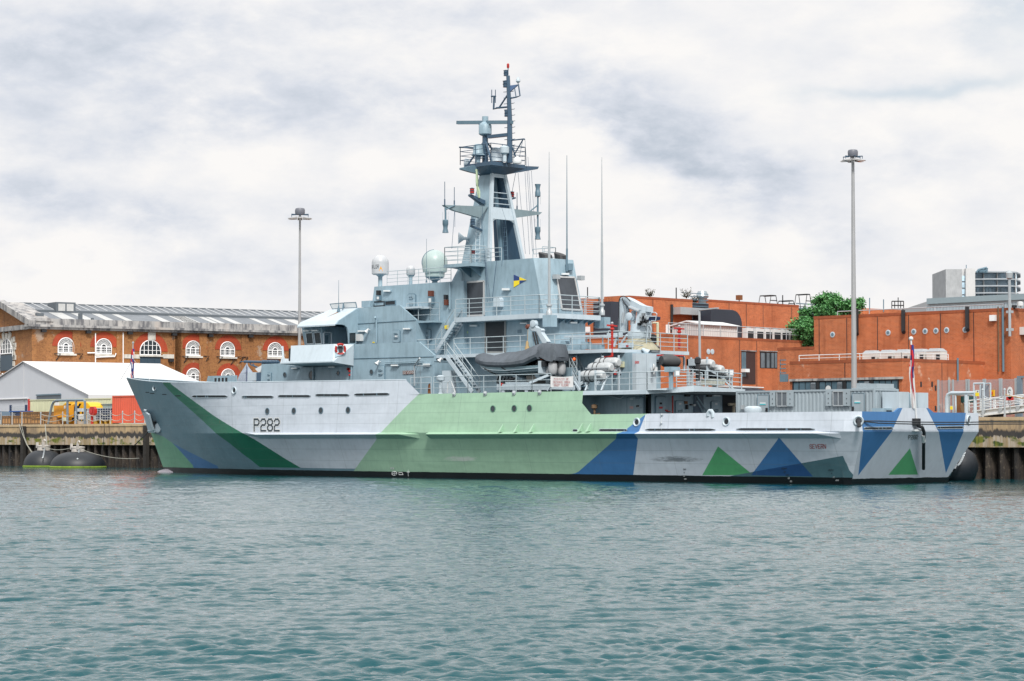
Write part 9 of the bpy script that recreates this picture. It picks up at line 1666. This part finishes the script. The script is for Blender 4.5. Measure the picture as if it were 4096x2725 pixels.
# ================================================================ right-hand quay: fence, gangway, frames, signs
MESHM = None
def meshmat():
    m, nt, b = new_mat('fence_mesh'); tc = nt.nodes.new('ShaderNodeTexCoord'); sx = nt.nodes.new('ShaderNodeSeparateXYZ'); nt.links.new(tc.outputs['Object'], sx.inputs[0])
    g = lambda s, p, w: nmath(nt, 'LESS_THAN', nmath(nt, 'FRACT', nmath(nt, 'DIVIDE', s, p)), w)
    k = nmath(nt, 'MAXIMUM', g(nmath(nt, 'ADD', sx.outputs[0], sx.outputs[1]), .076, .24), g(sx.outputs[2], .0127*2, .34)); b.inputs['Base Color'].default_value = (.30, .32, .36, 1); b.inputs['Roughness'].default_value = .5; nt.links.new(k, b.inputs['Alpha']); return m
FX = lambda x, y, yy=24.5: onY(cK(x, y), yy)
a, b = FX(275, 380), FX(1905, 345); ztf = (a.z+b.z)/2; TF = thing('security_fence', ((a.x+b.x)/2, 24.5, QZ), 'tall grey weldmesh security fence with steel posts along the right quay', 'fence')
m = MB(); m.quad((a.x, 24.5, QZ), (b.x+2, 24.5, QZ), (b.x+2, 24.5, ztf), (a.x, 24.5, ztf)); m.build('mesh_panel', meshmat(), TF, fix=False)
for x in (288, 515, 595, 880, 925, 1240, 1268, 1575, 1608, 1905, 1945): q = FX(x, 400); m = MB(); m.box(q.x-.06, q.x+.06, 24.38, 24.48, QZ, ztf+.05); m.build('fence_post', STEEL, TF)
a, b = FX(1935, 285, 23.6), FX(2075, 290, 23.6); t = thing('gate_frame', (a.x, 23.6, QZ), 'blue-grey steel portal frame at the right end of the fence', 'frame'); m = MB(); m.box(a.x, a.x+.35, 23.5, 23.7, QZ, a.z); m.build('post', PIPEM, t); m = MB(); m.box(a.x+.352, b.x+1.5, 23.5, 23.7, a.z-.14, a.z); m.build('lintel', PIPEM, t)
a, b = FX(1155, 445, 23.8), FX(1370, 760, 23.8); t = thing('wire_kiosk', ((a.x+b.x)/2, 23.8, QZ), 'pale glazed kiosk seen in front of the mesh fence', 'kiosk'); m = MB(); [m.tube([(x, y, QZ), (x, y, a.z)], .06, 5) for x in (a.x, b.x) for y in (23.0, 23.8)]; m.tube([(a.x, 23.0, a.z), (b.x, 23.0, a.z), (b.x, 23.8, a.z), (a.x, 23.8, a.z), (a.x, 23.0, a.z)], .06, 5); m.build('kiosk_frame', GREYL, t); m = MB(); m.box(a.x+.1, b.x-.1, 23.75, 23.78, QZ, a.z-.1); m.build('kiosk_back', mat('kiosk_panel', (.22,.24,.28), .4, 0, .1, 0, 0, lin_in=True), t)
# gangway rising to the right
gy = 18.6; Gp = lambda x, y, yy=gy: onY(cK(x, y), yy); tr0, tr1 = Gp(920, 800), Gp(2110, 672); gr0, gr1 = Gp(1000, 1020), Gp(2110, 890); bo0, bo1 = Gp(1000, 1130), Gp(2110, 1010); X_end = tr1.x+8; ext = lambda a, b: lerp(a, b, (X_end-a.x)/(b.x-a.x))
T = thing('gangway', ((tr0.x+X_end)/2, gy, QZ), 'white steel gangway with railings sloping up to the right along the quay', 'gangway'); g0, g1, h0_, h1_ = gr0, ext(gr0, gr1), bo0, ext(bo0, bo1)
for yy in (0, 1.4):
    o_ = V3((0, yy, 0)); m = MB(); m.hexa([h0_+o_, h1_+o_, h1_+o_+V3((0,.06,0)), h0_+o_+V3((0,.06,0))], [g0+o_, g1+o_, g1+o_+V3((0,.06,0)), g0+o_+V3((0,.06,0))])
    m.beam(g0+o_, g1+o_, .22, .08); m.beam(h0_+o_, h1_+o_, .22, .08); m.build('girder', WHITE, T); n_ = 9
    for i in range(n_): p, q = lerp(g0, g1, (i+.6)/n_)+o_, lerp(h0_, h1_, (i+.6)/n_)+o_; m = MB(); m.prism([p+V3((-.05,-.02,0)), p+V3((.3,-.02,0)), q+V3((.05,-.02,0)), q+V3((-.05,-.02,0))], (0, -.1, 0)); m.build('girder_stiffener', STEEL, T)
    a, b = tr0+o_, ext(tr0, tr1)+o_; m = MB()
    for k in (1, .66, .36): m.tube([lerp(g0+o_, a+V3((0,0,0)), k) if False else V3((a.x, a.y, g0.z+(a.z-g0.z)*k)), V3((b.x, b.y, g1.z+(b.z-g1.z)*k))], .05 if k == 1 else .035, 6)
    for i in range(13): u = i/12; p = lerp(V3((a.x, a.y, g0.z)), V3((b.x, b.y, g1.z)), u); m.tube([p, lerp(a, b, u)], .04, 5)
    m.build('railing', WHITE, T)
m = MB(); m.hexa([g0-UP*.05, g1-UP*.05, g1+V3((0,1.4,-.05)), g0+V3((0,1.4,-.05))], [g0, g1, g1+V3((0,1.4,0)), g0+V3((0,1.4,0))]); m.build('walkway', GREYD, T)
for x in (1400, 1545): q = Gp(x, 1110, gy+.6); m = MB(); m.box(q.x-.15, q.x+.15, gy+.3, gy+.9, QZ, lerp(bo0, bo1, .4).z); m.build('trestle_leg', BLACK, T)
# tubular frame beside the stern
a, b, c_ = Gp(455, 645, 17.8), Gp(860, 640, 17.8), Gp(1045, 635, 17.8); T = thing('tubular_guard', (b.x, 17.8, QZ), 'white tubular steel guard frame on the quay edge astern of the ship', 'frame'); m = MB(); m.tube([(a.x, 17.8, QZ), (a.x, 17.8, a.z-.35), (a.x+.1, 17.8, a.z-.1), (a.x+.35, 17.8, a.z), (c_.x, 17.8, a.z), (c_.x, 17.8, QZ)], .13, 8); m.build('outer_hoop', GREYL, T); m = MB(); m.tube([(b.x, 17.8, QZ), (b.x, 17.8, a.z-.13)], .13, 8); m.build('middle_post', GREYL, T); q = Gp(640, 680, 18.6); m = MB(); m.tube([(q.x, 18.6, QZ), (q.x, 18.6, q.z), (b.x, 18.6, q.z)], .07, 6); m.build('rear_hoop', GREYL, T)
def signb(x0, y0, x1, y1, yy, name, label, mt1, mt2, f0=0, f1=.6, txt=None):
    f = pxbox(cK, x0, y0, x1, y1, lambda p: onY(p, yy)); t = thing(name, tuple(f(.5, 0)), label, 'sign'); m = MB(); q = [f(0,0), f(1,0), f(1,1), f(0,1)]; m.hexa(q, [k+V3((0,.02,0)) for k in q]); m.build('sign_board', mt1, t); m = MB(); q = [f(.0,f0)-V3((0,.012,0)), f(1,f0)-V3((0,.012,0)), f(1,f1)-V3((0,.012,0)), f(.0,f1)-V3((0,.012,0))]; m.hexa(q, [k+V3((0,.01,0)) for k in q]); m.build('sign_colour', mt2, t); return f, t
f, t = signb(1053, 578, 1130, 705, 17.6, 'warning_sign', 'yellow and white warning sign on the right post of the tubular guard', WHITE, SIGNY, 0, .55); m = MB(); m.add([f(.2,.62)-V3((0,.02,0)), f(.42,.62)-V3((0,.02,0)), f(.31,.9)-V3((0,.02,0))], [(0,1,2)], 0); m.add([f(.6,.62)-V3((0,.02,0)), f(.78,.62)-V3((0,.02,0)), f(.78,.88)-V3((0,.02,0)), f(.6,.88)-V3((0,.02,0))], [(0,1,2,3)], 1); m.build('sign_symbols', [SIGNY, BLACK], t, fix=False)
signb(527, 908, 580, 995, 17.6, 'warning_sign', 'small yellow and white sign low on the tubular guard', WHITE, SIGNY, .1, .9)
q = Gp(1772, 640, 18.4); t = thing('oval_sign', (q.x, 18.4, q.z), 'white oval sign above a small red plate on the gangway rail', 'sign'); m = MB(); m.prism([V3((q.x+.22*cos(a), 18.4, q.z+.42*sin(a))) for a in np.linspace(0, 2*pi, 20, endpoint=False)], (0, .03, 0)); m.build('oval_board', WHITE, t); z = Gp(1772, 750, 18.4).z; m = MB(); m.box(q.x-.28, q.x+.28, 18.4, 18.43, z-.13, z+.1); m.build('red_plate', SIGNR, t); m = MB(); m.tube([(q.x, 18.44, QZ+.3), (q.x, 18.44, q.z)], .03, 5); m.build('sign_post', STEEL, t); m = MB(); m.tube([(q.x+.1*cos(a), 18.385, q.z+.12+.1*sin(a)) for a in np.linspace(.5, 5, 8)], .018, 4); m.tube([(q.x, 18.385, q.z-.2), (q.x, 18.385, q.z-.08)], .018, 4); m.build('sign_symbol', BLACK, t)
q = Gp(1402, 642, 24.3); t = thing('orange_box', (q.x, 24.3, q.z-.2), 'small orange call box on the mesh fence', 'box'); m = MB(); m.box(q.x-.2, q.x+.2, 24.2, 24.36, q.z-.22, q.z+.22); m.build('box_body', YELLOW, t); m = MB(); m.box(q.x-.14, q.x+.14, 24.18, 24.2, q.z-.1, q.z+.1); m.build('box_face', ORANGE, t)
a, b = Gp(735, 705, 19.4), Gp(915, 840, 19.4); t = thing('control_cabinet', ((a.x+b.x)/2, 19.4, QZ), 'dark green control cabinet with rusty stand inside the tubular guard', 'cabinet'); m = MB(); m.box(a.x, b.x, 19.4, 20, b.z, a.z); m.build('cabinet_body', mat('dark_green_paint', (.008,.05,.05), .4, 0, .1, 0, 0, lin_in=True), t); m = MB(); q = Gp(715, 800, 19.3); m.box(q.x-.16, q.x+.1, 19.2, 19.35, QZ, a.z+.1); m.build('cabinet_post', RUSTY, t); m = MB(); q = Gp(885, 755, 19.35); m.box(q.x-.08, q.x+.08, 19.37, 19.4, q.z-.15, q.z+.15); m.build('cabinet_notice', WHITE, t); m = MB(); q0 = Gp(760, 880, 19.5); m.lathe((q0.x, 19.5, QZ), (0,0,1), [(.22,0),(.2,.3),(.22,(q0.z-QZ)),(.1,q0.z-QZ+.15)], 10); m.build('hydrant_body', TIMBER, t)
for i, x in enumerate((1210, 1668)): 
    q = Gp(x, 1160, 17.4); dup(pp, (q.x, 17.4, QZ), 0, 'grey chain post on the right quay, %s of the pair below the gangway' % ('left' if i == 0 else 'right'), 'chain posts along the quay edge').scale = (1.2, 1.2, 1.55)
m = MB(); a, b = Gp(1210, 1000, 17.4), Gp(1668, 980, 17.4); m.tube(sag(V3((a.x, 17.4, QZ+1.5)), V3((b.x, 17.4, QZ+1.5)), .3), .03, 4); tag(m.build('guard_chain', STEEL, None, base=tuple(a)), 'grey chain slung between the two posts below the gangway', 'chain'); m = MB(); m.tube(sag(V3((b.x, 17.4, QZ+1.5)), V3((b.x+8, 17.4, QZ+1.5)), .45), .03, 4); tag(m.build('guard_chain', mat('tan_rope', (.42,.28,.13), .8, 0, .1, 0, 0, lin_in=True), None, base=tuple(b)), 'tan rope sagging to the right from the right-hand chain post', 'rope')
